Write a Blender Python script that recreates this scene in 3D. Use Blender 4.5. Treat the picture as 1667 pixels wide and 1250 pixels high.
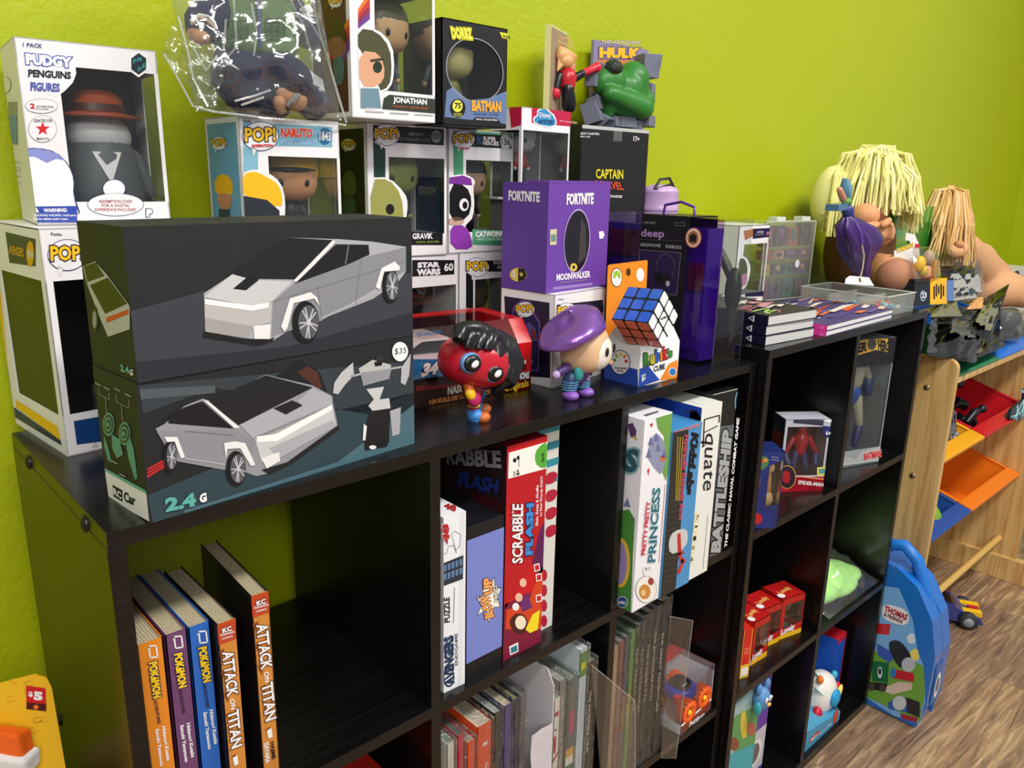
import bpy, bmesh, math, random
from mathutils import Vector, Matrix, noise
import numpy as np
for _o in list(bpy.data.objects): bpy.data.objects.remove(_o)
SC = bpy.context.scene
COL = SC.collection
R = math.radians
random.seed(7)
H = 0.918            # height of the long cube shelf's top above the floor
# ---------------- camera ----------------
CX, CY, CZ = -0.1497, -0.6069, 0.2684 + H
YAW, PIT, ROL, FPX = 0.7514, -0.2582, 0.0216, 1284.02
_F = Vector((math.sin(YAW)*math.cos(PIT), math.cos(YAW)*math.cos(PIT), math.sin(PIT)))
_R = Vector((math.cos(YAW), -math.sin(YAW), 0)); _U = _R.cross(_F)
CR = _R*math.cos(ROL) + _U*math.sin(ROL); CU = -_R*math.sin(ROL) + _U*math.cos(ROL)
cam = bpy.data.cameras.new('camera'); camo = bpy.data.objects.new('camera', cam); COL.objects.link(camo)
cam.sensor_width = 36; cam.lens = FPX/1667*36; cam.clip_start = .02
mw = Matrix((CR, CU, -_F)).transposed().to_4x4(); mw.translation = (CX, CY, CZ); camo.matrix_world = mw
SC.camera = camo
CP = Vector((CX, CY, CZ))
# ---------------- world, lights, exposure ----------------
SC.view_settings.view_transform = 'Standard'; SC.view_settings.look = 'None'
SC.view_settings.exposure = 0.0; SC.view_settings.gamma = 1.0; SC.view_settings.use_curve_mapping = False
wd = bpy.data.worlds.new('room_air'); SC.world = wd; wd.use_nodes = True
wd.node_tree.nodes['Background'].inputs[0].default_value = (.93, .96, 1, 1)
wd.node_tree.nodes['Background'].inputs[1].default_value = 0.36
def area(name, loc, target, sx, sy, power, col=(1, .97, .92)):
    l = bpy.data.lights.new(name, 'AREA'); l.shape = 'RECTANGLE'; l.size = sx; l.size_y = sy; l.energy = power; l.color = col
    o = bpy.data.objects.new(name, l); COL.objects.link(o); o.location = loc
    o.rotation_euler = (Vector(target)-Vector(loc)).to_track_quat('-Z', 'Y').to_euler(); return o
area('ceiling_panel_light', (.1, -1.25, 2.65), (.1, -1.25, 0), 1.2, .3, 44)
area('ceiling_panel_light', (1.9, -1.1, 2.65), (1.9, -1.1, 0), 1.2, .3, 44)
area('ceiling_panel_light', (-1.3, -2.6, 2.5), (.9, .2, .7), 1.6, .8, 40)
# ---------------- helpers ----------------
def ray(px, py): return _F + CR*((px-833.5)/FPX) - CU*((py-625)/FPX)
def at(px, py, z=None, y=None, x=None):
    d = ray(px, py)
    t = (z+H-CP.z)/d.z if z is not None else ((y-CP.y)/d.y if y is not None else (x-CP.x)/d.x)
    return CP + d*t
ZM = {'1': (0, 0, 3.2886), '2': (250, 0, 3.4723), '3': (680, 0, 3.6773), '4': (0, 340, 2.4029), '5': (300, 340, 2.405), '6': (660, 360, 3.6765),
      '7': (960, 280, 3.4722), '8': (1240, 240, 3.2904), 'a': (0, 860, 3.2042), 'b': (690, 640, 2.5), 'c': (980, 600, 2.9769), 'd': (690, 960, 3.2686),
      'e': (1180, 520, 3.4733), 'f': (1160, 840, 3.05), 'g': (1400, 540, 2.7191), 'h': (1360, 860, 3.2052), 'i': (700, 500, 5.5567), 'j': (960, 40, 6.9417),
      'k': (1320, 250, 5.4333), 'l': (1440, 400, 5.6828), 'm': (0, 0, 3.4714), 'n': (1500, 550, 5.952), 'o': (1180, 340, 4.9029), 'p': (970, 320, 4.1667), 'q': (1500, 320, 7.8144), 'r': (690, 1000, 5.0), 's': (920, 980, 4.6308), 't': (260, 0, 5.5567), '0': (0, 0, 1)}
def zp(z, x, y): o = ZM[z]; return (o[0]+x/o[2], o[1]+y/o[2])
def srgb(h):
    h = h.lstrip('#'); c = [int(h[i:i+2], 16)/255 for i in (0, 2, 4)]
    return [x/12.92 if x <= .04045 else ((x+.055)/1.055)**2.4 for x in c]
_mc = {}
def M(hx, rough=.42, metal=0., coat=0., var=.0, bump=0., sc=60, name=None):
    k = (hx, rough, metal, coat, var, bump, sc)
    if k in _mc: return _mc[k]
    m = bpy.data.materials.new(name or 'paint_'+hx.lstrip('#')); m.use_nodes = True; nt = m.node_tree; b = nt.nodes['Principled BSDF']
    c = srgb(hx); b.inputs['Base Color'].default_value = (*c, 1); b.inputs['Roughness'].default_value = rough; b.inputs['Metallic'].default_value = metal
    if coat: b.inputs['Coat Weight'].default_value = coat; b.inputs['Coat Roughness'].default_value = .08
    if var or bump:
        tc = nt.nodes.new('ShaderNodeTexCoord'); n = nt.nodes.new('ShaderNodeTexNoise'); n.inputs['Scale'].default_value = sc; n.inputs['Detail'].default_value = 4
        nt.links.new(tc.outputs['Object'], n.inputs['Vector'])
        if var:
            r = nt.nodes.new('ShaderNodeMapRange'); r.inputs[3].default_value = 1-var; r.inputs[4].default_value = 1+var
            mx = nt.nodes.new('ShaderNodeVectorMath'); mx.operation = 'SCALE'; mx.inputs[0].default_value = c
            nt.links.new(n.outputs[0], r.inputs[0]); nt.links.new(r.outputs[0], mx.inputs['Scale']); nt.links.new(mx.outputs[0], b.inputs['Base Color'])
        if bump:
            bp = nt.nodes.new('ShaderNodeBump'); bp.inputs['Strength'].default_value = bump; bp.inputs['Distance'].default_value = .002
            nt.links.new(n.outputs[0], bp.inputs['Height']); nt.links.new(bp.outputs[0], b.inputs['Normal'])
    _mc[k] = m; return m
def clearmat(name, tint=(1, 1, 1), gloss=.06, rough=.05, bump=0., sc=25, alpha=0., body='#ffffff', bdist=.002):
    m = bpy.data.materials.new(name); m.use_nodes = True; nt = m.node_tree; nt.nodes.clear()
    o = nt.nodes.new('ShaderNodeOutputMaterial'); t = nt.nodes.new('ShaderNodeBsdfTransparent'); t.inputs[0].default_value = (*tint, 1)
    g = nt.nodes.new('ShaderNodeBsdfGlossy'); g.inputs['Roughness'].default_value = rough; g.inputs[0].default_value = (1, 1, 1, 1)
    lw = nt.nodes.new('ShaderNodeLayerWeight'); lw.inputs[0].default_value = .35
    mr = nt.nodes.new('ShaderNodeMapRange'); mr.inputs[3].default_value = gloss; mr.inputs[4].default_value = .55
    mx = nt.nodes.new('ShaderNodeMixShader'); L = nt.links.new
    L(lw.outputs['Fresnel'], mr.inputs[0]); L(mr.outputs[0], mx.inputs[0]); L(g.outputs[0], mx.inputs[2])
    if alpha:
        d = nt.nodes.new('ShaderNodeBsdfDiffuse'); d.inputs[0].default_value = (*srgb(body), 1); m2 = nt.nodes.new('ShaderNodeMixShader'); m2.inputs[0].default_value = alpha
        L(t.outputs[0], m2.inputs[1]); L(d.outputs[0], m2.inputs[2]); L(m2.outputs[0], mx.inputs[1])
    else: L(t.outputs[0], mx.inputs[1])
    if bump:
        tc = nt.nodes.new('ShaderNodeTexCoord'); n = nt.nodes.new('ShaderNodeTexNoise'); n.inputs['Scale'].default_value = sc; n.inputs['Detail'].default_value = 3; n.inputs['Distortion'].default_value = 1.5
        bp = nt.nodes.new('ShaderNodeBump'); bp.inputs['Strength'].default_value = bump; bp.inputs['Distance'].default_value = bdist
        L(tc.outputs['Object'], n.inputs['Vector']); L(n.outputs[0], bp.inputs['Height'])
        for q in (g, lw): L(bp.outputs[0], q.inputs['Normal'])
    L(mx.outputs[0], o.inputs[0]); return m
CLEAR = clearmat('clear_window_film', (.93, .95, .93), .05, .04, .15, 18)
BAG = clearmat('crinkled_clear_bag', (.96, .97, .96), .10, .12, .4, 20, .02, '#ffffff', .006)
BAGC = clearmat('comic_bag_film', (.97, .98, .97), .09, .08, 1., 70, .015, '#ffffff', .006)
GLINT = clearmat('bag_crease', (.96, .97, .96), .25, .08, 0, 20, .22, '#ffffff')  # milky white in the colour stands in for highlights on bag folds and edges
PURPFILM = clearmat('purple_tinted_plastic', (.38, .16, .66), .08, .06, .1, 10)
FROST = clearmat('frosted_clear_plastic', (.95, .97, .95), .06, .2, .1, 20, .16, '#e8ece6')
W_, K_ = M('#ece9ea'), M('#101012')
BLK = None
def setp(o, label=None, cat=None, group=None, kind=None):
    if label: o['label'] = label
    if cat: o['category'] = cat
    if group: o['group'] = group
    if kind: o['kind'] = kind
    return o
def thing(name, label, cat, loc, group=None):
    o = bpy.data.objects.new(name, None); COL.objects.link(o); o.location = loc; o.empty_display_size = .02
    return setp(o, label, cat, group)
def wloc(o):
    v = Vector((0, 0, 0))
    while o: v += o.location; o = o.parent
    return v
_tx = {}
def textgeo(s, bold, ref=.02):
    k = (s, bold, ref)
    if k in _tx: return _tx[k]
    if ref is None: bb = None
    else: bb = textgeo(s, ref, None)[2]
    c = bpy.data.curves.new('t', 'FONT'); c.body = s; c.offset = bold; c.resolution_u = 2
    o = bpy.data.objects.new('t', c); COL.objects.link(o); bpy.context.view_layer.update()
    me = bpy.data.meshes.new_from_object(o)
    vs = [(v.co.x, v.co.y) for v in me.vertices]; fs = [tuple(p.vertices) for p in me.polygons]
    bpy.data.objects.remove(o); bpy.data.curves.remove(c); bpy.data.meshes.remove(me)
    x0 = min(v[0] for v in vs); x1 = max(v[0] for v in vs); y0 = min(0, min(v[1] for v in vs)) if not any(ch in 'gjpqyQ,' for ch in s) else 0
    y1 = max(v[1] for v in vs)
    mine = (x0, x1, y0, y1)
    if bb: x0, x1, y0, y1 = bb
    r = ([((a-x0)/(x1-x0), (b-y0)/(y1-y0)) for a, b in vs], fs, mine); _tx[k] = r; return r
def clip(pts, w, h):
    for ax, lim, sg in ((0, 0, 1), (0, w, -1), (1, 0, 1), (1, h, -1)):
        out = []
        for i in range(len(pts)):
            a, b = pts[i-1], pts[i]; da, db = sg*(a[ax]-lim), sg*(b[ax]-lim)
            if (da >= 0) != (db >= 0):
                t = da/(da-db); out.append((a[0]+t*(b[0]-a[0]), a[1]+t*(b[1]-a[1])))
            if db >= 0: out.append(b)
        pts = out
        if len(pts) < 3: return []
    return pts
class Fr:
    def __init__(s, o, u, v, w, h): s.o, s.u, s.v, s.w, s.h = Vector(o), Vector(u).normalized(), Vector(v).normalized(), w, h; s.n = s.u.cross(s.v)
    def P(s, a, b, off=0.): return s.o + s.u*a + s.v*b + s.n*off
    def uv(s, p):                     # where a sight line meets this face
        d = ray(*p); t = (s.o-CP).dot(s.n)/d.dot(s.n); q = CP+d*t-s.o; return (q.dot(s.u), q.dot(s.v))
def smooth_poly(pts, n=3):
    for _ in range(n):
        q = []
        for i in range(len(pts)):
            a, b = pts[i], pts[(i+1) % len(pts)]
            q += [(.75*a[0]+.25*b[0], .75*a[1]+.25*b[1]), (.25*a[0]+.75*b[0], .25*a[1]+.75*b[1])]
        pts = q
    return pts
class MB:
    def __init__(s): s.v = []; s.f = []; s.m = []; s.mats = []; s.sm = []
    def mi(s, m):
        if m not in s.mats: s.mats.append(m)
        return s.mats.index(m)
    def add(s, vs, fs, m, smooth=False):
        b = len(s.v); s.v += [tuple(v) for v in vs]; k = s.mi(m)
        for f in fs: s.f.append(tuple(b+i for i in f)); s.m.append(k); s.sm.append(smooth)
        return s
    def hexa(s, c, m): return s.add(c, [(0, 3, 2, 1), (4, 5, 6, 7), (0, 1, 5, 4), (1, 2, 6, 5), (2, 3, 7, 6), (3, 0, 4, 7)], m)
    def box(s, x0, x1, y0, y1, z0, z1, m): return s.hexa([(x0, y0, z0), (x1, y0, z0), (x1, y1, z0), (x0, y1, z0), (x0, y0, z1), (x1, y0, z1), (x1, y1, z1), (x0, y1, z1)], m)
    def obox(s, fr, u0, v0, u1, v1, n0, n1, m):
        return s.hexa([fr.P(u0, v0, n0), fr.P(u1, v0, n0), fr.P(u1, v1, n0), fr.P(u0, v1, n0), fr.P(u0, v0, n1), fr.P(u1, v0, n1), fr.P(u1, v1, n1), fr.P(u0, v1, n1)], m)
    def prism(s, fr, pts, n0, n1, m, smooth=False):
        n = len(pts); vs = [fr.P(a, b, n0) for a, b in pts]+[fr.P(a, b, n1) for a, b in pts]
        s.add(vs, [tuple(range(n-1, -1, -1)), tuple(range(n, 2*n))], m); return s.add(vs, [(i, (i+1) % n, n+(i+1) % n, n+i) for i in range(n)], m, smooth)
    def ell(s, c, r, m, rot=None, seg=14, e=1., rings=None, zmin=-1.):
        rings = rings or max(6, seg//2+1); c = Vector(c); rt = rot if rot else Matrix.Identity(3); vs = []; sp = lambda t: math.copysign(abs(t)**e, t)
        for i in range(rings+1):
            ph = -math.pi/2+math.pi*i/rings; ph = max(ph, math.asin(zmin)); 
            for j in range(seg):
                th = 2*math.pi*j/seg
                vs.append(c+rt @ Vector((r[0]*sp(math.cos(ph))*sp(math.cos(th)), r[1]*sp(math.cos(ph))*sp(math.sin(th)), r[2]*sp(math.sin(ph)))))
        fs = [(i*seg+j, i*seg+(j+1) % seg, (i+1)*seg+(j+1) % seg, (i+1)*seg+j) for i in range(rings) for j in range(seg)]
        return s.add(vs, fs, m, True)
    def tube(s, pts, rad, m, n=8, caps=True, flat=None):
        pts = [Vector(p) for p in pts]; k = len(pts); rad = rad if isinstance(rad, (list, tuple)) else [rad]*k; vs = []; pu = None
        for i, p in enumerate(pts):
            t = (pts[min(i+1, k-1)]-pts[max(i-1, 0)]).normalized()
            a = (pu if pu is not None else (Vector((0, 0, 1)) if abs(t.z) < .9 else Vector((1, 0, 0))))
            u = (a-t*a.dot(t)).normalized(); pu = u; w = t.cross(u)
            for j in range(n):
                th = 2*math.pi*j/n; vs.append(p+(u*math.cos(th)+w*math.sin(th))*rad[i])
        fs = [(i*n+j, i*n+(j+1) % n, (i+1)*n+(j+1) % n, (i+1)*n+j) for i in range(k-1) for j in range(n)]; s.add(vs, fs, m, n > 5)
        if caps: s.add(vs[:n]+vs[-n:], [tuple(range(n-1, -1, -1)), tuple(range(n, 2*n))], m)
        return s
    def cap(s, a, b, ra, rb, m, n=12):      # tapered capsule
        a, b = Vector(a), Vector(b); d = (b-a).normalized()
        P = [a-d*ra*.95, a-d*ra*.7, a, b, b+d*rb*.7, b+d*rb*.95]; return s.tube(P, [ra*.3, ra*.72, ra, rb, rb*.72, rb*.3], m, n)
    def lathe(s, c, prof, m, n=20, ax=None):
        c = Vector(c); rt = ax if ax else Matrix.Identity(3)
        vs = [c+rt @ Vector((r*math.cos(2*math.pi*j/n), r*math.sin(2*math.pi*j/n), z)) for r, z in prof for j in range(n)]; k = len(prof)
        return s.add(vs, [(i*n+j, i*n+(j+1) % n, (i+1)*n+(j+1) % n, (i+1)*n+j) for i in range(k-1) for j in range(n)], m, True)
    # printed artwork on a face
    def art(s, fr, z, pts, m, lay=1, sm=0, cl=True):
        uv = [fr.uv(zp(z, *p)) for p in pts]
        if sm: uv = smooth_poly(uv, sm)
        if cl: uv = clip(uv, fr.w, fr.h)
        if len(uv) > 2: s.add([fr.P(a, b, .0001+.00018*lay) for a, b in uv], [tuple(range(len(uv)))], m)
        return s
    def uvp(s, fr, pts, m, lay=1, sm=0):
        uv = [(a*fr.w, b*fr.h) for a, b in pts]
        if sm: uv = smooth_poly(uv, sm)
        uv = clip(uv, fr.w, fr.h)
        if len(uv) > 2: s.add([fr.P(a, b, .0001+.00018*lay) for a, b in uv], [tuple(range(len(uv)))], m)
        return s
    def rect(s, fr, u0, v0, u1, v1, m, lay=1): return s.uvp(fr, [(u0, v0), (u1, v0), (u1, v1), (u0, v1)], m, lay)
    def oval(s, fr, z, x, y, rx, ry, m, lay=1, rot=0):
        return s.art(fr, z, [(x+rx*math.cos(t)*math.cos(rot)-ry*math.sin(t)*math.sin(rot), y+rx*math.cos(t)*math.sin(rot)+ry*math.sin(t)*math.cos(rot)) for t in [2*math.pi*i/28 for i in range(28)]], m, lay)
    def line(s, fr, z, pts, wd, m, lay=2):
        for a, b in zip(pts[:-1], pts[1:]):
            d = math.hypot(b[0]-a[0], b[1]-a[1]) or 1; nx, ny = -(b[1]-a[1])/d*wd/2, (b[0]-a[0])/d*wd/2
            s.art(fr, z, [(a[0]+nx, a[1]+ny), (b[0]+nx, b[1]+ny), (b[0]-nx, b[1]-ny), (a[0]-nx, a[1]-ny)], m, lay)
        return s
    def text(s, fr, z, st, bl, br, tl, m, lay=3, bold=.02, out=None, ob=.07):
        A, B, C = (fr.uv(zp(z, *p)) for p in (bl, br, tl))
        if out is not None: s._t(fr, st, A, B, C, out, lay, ob, bold); lay += 1
        return s._t(fr, st, A, B, C, m, lay, bold, bold)
    def tuv(s, fr, st, u, v, wd, ht, m, lay=3, bold=.02, rot=0, out=None):
        c, q = math.cos(rot), math.sin(rot); A = (u*fr.w, v*fr.h)
        B = (A[0]+wd*c, A[1]+wd*q); C = (A[0]-ht*q, A[1]+ht*c)
        if out is not None: s._t(fr, st, A, B, C, out, lay, .07, bold); lay += 1
        return s._t(fr, st, A, B, C, m, lay, bold, bold)
    def _t(s, fr, st, A, B, C, m, lay, bold, ref):
        vs, fs, _ = textgeo(st, bold, ref)
        return s.add([fr.P(A[0]+a*(B[0]-A[0])+b*(C[0]-A[0]), A[1]+a*(B[1]-A[1])+b*(C[1]-A[1]), .0001+.00018*lay) for a, b in vs], fs, m)
    def build(s, name, parent=None, label=None, cat=None, group=None, kind=None, bev=0, remesh=0, auto=True):
        off = wloc(parent) if parent else Vector((0, 0, 0)); me = bpy.data.meshes.new(name)
        own = Vector((0, 0, 0))
        if parent is None and s.v:
            a = np.array(s.v); own = Vector(((a[:, 0].min()+a[:, 0].max())/2, (a[:, 1].min()+a[:, 1].max())/2, a[:, 2].min()))
        me.from_pydata([tuple(Vector(v)-off-own) for v in s.v], [], s.f)
        for m in s.mats: me.materials.append(m)
        me.polygons.foreach_set('material_index', s.m); me.polygons.foreach_set('use_smooth', s.sm); me.update()
        o = bpy.data.objects.new(name, me); COL.objects.link(o); o.location = own
        if parent: o.parent = parent
        if bev:
            b = o.modifiers.new('bevel', 'BEVEL'); b.width = bev; b.segments = 2; b.limit_method = 'ANGLE'
        if remesh:
            r = o.modifiers.new('remesh', 'REMESH'); r.mode = 'VOXEL'; r.voxel_size = remesh; r.use_smooth_shade = True
            q = o.modifiers.new('smooth', 'SMOOTH'); q.iterations = 6; q.factor = .6
        return setp(o, label, cat, group, kind)
def film(name, parent, c, nu=10, nv=10, amp=.004, mat=None, bulge=0, label=None, cat=None, seed=0, thick=False):
    # crinkled sheet over four corners (a, b, c, d); with bulge it becomes a two-sided pillow
    a, b, cc, d = (Vector(p) for p in c); mb = MB(); n = (b-a).cross(d-a).normalized()
    for sg in ((1, -1) if bulge else (1,)):
        vs = []
        for j in range(nv+1):
            for i in range(nu+1):
                u, v = i/nu, j/nv; p = a*(1-u)*(1-v)+b*u*(1-v)+cc*u*v+d*(1-u)*v
                e = min(1, 6*min(u, 1-u, v, 1-v)) if bulge else 1
                o = noise.noise(Vector((u*7+seed, v*7+seed*1.7, sg)))*amp*e + noise.noise(Vector((u*19+seed, v*17, sg)))*amp*.5*e
                vs.append(p+n*(o+sg*bulge*(math.sin(math.pi*u)*math.sin(math.pi*v))**.6))
        w = nu+1; mb.add(vs, [(j*w+i, j*w+i+1, (j+1)*w+i+1, (j+1)*w+i) for j in range(nv) for i in range(nu)], mat or BAG, True)
    return mb.build(name, parent, label, cat)
class Bx:
    def __init__(s, x, y, z, yaw, w, d, h):
        c, q = math.cos(R(yaw)), math.sin(R(yaw)); s.X, s.Y, s.Z = Vector((c, q, 0)), Vector((-q, c, 0)), Vector((0, 0, 1)); s.o = Vector((x, y, z+H)); s.w, s.d, s.h = w, d, h; s.yaw = yaw
    def P(s, a, b, c): return s.o+s.X*a+s.Y*b+s.Z*c
    def f(s, k):
        if k == 'F': return Fr(s.P(0, 0, 0), s.X, s.Z, s.w, s.h)
        if k == 'L': return Fr(s.P(0, s.d, 0), -s.Y, s.Z, s.d, s.h)
        if k == 'R': return Fr(s.P(s.w, 0, 0), s.Y, s.Z, s.d, s.h)
        if k == 'B': return Fr(s.P(s.w, s.d, 0), -s.X, s.Z, s.w, s.h)
        if k == 'T': return Fr(s.P(0, 0, s.h), s.X, s.Y, s.w, s.d)
    def base(s): return s.P(s.w/2, s.d/2, 0)
    def solid(s, mb, m): return mb.hexa([s.P(0, 0, 0), s.P(s.w, 0, 0), s.P(s.w, s.d, 0), s.P(0, s.d, 0), s.P(0, 0, s.h), s.P(s.w, 0, s.h), s.P(s.w, s.d, s.h), s.P(0, s.d, s.h)], m)
    def carton(s, mb, m, holes, inner=None, t=.0012, faces='FLRBT'):
        for k in faces:
            fr = s.f(k); hl = holes.get(k); mm = m[k] if isinstance(m, dict) and k in m else (m['*'] if isinstance(m, dict) else m)
            W, Hh = fr.w, fr.h
            if not hl: mb.obox(fr, 0, 0, W, Hh, -t, 0, mm); continue
            a, b, c, d = hl[0]*W, hl[1]*Hh, hl[2]*W, hl[3]*Hh
            for r in ((0, 0, W, b), (0, d, W, Hh), (0, b, a, d), (c, b, W, d)):
                if r[2]-r[0] > 1e-5 and r[3]-r[1] > 1e-5: mb.obox(fr, *r, -t, 0, mm)
        mb.obox(Fr(s.P(0, 0, 0), s.X, s.Y, s.w, s.d), 0, 0, s.w, s.d, 0, t, m['*'] if isinstance(m, dict) else m)
        if inner:
            fr = s.f('B'); mb.obox(fr, t, t, s.w-t, s.h-t, -2*t, -1.1*t, inner)
            if not holes.get('L'): fr = s.f('L'); mb.obox(fr, t, t, s.d-t, s.h-t, -2*t, -1.1*t, inner)
            mb.obox(Fr(s.P(0, 0, 0), s.X, s.Y, s.w, s.d), t, t, s.w-t, s.d-t, 1.1*t, 2*t, inner)
        return mb
    def panes(s, holes, parent, mat=None, name='window'):
        mb = MB()
        for k, hl in holes.items():
            fr = s.f(k); a, b, c, d = hl[0]*fr.w, hl[1]*fr.h, hl[2]*fr.w, hl[3]*fr.h
            mb.add([fr.P(a, b, -.0007), fr.P(c, b, -.0007), fr.P(c, d, -.0007), fr.P(a, d, -.0007)], [(0, 1, 2, 3)], mat or CLEAR)
        return mb.build(name, parent)
# ---------------- setting ----------------
def wallmat():
    m = bpy.data.materials.new('lime_green_wall_paint'); m.use_nodes = True; nt = m.node_tree; b = nt.nodes['Principled BSDF']; L = nt.links.new
    tc = nt.nodes.new('ShaderNodeTexCoord'); n = nt.nodes.new('ShaderNodeTexNoise'); n.inputs['Scale'].default_value = 130; n.inputs['Detail'].default_value = 3
    n2 = nt.nodes.new('ShaderNodeTexNoise'); n2.inputs['Scale'].default_value = 3
    cr = nt.nodes.new('ShaderNodeValToRGB'); cr.color_ramp.elements[0].color = (*srgb('#a6b204'), 1); cr.color_ramp.elements[1].color = (*srgb('#afbb08'), 1)
    bp = nt.nodes.new('ShaderNodeBump'); bp.inputs['Strength'].default_value = .35; bp.inputs['Distance'].default_value = .003
    L(tc.outputs['Object'], n.inputs['Vector']); L(tc.outputs['Object'], n2.inputs['Vector']); L(n2.outputs[0], cr.inputs[0]); L(cr.outputs[0], b.inputs['Base Color'])
    L(n.outputs[0], bp.inputs['Height']); L(bp.outputs[0], b.inputs['Normal']); b.inputs['Roughness'].default_value = .42; return m
WALL = wallmat()
MB().box(-3, 3.9, .36, .46, 0, 2.8, WALL).build('wall_back', kind='structure')
MB().box(3.4, 3.9, .08, .36, 0, 2.8, WALL).build('wall_right', kind='structure')
def floormat():
    m = bpy.data.materials.new('vinyl_plank_floor'); m.use_nodes = True; nt = m.node_tree; b = nt.nodes['Principled BSDF']; L = nt.links.new; N = nt.nodes.new
    tc = N('ShaderNodeTexCoord'); mp = N('ShaderNodeMapping'); mp.inputs['Rotation'].default_value = (0, 0, R(2)); L(tc.outputs['Object'], mp.inputs[0])
    br = N('ShaderNodeTexBrick'); br.inputs['Scale'].default_value = 1; br.inputs['Brick Width'].default_value = 1.0; br.inputs['Row Height'].default_value = .16; br.inputs['Mortar Size'].default_value = .0012
    br.inputs['Color1'].default_value = (0, 0, 0, 1); br.inputs['Color2'].default_value = (1, 1, 1, 1); br.inputs['Mortar'].default_value = (.2, .2, .2, 1); br.inputs['Bias'].default_value = 0; br.offset = .37
    L(mp.outputs[0], br.inputs[0])
    ma = N('ShaderNodeMapping'); ma.inputs['Scale'].default_value = (2.2, 26, 1); L(mp.outputs[0], ma.inputs[0])
    ad = N('ShaderNodeVectorMath'); ad.operation = 'ADD'; L(ma.outputs[0], ad.inputs[0]); sc = N('ShaderNodeVectorMath'); sc.operation = 'SCALE'; sc.inputs['Scale'].default_value = 7; L(br.outputs[0], sc.inputs[0]); L(sc.outputs[0], ad.inputs[1])
    n = N('ShaderNodeTexNoise'); n.inputs['Scale'].default_value = 2.2; n.inputs['Detail'].default_value = 8; n.inputs['Roughness'].default_value = .7; n.inputs['Distortion'].default_value = 1.2; L(ad.outputs[0], n.inputs['Vector'])
    cr = N('ShaderNodeValToRGB'); e = cr.color_ramp.elements; e[0].position = .3; e[0].color = (*srgb('#5b4842'), 1); e[1].position = .74; e[1].color = (*srgb('#e2c9a2'), 1); q = e.new(.52); q.color = (*srgb('#9c8269'), 1)
    L(n.outputs[0], cr.inputs[0])
    hs = N('ShaderNodeMix'); hs.data_type = 'RGBA'; hs.blend_type = 'MULTIPLY'; hs.inputs[0].default_value = 1; L(cr.outputs[0], hs.inputs[6])
    c2 = N('ShaderNodeValToRGB'); c2.color_ramp.elements[0].color = (.66, .6, .62, 1); c2.color_ramp.elements[1].color = (1.15, 1.06, .86, 1); L(br.outputs[0], c2.inputs[0]); L(c2.outputs[0], hs.inputs[7])
    L(hs.outputs[2], b.inputs['Base Color']); b.inputs['Roughness'].default_value = .38; return m
MB().box(-3, 5.5, -3, .46, -.05, 0, floormat()).build('floor', kind='structure')
def lam():
    m = bpy.data.materials.new('black_brown_laminate'); m.use_nodes = True; nt = m.node_tree; b = nt.nodes['Principled BSDF']; L = nt.links.new; N = nt.nodes.new
    tc = N('ShaderNodeTexCoord'); mp = N('ShaderNodeMapping'); mp.inputs['Scale'].default_value = (4, 90, 90); n = N('ShaderNodeTexNoise'); n.inputs['Scale'].default_value = 2; n.inputs['Detail'].default_value = 5
    L(tc.outputs['Object'], mp.inputs[0]); L(mp.outputs[0], n.inputs['Vector']); cr = N('ShaderNodeValToRGB'); e = cr.color_ramp.elements; e[0].color = (*srgb('#080707'), 1); e[1].color = (*srgb('#13100f'), 1); e[0].position = .35; e[1].position = .7
    L(n.outputs[0], cr.inputs[0]); L(cr.outputs[0], b.inputs['Base Color']); b.inputs['Roughness'].default_value = .27
    bp = N('ShaderNodeBump'); bp.inputs['Strength'].default_value = .08; bp.inputs['Distance'].default_value = .001; L(n.outputs[0], bp.inputs['Height']); L(bp.outputs[0], b.inputs['Normal']); return m
LAM = lam()
def shelf(name, label, x0, y0, ztop, ncol, px, ts, t, D, zbot, knobs):
    r = thing(name, label, 'shelf', (x0, y0, 0)); c = px-t; W = 2*ts+ncol*px-t; zt = H+ztop; a = .0006
    MB().box(x0+a, x0+W-a, y0, y0+D, zt-ts, zt, LAM).build('top_board', r, bev=.0007)
    MB().box(x0, x0+ts, y0+.0005, y0+D, 0, zt-ts-a/4, LAM).build('side_panel', r, bev=.001)
    MB().box(x0+W-ts, x0+W, y0+.0005, y0+D, 0, zt-ts-a/4, LAM).build('side_panel', r, bev=.001)
    z1 = zt-ts-(.305-t); z2 = z1-.305
    for z in (z1, z2): MB().box(x0+ts, x0+W-ts, y0+.0002, y0+D, z-t, z, LAM).build('shelf_board', r, bev=.0008)
    MB().box(x0+ts, x0+W-ts, y0, y0+D, 0, zbot, LAM).build('bottom_board', r, bev=.0008)
    for i in range(1, ncol):
        xx = x0+ts+i*px-t
        for za, zb in ((z1, zt-ts), (z2, z1-t), (zbot, z2-t)): MB().box(xx, xx+t, y0+.0008, y0+D, za, zb, LAM).build('divider', r, bev=.0008)
    for k in knobs:
        MB().lathe((x0, y0+k[0], H+k[1]), [(0, .0035), (.0045, .003), (.0075, .0005), (.0075, -.001)], M('#15120f', .3), 14, Matrix.Rotation(R(-90), 3, 'Y')).build('screw_cap', r)
    return z1-H, z2-H, zbot-H
S1, S2, S3 = shelf('cube_shelf', 'long black three-column cube shelf with toys crowded on its top', 0, 0, 0, 3, .3057, .014, .0137, .312, .02, [(.242, -.012), (.058, -.012), (.274, -.323), (.058, -.323)])
T1, T2, T3 = shelf('cube_shelf', 'slightly taller black two-column cube shelf with books on top, beside the wooden bin rack', .936, -.016, .0195, 2, .3094-.0035, .014, .0137, .32, .022, [(.03, -.012), (.26, -.012)])
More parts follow.
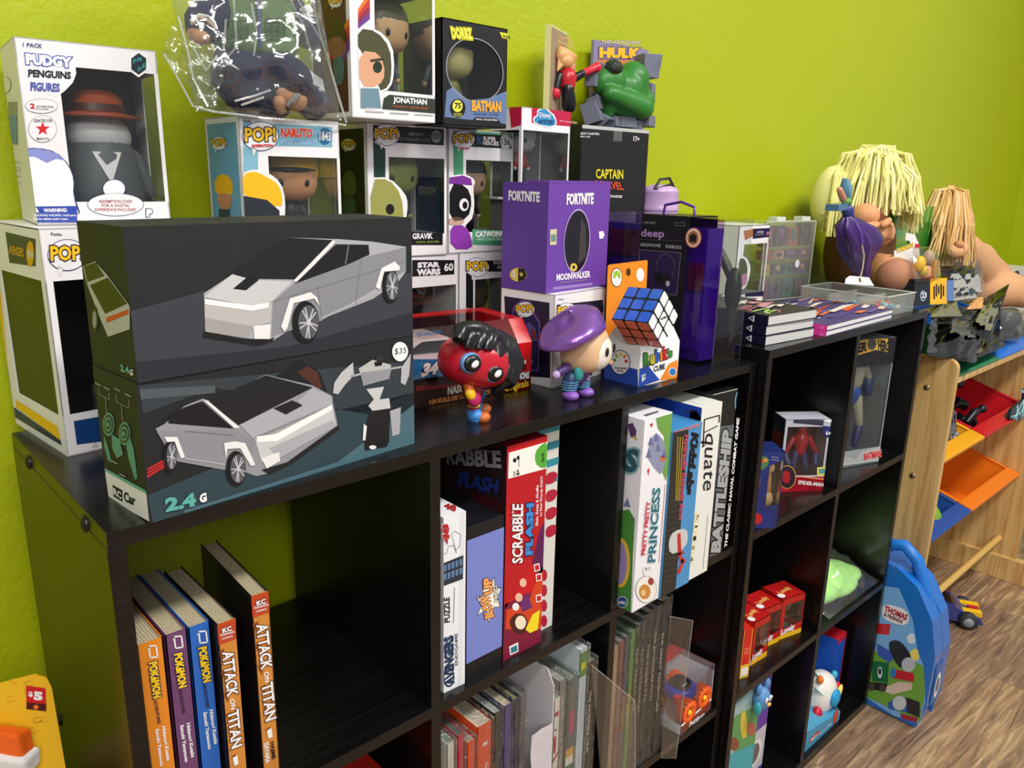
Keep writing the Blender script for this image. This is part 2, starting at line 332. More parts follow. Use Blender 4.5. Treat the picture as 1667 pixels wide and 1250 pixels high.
# ---------------- vinyl figures (plain, generic) ----------------
def figure(mb, o, yaw, h, skin, hair, top, legs, eyes=True, shoe=None, cap=1.0, hand=None):
    rt = Matrix.Rotation(R(yaw), 3, 'Z'); o = Vector(o); P = lambda x, y, z: o+rt @ Vector((x*h, y*h, z*h)); rot = rt
    mb.ell(P(0, 0, .70), (.255*h, .21*h, .225*h), skin, rot, 20, .75)
    if hair: mb.ell(P(0, .03, .76), (.275*h, .235*h, .235*h), hair, rot, 20, .8, zmin=-.15)
    if eyes:
        for sx in (-1, 1): mb.ell(P(.115*sx, -.185, .655), (.034*h, .02*h, .042*h), M('#08080a', .2), rot, 10)
    mb.ell(P(0, 0, .36), (.105*h, .08*h, .14*h), top, rot, 14, .8)
    for sx in (-1, 1):
        mb.cap(P(.09*sx, 0, .43), P(.155*sx, -.02, .27), .034*h, .03*h, top)
        mb.ell(P(.165*sx, -.025, .235), (.033*h, .03*h, .036*h), hand or skin, rot, 8)
        mb.cap(P(.052*sx, 0, .25), P(.06*sx, 0, .06), .05*h, .042*h, legs)
        mb.ell(P(.062*sx, -.025, .028), (.045*h, .072*h, .03*h), shoe or legs, rot, 10, zmin=-.93)
YEL, ORG, NAVY, RED, BLUE = M('#f6c21d'), M('#e8761c'), M('#1b2350'), M('#c8102e'), M('#2258b8')
GREY = M('#8d8f93')
def poplogo(mb, fr, z, x, y, r, tail=True, word=None, sl=0.):
    mb.oval(fr, z, x, y, r*1.04, r*.84, M('#27356e'), 3); mb.oval(fr, z, x, y, r, r*.8, W_, 4)
    if tail: mb.art(fr, z, [(x-r*.5, y+r*.55), (x-r*.2, y+r*.7), (x-r*.42, y+r*1.15)], W_, 4)
    mb.text(fr, z, 'POP!', (x-r*.88, y+r*.33+sl), (x+r*.86, y+r*.28-sl), (x-r*.92, y-r*.5+sl), YEL, 5, .035, out=M('#241a3c'), ob=.1)
    if word: mb.rect; mb.text(fr, z, word, (x-r*.5, y+r*.66), (x+r*.5, y+r*.62-sl), (x-r*.5, y+r*.45), RED, 5, .03)
def winbox(B, name, label, cat, group, m, holes, inner, art=None, fig=None, figpart='figurine', pane=None, cartonname='carton'):
    r = thing(name, label, cat, B.base(), group); mb = MB(); B.carton(mb, m, holes, inner)
    if art: art(mb, B)
    mb.build(cartonname, r); B.panes(holes, r, pane)
    if fig: f = MB(); fig(f, B); f.build(figpart, r)
    return r
GP = 'boxed big-headed vinyl figures on the long shelf'
# large box under the penguin figure box
B = Bx(.025, .199, 0, 5.4, .165, .146, .214)
def art(mb, B):
    L, F = B.f('L'), B.f('F')
    mb.art(L, '4', [(22, 90), (140, 118), (140, 225), (38, 210)], M('#2c3038'), 1); mb.oval(L, '4', 120, 175, 15, 50, M('#e0a31c'), 2)
    mb.text(L, '4', 'AVENGERS', (37, 175), (95, 190), (37, 140), M('#d8a12a'), 3, .03); mb.text(L, '4', '1824', (110, 190), (131, 196), (110, 158), W_, 3, .02)
    mb.art(L, '4', [(0, 300), (38, 700), (20, 690), (-10, 320)], YEL, 1); mb.art(L, '4', [(62, 745), (225, 850), (238, 905), (65, 775)], YEL, 2); mb.art(L, '4', [(55, 775), (238, 905), (242, 925), (60, 815)], NAVY, 1)
    poplogo(mb, F, '4', 262, 180, 74); mb.text(F, '4', 'Funko', (198, 103), (242, 105), (198, 92), NAVY, 3, .02)
    mb.art(F, '4', [(288, 830), (410, 808), (410, 908), (300, 922)], M('#103e78'), 1)
    mb.line(F, '4', [(362, 930), (372, 914), (382, 930), (362, 930)], 2, GREY, 2)
def fg(mb, B):
    c = B.P(.1, .07, .07); figure(mb, B.P(.1, .075, .004), 5, .12, M('#6b6370'), M('#5a4a62'), M('#8a2f5e'), M('#3a3a44'))
    mb.tube([B.P(.1, .03, .02), B.P(.1, .03, .125)], .012, M('#b83a78', .2), 12); mb.obox(B.f('F'),   .05, .004, .12, .05, -.06, -.02, M('#55565a', .2))
winbox(B, 'toy_box', 'white figure box with dark side window at the left end of the long shelf', 'toy box', GP, W_, {'F': (.04, .19, .96, .78), 'L': (.16, .18, .93, .78)}, M('#25242a'), art, fg)
# penguin figure box on top
B = Bx(.034, .240, .2145, -5, .118, .1, .163)
def art(mb, B):
    L, F = B.f('L'), B.f('F'); LAV = M('#8a90d0'); q = lambda p: p
    mb.art(F, '1', [(120, 270), (330, 270), (400, 320), (410, 420), (330, 505), (280, 520), (140, 430)], M('#f6f4f6'), 1, 1)
    mb.text(F, '1', '1 PACK', (122, 250), (226, 258), (122, 227), M('#39407a'), 3, .02)
    mb.text(F, '1', 'PUDGY', (140, 345), (386, 365), (135, 285), M('#f7f7fb'), 3, .06, out=M('#5560b0'), ob=.14)
    mb.text(F, '1', 'PENGUINS', (150, 412), (380, 425), (150, 370), M('#1c1d2b'), 3, .05)
    mb.text(F, '1', 'FIGURES', (162, 486), (320, 494), (162, 438), M('#4e58a8'), 3, .05)
    mb.oval(F, '1', 222, 568, 88, 40, GREY, 2); mb.oval(F, '1', 222, 568, 85, 37, W_, 3); mb.text(F, '1', '2', (160, 582), (186, 584), (160, 552), RED, 4, .05); mb.text(F, '1', 'ACCESSORIES', (192, 574), (286, 578), (192, 564), M('#555555'), 4); mb.text(F, '1', 'INCLUDED', (192, 587), (260, 591), (192, 578), M('#555555'), 4)
    mb.oval(F, '1', 228, 690, 76, 73, M('#444444'), 2); mb.oval(F, '1', 228, 690, 74, 71, W_, 3)
    mb.art(F, '1', [(228+40*math.sin(k*math.pi/5)*(1 if k % 2 == 0 else .4), 690-40*math.cos(k*math.pi/5)*(1 if k % 2 == 0 else .4)) for k in range(10)], M('#d4121e'), 4)
    mb.text(F, '1', 'CREATED FOR', (178, 655), (280, 655), (178, 638), M('#333333'), 4); mb.text(F, '1', "MACY'S", (196, 750), (262, 752), (196, 735), M('#333333'), 4)
    mb.art(F, '1', [(128, 795), (200, 790), (300, 810), (370, 880), (400, 960), (395, 1040), (440, 1170), (160, 1190), (128, 1000)], M('#343a66'), 2, 1)
    mb.art(F, '1', [(128, 800), (200, 795), (297, 815), (365, 883), (395, 960), (388, 1045), (430, 1170), (160, 1190), (128, 1000)], M('#f3f1f4'), 3, 1)
    mb.art(F, '1', [(122, 800), (205, 795), (300, 818), (350, 860), (300, 850), (250, 872), (190, 840), (122, 835)], LAV, 4)
    mb.art(F, '1', [(170, 1105), (412, 1102), (412, 1190), (170, 1190)], M('#2e47a0'), 6)
    mb.text(F, '1', 'WARNING:', (232, 1136), (358, 1134), (232, 1115), W_, 7, .04); mb.art(F, '1', [(180, 1136), (208, 1136), (194, 1110)], W_, 7); mb.text(F, '1', 'CHOKING HAZARD- Small parts.', (180, 1158), (408, 1157), (180, 1145), W_, 7, .01); mb.text(F, '1', 'Not for children under 3 years.', (180, 1177), (364, 1176), (180, 1165), W_, 7)
    mb.oval(F, '1', 618, 1095, 152, 62, M('#3a3f66'), 3); mb.oval(F, '1', 618, 1095, 149, 59, W_, 4); mb.oval(F, '1', 610, 1010, 62, 52, M('#39406f'), 2); mb.oval(F, '1', 610, 1010, 58, 48, M('#f2f2f4'), 3)
    for s, y in (('REDEMPTION CODE', 1086), ('FOR A DIGITAL', 1108), ('EXPERIENCE INCLUDED', 1130)): w = len(s)*5.8; mb.text(F, '1', s, (618-w, y), (618+w, y), (618-w, y-16), M('#a02636'), 5, .015)
    mb.text(F, '1', 'P', (782, 1160), (815, 1160), (782, 1118), W_, 3, .08, out=M('#2c3560'), ob=.16)
    hx = [(742+46*math.sin(k*math.pi/3), 342-58*math.cos(k*math.pi/3)) for k in range(6)]; hx2 = [(742+60*math.sin(k*math.pi/3), 342-72*math.cos(k*math.pi/3)) for k in range(6)]
    mb.art(F, '1', hx2, W_, 1); mb.art(F, '1', hx, M('#10242e'), 2)
    for s, x, y in (('M', 736, 318), ('P', 712, 328), ('F', 738, 372), ('E', 762, 352)): mb.text(F, '1', s, (x, y+12), (x+20, y+12), (x, y-12), M('#3c8f96'), 3)
    for x in (-12, 45): mb.art(L, '1', [(x, 545), (x+48, 545), (x+52, 775), (x+4, 770)], GREY, 1); mb.art(L, '1', [(x+3, 615), (x+45, 618), (x+48, 765), (x+8, 760)], M('#5b86b8'), 2)
    for y in (860, 890, 905, 935, 970): mb.line(L, '1', [(0, y-4), (115, y+10)], 3, GREY, 2)
    for k in range(6): mb.line(L, '1', [(36, 1020+k*17), (78, 1026+k*17)], 7, M('#444a52'), 2)
    mb.oval(L, '1', 28, 455, 34, 46, GREY, 1); mb.oval(L, '1', 28, 455, 31, 43, W_, 2)
def fg(mb, B):
    o = B.P(.068, .045, 0); g = M('#5d6168', .5); wt = M('#d4d2d6', .5); br = M('#a8471d', .45)
    k = .8; mb.lathe(o, [(.0, .004), (.044*k, .005), (.048*k, .03), (.042*k, .065), (.03*k, .085), (.02*k, .095)], g, 22); mb.ell(o+B.Z*.083, (.0305, .029, .023), wt, None, 20)
    for q in (-1, 1): mb.cap(o+B.X*.03*q+B.Z*.062, o+B.X*.043*q+B.Z*.03, .01, .007, g)
    mb.add([o+B.X*a-B.Y*b+B.Z*c for a, b, c in ((-.013, .0315, .068), (.013, .0315, .068), (.0, .0395, .038))], [(0, 1, 2)], M('#efedf0'))
    mb.lathe(o+B.Z*.1, [(0, 0), (.04, 0), (.042, .002), (.027, .005), (.025, .02), (.016, .026), (0, .024)], br, 24); mb.lathe(o+B.Z*.106, [(.0275, 0), (.0265, .007)], M('#4a1f10'), 24)
winbox(B, 'toy_box', 'white figure box holding a round grey figure in a brown hat', 'toy box', None, W_, {'F': (.27, .13, .97, .87), 'R': (.0, .13, .6, .87)}, M('#2b2a2e'), art, fg)
# ---- two boxes of a remote-controlled car, stacked
def carpic(mb, F, z, P, big):
    pass
G1, G2, G3, G4, G5 = M('#a7a7ab'), M('#8f8f94'), M('#c4c3c4'), M('#6f6f74'), M('#e3e2e0')
TYR, GLS = M('#111113'), M('#1f1e22', .3)
def wheel(mb, F, z, x, y, rx, ry, rot=0.):
    mb.oval(F, z, x-rx*.25, y, rx*1.2, ry*1.12, TYR, 7, rot); mb.oval(F, z, x, y, rx*.9, ry*.9, M('#55555b'), 8, rot)
    for k in range(5):
        a = k*2*math.pi/5+.4
        for e in (-.17, .17): mb.line(F, z, [(x, y), (x+rx*.84*math.cos(a+e), y+ry*.84*math.sin(a+e))], rx*.13, M('#b9b9be'), 9)
    mb.oval(F, z, x, y, rx*.18, ry*.18, G3, 10, rot)
B = Bx(.032, -.002, 0, 5.3, .272, .08, .113)
BD = M('#17191b', .6, var=.25, sc=30)
def rc(B, label, artf):
    r = thing('toy_car_box', label, 'toy box', B.base(), 'remote-controlled car boxes'); mb = MB(); B.solid(mb, BD); artf(mb, B.f('F'), B.f('L')); mb.build('carton', r); return r
def lowart(mb, F, L):
    mb.art(F, '4', [(540, 690), (2000, 560), (2000, 900), (840, 700), (560, 800)], M('#333a40', .3), 1)
    mb.art(F, '4', [(575, 1120), (841, 1010), (1310, 790), (1700, 700), (1690, 960), (600, 1240)], M('#2c4048', .3), 1); mb.art(F, '5', [(0, 1180), (600, 990), (905, 760), (905, 930), (0, 1200)], M('#4a6973', .3), 2)
    mb.art(F, '4', [(545, 705), (841, 690), (841, 720), (550, 745)], M('#4b5458'), 2)
    for k in range(3): mb.art(F, '4', [(573, 1015+k*14), (660, 968+k*11), (664, 975+k*11), (575, 1024+k*14)], M('#b5262c'), 3)
    mb.art(F, '5', [(350, 660), (450, 590), (530, 640), (560, 720), (500, 720)], M('#15171a'), 2); mb.art(F, '5', [(440, 640), (480, 615), (520, 640), (538, 705), (520, 700)], M('#4d2a20'), 3)
    z = '5'                          # the car, one facet per tone
    mb.art(F, z, [(-115, 860), (-80, 842), (0, 770), (70, 742), (110, 755), (315, 648), (500, 690), (575, 730), (600, 850), (600, 868), (330, 1035), (280, 1045), (210, 1020), (150, 1020), (0, 985), (-50, 955), (-80, 900)], G2, 3)
    mb.art(F, z, [(90, 755), (315, 650), (500, 698), (210, 845)], GLS, 5); mb.art(F, z, [(70, 745), (92, 752), (215, 855), (195, 858)], G5, 6)
    mb.art(F, z, [(-60, 805), (0, 775), (68, 752), (190, 858), (-65, 838)], M('#141216'), 5)
    mb.art(F, z, [(215, 845), (345, 780), (395, 804), (460, 770), (440, 752), (500, 700), (578, 735), (575, 765), (360, 885), (270, 900)], G1, 5); mb.art(F, z, [(347, 780), (420, 748), (460, 768), (395, 804)], GLS, 6)
    mb.art(F, z, [(272, 892), (575, 765), (592, 845), (300, 990)], G3, 5); mb.art(F, z, [(280, 890), (355, 880), (575, 765), (577, 785), (360, 908), (285, 912)], M('#f4f2ea'), 6)
    mb.art(F, z, [(330, 935), (580, 825), (592, 850), (370, 975)], G1, 6); mb.art(F, z, [(298, 975), (368, 950), (372, 985), (320, 1015)], G5, 7); mb.art(F, z, [(300, 1020), (400, 990), (600, 845), (604, 862), (420, 995), (330, 1038)], M('#1b1b1e'), 6)
    mb.art(F, z, [(-110, 870), (190, 862), (275, 905), (270, 950), (150, 910), (150, 1020), (-40, 985)], M('#88888c'), 4)
    mb.art(F, z, [(152, 915), (195, 908), (235, 915), (275, 1000), (258, 1005), (215, 935), (165, 938), (160, 975)], G5, 8)
    wheel(mb, F, z, 207, 1015, 33, 62); mb.art(F, '4', [(640, 890), (690, 890), (720, 968), (705, 975), (680, 908), (650, 910)], G5, 8); wheel(mb, F, '4', 668, 965, 22, 58)
    mb.line(F, z, [(0, 868), (190, 885)], 2, G4, 6); mb.line(F, z, [(0, 975), (160, 1000)], 6, G1, 6)
    mb.text(F, '4', '2.4', (645, 1185), (765, 1160), (640, 1130), M('#58a79c'), 8, .06); mb.text(F, '4', 'G', (778, 1150), (806, 1142), (776, 1114), W_, 8, .06)
    # folding robot-like toy picture: plain plates
    mb.art(F, z, [(680, 625), (735, 590), (808, 610), (800, 665), (700, 692), (690, 650)], M('#b5b4b2'), 4); mb.art(F, z, [(690, 640), (808, 625), (800, 665), (702, 690)], G2, 5); mb.art(F, z, [(740, 600), (775, 592), (770, 612), (745, 615)], TYR, 6); mb.oval(F, z, 760, 585, 13, 15, M('#2a2a2e'), 5)
    mb.art(F, z, [(580, 720), (585, 680), (612, 640), (658, 600), (662, 650), (625, 690), (600, 725)], M('#b9b9ba'), 5); mb.art(F, z, [(845, 680), (848, 620), (885, 565), (878, 650), (862, 690)], M('#b0b0b2'), 5); mb.line(F, z, [(650, 655), (690, 645)], 8, G1, 5); mb.line(F, z, [(805, 625), (850, 618)], 8, G1, 5)
    mb.art(F, z, [(710, 705), (780, 695), (762, 745), (800, 740), (805, 780), (735, 790), (718, 770), (740, 745)], G3, 5); mb.art(F, z, [(725, 790), (802, 780), (800, 910), (790, 930), (705, 945), (700, 880)], M('#17171a'), 5); mb.art(F, z, [(802, 790), (845, 775), (840, 880), (812, 890)], G1, 6); mb.art(F, z, [(700, 840), (712, 850), (706, 905), (696, 905)], G5, 6); mb.oval(F, z, 735, 932, 14, 8, G5, 6)
    mb.oval(F, z, 842, 558, 31, 38, M('#f1f0ee'), 6); mb.text(F, z, '$35', (820, 572), (866, 566), (820, 546), M('#333333'), 7, .0)
    mb.art(L, '4', [(412, 1018), (585, 1112), (597, 1228), (428, 1135)], W_, 2); mb.art(L, '4', [(412, 1012), (585, 1106), (586, 1120), (413, 1024)], M('#5fa79d'), 3)
    mb.art(L, '4', [(443, 1078), (482, 1100), (482, 1145), (446, 1122)], K_, 3); mb.text(L, '4', 'RC', (448, 1116), (480, 1136), (446, 1088), W_, 4, .04); mb.text(L, '4', 'Car', (489, 1142), (534, 1162), (487, 1102), K_, 4, .04)
    tl = M('#4d8f83')
    for k in range(5): 
        for cx, cy in ((428, 842), (490, 878)): mb.oval(L, '4', cx, cy, 23-4*k, 46-9*k, tl if k % 2 == 0 else M('#1d2224'), 3+k)
    mb.art(L, '4', [(440, 880), (470, 900), (485, 960), (460, 975), (442, 935)], tl, 3)
    mb.art(L, '4', [(505, 870), (525, 940), (540, 1050), (530, 1060), (505, 975), (495, 915)], tl, 2); mb.art(L, '4', [(408, 880), (425, 930), (440, 990), (425, 985), (410, 930)], tl, 2)
    for pts in ([(390, 700), (392, 725), (430, 745), (430, 720)], [(458, 725), (460, 755), (508, 778), (508, 745)], [(415, 738), (425, 850)], [(478, 768), (485, 850)]): mb.line(L, '4', pts, 2, GREY, 3)
    for x, y in ((375, 680), (408, 695), (450, 700), (492, 722), (440, 985), (470, 1035)): mb.line(L, '4', [(x, y), (x+24, y+12)], 5, GREY, 3)
def upart(mb, F, L):
    mb.art(F, '5', [(-210, 400), (80, 320), (890, 250), (905, 500), (-200, 700)], M('#3b3b42', .3), 1); mb.art(F, '5', [(-200, 600), (400, 540), (905, 400), (905, 500), (-190, 690)], M('#2a2a32', .3), 2)
    z = '5'
    mb.art(F, z, [(75, 330), (405, 112), (600, 118), (735, 128), (866, 148), (866, 245), (840, 280), (740, 350), (540, 430), (400, 480), (330, 525), (80, 480)], G1, 3)
    mb.art(F, z, [(180, 252), (405, 112), (580, 122), (430, 275), (245, 272)], GLS, 5); mb.art(F, z, [(188, 312), (245, 265), (290, 275), (238, 318)], M('#151316'), 6); mb.art(F, z, [(578, 122), (590, 128), (440, 290), (425, 280)], G5, 6)
    mb.art(F, z, [(430, 292), (590, 138), (718, 140), (722, 178), (640, 215)], M('#17151a'), 6); mb.line(F, z, [(640, 140), (628, 215)], 3, G2, 7)
    mb.art(F, z, [(75, 345), (185, 255), (245, 272), (190, 312), (240, 318), (292, 278), (420, 285), (340, 362), (260, 380)], G3, 5)
    mb.art(F, z, [(78, 355), (262, 380), (342, 360), (335, 445), (270, 460), (78, 430)], M('#b6b2ae'), 5); mb.art(F, z, [(78, 352), (262, 378), (328, 365), (328, 385), (262, 398), (78, 372)], M('#f6f3ec'), 6); mb.art(F, z, [(78, 425), (270, 460), (240, 505), (80, 480)], M('#9f9b98'), 6); mb.art(F, z, [(268, 458), (335, 450), (332, 508), (272, 508)], G5, 6)
    mb.art(F, z, [(75, 478), (200, 505), (330, 510), (350, 500), (340, 520), (280, 532), (70, 500)], M('#161618'), 7)
    mb.art(F, z, [(345, 362), (430, 290), (640, 215), (720, 185), (866, 150), (866, 240), (530, 440), (400, 480), (340, 500)], M('#86868b'), 4)
    mb.line(F, z, [(520, 300), (535, 425)], 2, G4, 5); mb.line(F, z, [(690, 200), (668, 372)], 2, G4, 5); mb.line(F, z, [(535, 428), (760, 325)], 8, G1, 5); mb.line(F, z, [(345, 362), (866, 205)], 2, G4, 5)
    mb.art(F, z, [(375, 460), (410, 350), (490, 325), (515, 345), (528, 380), (505, 350), (425, 368), (400, 465), (388, 480)], G5, 8); mb.art(F, z, [(745, 305), (768, 232), (820, 205), (840, 225), (838, 240), (778, 245), (762, 315)], G5, 8)
    wheel(mb, F, z, 482, 443, 44, 74); wheel(mb, F, z, 810, 300, 27, 62)
    mb.art(L, '4', [(325, 225), (375, 205), (425, 262), (510, 380), (510, 470), (425, 500), (395, 430), (345, 300)], M('#b4b4b2'), 2); mb.art(L, '4', [(330, 225), (378, 208), (412, 262), (345, 285)], M('#2b3020'), 3); mb.art(L, '4', [(355, 298), (425, 268), (500, 370), (415, 410)], M('#20261a'), 3)
    mb.art(L, '4', [(418, 425), (506, 392), (506, 410), (420, 445)], M('#c8402c'), 3); mb.oval(L, '4', 375, 430, 14, 50, TYR, 3); mb.oval(L, '4', 374, 432, 8, 34, G2, 4)
    mb.text(L, '4', '2.4', (476, 634), (510, 645), (474, 606), M('#58a79c'), 4, .05); mb.text(L, '4', 'G', (511, 650), (524, 652), (511, 626), W_, 4, .04)
rc(B, 'lower black remote-controlled car box with a round price sticker, under a matching box', lowart)
rc(Bx(.0335, -.003, .1132, 5.5, .270, .082, .1145), 'upper black remote-controlled car box showing a silver angular truck', upart)
# ---- back rows of figure boxes
def popbox(B, label, body, side, z, logo, fig, extra=None, group=GP, hl=None, inner=None, foot=True, lw=None, sidelogo=None):
    def art(mb, B):
        F, L = B.f('F'), B.f('L')
        mb.rect(L, .07, .04, .93, .96, side, 1)
        if sidelogo: poplogo(mb, L, *sidelogo)
        if logo: poplogo(mb, F, z, *logo)
        if extra: extra(mb, F, L)
    return winbox(B, 'toy_box', label, 'toy box', group, body, hl or {'F': (.26, .17, .97, .76), 'R': (0, .17, .85, .76)}, inner or M('#3a3c3e'), art, fig)
def stdfig(skin, hair, top, legs, h=.105, dx=.06, yaw=0, shoe=None, eyes=True):
    return lambda mb, B: figure(mb, B.P(dx, .048, .022), B.yaw+yaw, h, M(skin), M(hair) if hair else None, M(top), M(legs), eyes, shoe)
# bottom row (seen between the car box and the windows above)
def ex(mb, F, L):
    mb.art(F, '6', [(40, 232), (292, 232), (292, 318), (40, 332)], K_, 1); mb.text(F, '6', 'STAR', (70, 280), (205, 276), (70, 246), W_, 3, .07); mb.text(F, '6', 'WARS', (66, 326), (208, 320), (66, 286), W_, 3, .07); mb.text(F, '6', '60', (230, 300), (285, 297), (230, 252), W_, 3, .03)
popbox(Bx(.429, .258, 0, -2, .118, .09, .162), 'white figure box numbered 60 at the bottom of the pile behind the race car box', W_, K_, '6', None, stdfig('#2b2a2c', '#151517', '#1d1d20', '#1d1d20'), ex, hl={'F': (.1, .08, .97, .74)}, inner=M('#2a1a1c'))
def ex(mb, F, L):
    mb.art(F, '6', [(358, 235), (700, 235), (700, 300), (500, 302), (358, 300)], K_, 1); mb.text(F, '6', 'SQUID', (524, 256), (620, 252), (524, 238), W_, 4); mb.text(F, '6', 'GAME', (546, 284), (620, 280), (546, 266), W_, 4); mb.art(F, '6', [(362, 310), (405, 310), (405, 520), (362, 520)], K_, 1)
popbox(Bx(.552, .258, 0, -1, .112, .09, .162), 'white figure box with dark trim, bottom of the pile, behind the purple boxes', W_, K_, '6', (427, 275, 70), stdfig('#5b4032', '#2a1d18', '#7d5a44', '#5a4032'), ex, inner=M('#3c3230'))
popbox(Bx(.216, .193, 0, -1.5, .115, .09, .16), 'white figure box hidden behind the remote-controlled car boxes', W_, M('#4f95b5'), '2', None, stdfig('#e0a070', '#e8b020', '#e07a20', '#e07a20'))
# middle row
def ex(mb, F, L):
    sky = M('#7fb4c8'); mb.art(F, '2', [(505, 690), (1010, 718), (1010, 832), (505, 820)], sky, 1); mb.art(F, '2', [(505, 820), (590, 850), (590, 1260), (512, 1260)], sky, 1)
    mb.text(F, '2', 'NARUTO', (716, 775), (896, 778), (716, 722), M('#e8452c'), 4, .05, out=W_, ob=.1); mb.text(F, '2', 'SHIPPUDEN', (726, 812), (908, 818), (735, 784), M('#4a9ad2'), 4, .03, out=W_, ob=.08)
    mb.oval(F, '2', 967, 770, 38, 48, M('#2a6c9c'), 3); mb.text(F, '2', '1843', (935, 795), (1000, 797), (935, 742), W_, 4, .03); mb.text(F, '2', 'Funko', (505, 690), (552, 692), (505, 676), NAVY, 3)
    mb.text(F, '2', 'ANIMATION', (550, 832), (672, 832), (550, 814), RED, 6, .05)
    y = M('#f0bb1c'); mb.art(F, '2', [(495, 980), (560, 955), (640, 970), (720, 1030), (745, 1130), (740, 1260), (500, 1260)], W_, 2, 1); mb.art(F, '2', [(500, 985), (570, 965), (640, 1000), (705, 1040), (730, 1120), (720, 1180), (500, 1120)], y, 3, 1); mb.art(F, '2', [(500, 1105), (640, 1130), (710, 1190), (710, 1260), (500, 1260)], M('#2a3038'), 4)
    mb.art(L, '2', [(345, 1010), (400, 975), (450, 1020), (448, 1120), (350, 1100)], y, 2, 1); mb.art(L, '2', [(362, 1090), (445, 1095), (440, 1180), (375, 1185)], M('#c98a5c'), 3, 1); mb.art(L, '2', [(372, 1180), (435, 1185), (432, 1260), (372, 1260)], M('#33404a'), 3)
popbox(Bx(.214, .194, .1605, -1.5, .113, .09, .161), 'pale blue trimmed figure box numbered 1843 with a yellow-haired figure, beneath the bagged plush', W_, M('#69a5bd'), '2', (603, 770, 100, True, None), lambda mb, B: (figure(mb, B.P(.075, .045, .02), -18, .115, M('#e0a070'), M('#e8b820'), M('#262a2e'), M('#c56a24')), mb.ell(B.P(.075, .042, .109), (.0305, .0265, .005), M('#2b3038', .3))), ex, inner=M('#6f8a3a'), sidelogo=('2', 372, 810, 46))
def ex(mb, F, L):
    g = M('#143b34'); mb.art(F, '2', [(1240, 705), (1640, 730), (1640, 822), (1240, 800)], M('#0d1412'), 1); mb.art(F, '2', [(1240, 800), (1310, 840), (1310, 1010), (1245, 1000)], g, 1)
    mb.text(F, '2', 'SECRET', (1440, 765), (1530, 770), (1440, 748), M('#7d8a84'), 4); mb.text(F, '2', 'INVASION', (1392, 795), (1560, 802), (1392, 775), M('#66726c'), 4); mb.oval(F, '2', 1597, 772, 28, 36, M('#8f9a90'), 3); mb.text(F, '2', '1331', (1576, 786), (1620, 788), (1576, 752), M('#22302b'), 4, .02)
    mb.art(F, '2', [(1218, 1005), (1330, 1000), (1420, 1090), (1438, 1150), (1425, 1250), (1400, 1600), (1225, 1600)], W_, 2, 1); mb.art(F, '2', [(1222, 1015), (1330, 1010), (1400, 1100), (1415, 1250), (1380, 1380), (1230, 1400)], M('#9a9a50'), 3, 1); mb.oval(F, '2', 1335, 1182, 24, 30, K_, 4)
    mb.art(L, '2', [(1062, 1010), (1110, 950), (1150, 1010), (1140, 1110), (1080, 1110)], M('#4f5528'), 2, 1); mb.art(L, '2', [(1072, 1100), (1135, 1105), (1150, 1210), (1070, 1215)], M('#2a4a33'), 2, 1)
    mb.art(F, '6', [(0, 62), (222, 68), (222, 142), (0, 142)], K_, 3); mb.text(F, '6', 'GRAVIK', (40, 108), (162, 105), (40, 72), W_, 4, .03); mb.text(F, '6', 'VINYL FIGURE', (58, 132), (200, 128), (58, 120), M('#8a9a40'), 4)
popbox(Bx(.405, .258, .1625, -3, .120, .09, .165), 'dark green and black figure box numbered 1331 with a green-skinned figure', W_, M('#0b0d0c'), '2', (1315, 762, 74), stdfig('#93a045', None, '#27362c', '#222a26', .118, .07, -8), ex, inner=M('#3f4a44'), sidelogo=('2', 1105, 818, 42))
def ex(mb, F, L):
    g = M('#4d9a72'); mb.art(F, '3', [(210, 782), (560, 800), (560, 890), (320, 880), (272, 880), (272, 1100), (215, 1060)], g, 1); mb.art(F, '3', [(318, 800), (560, 812), (560, 890), (318, 875)], K_, 2)
    mb.text(F, '3', 'SUPER', (390, 842), (466, 846), (390, 816), W_, 4, .03); mb.text(F, '3', 'HEROES', (388, 868), (482, 873), (388, 843), W_, 4, .03); mb.oval(F, '3', 525, 848, 33, 48, W_, 3); mb.text(F, '3', '136', (498, 868), (552, 872), (498, 828), K_, 4, .02); mb.text(F, '3', 'DC', (355, 860), (380, 862), (355, 818), M('#3d7ac0'), 4, .02)
    mb.text(F, '3', 'HEROES', (245, 893), (308, 893), (245, 882), RED, 6, .04)
    mb.art(F, '3', [(184, 1055), (270, 1040), (325, 1060), (345, 1090), (330, 1120), (340, 1240), (320, 1330), (184, 1400)], W_, 2, 1); mb.art(F, '3', [(188, 1062), (270, 1050), (318, 1070), (325, 1110), (188, 1100)], M('#7b2f96'), 3); mb.art(F, '3', [(188, 1095), (290, 1110), (325, 1200), (300, 1310), (188, 1330)], K_, 4, 1); mb.oval(F, '3', 275, 1225, 28, 38, W_, 5); mb.oval(F, '3', 280, 1228, 15, 22, K_, 6)
    mb.art(F, '6', [(265, 20), (360, 25), (395, 100), (400, 168), (268, 168)], M('#8d3aa8'), 3, 1); mb.oval(F, '6', 300, 0, 50, 25, M('#c9a58c'), 4)
    mb.art(F, '6', [(400, 48), (640, 60), (640, 148), (400, 140)], g, 2); mb.text(F, '6', 'CATWOMAN', (418, 96), (605, 92), (418, 60), W_, 4, .04); mb.text(F, '6', 'VINYL COLLECTIBLE', (425, 116), (575, 114), (425, 102), M('#cfe0d4'), 4)
popbox(Bx(.533, .258, .1625, -1, .116, .09, .165), 'green trimmed figure box numbered 136 with a purple and black figure', W_, M('#2d6e52'), '3', (270, 835, 66), stdfig('#d8b094', '#221d24', '#161418', '#161418', .11, .07, -12), ex, inner=M('#3b2d34'))
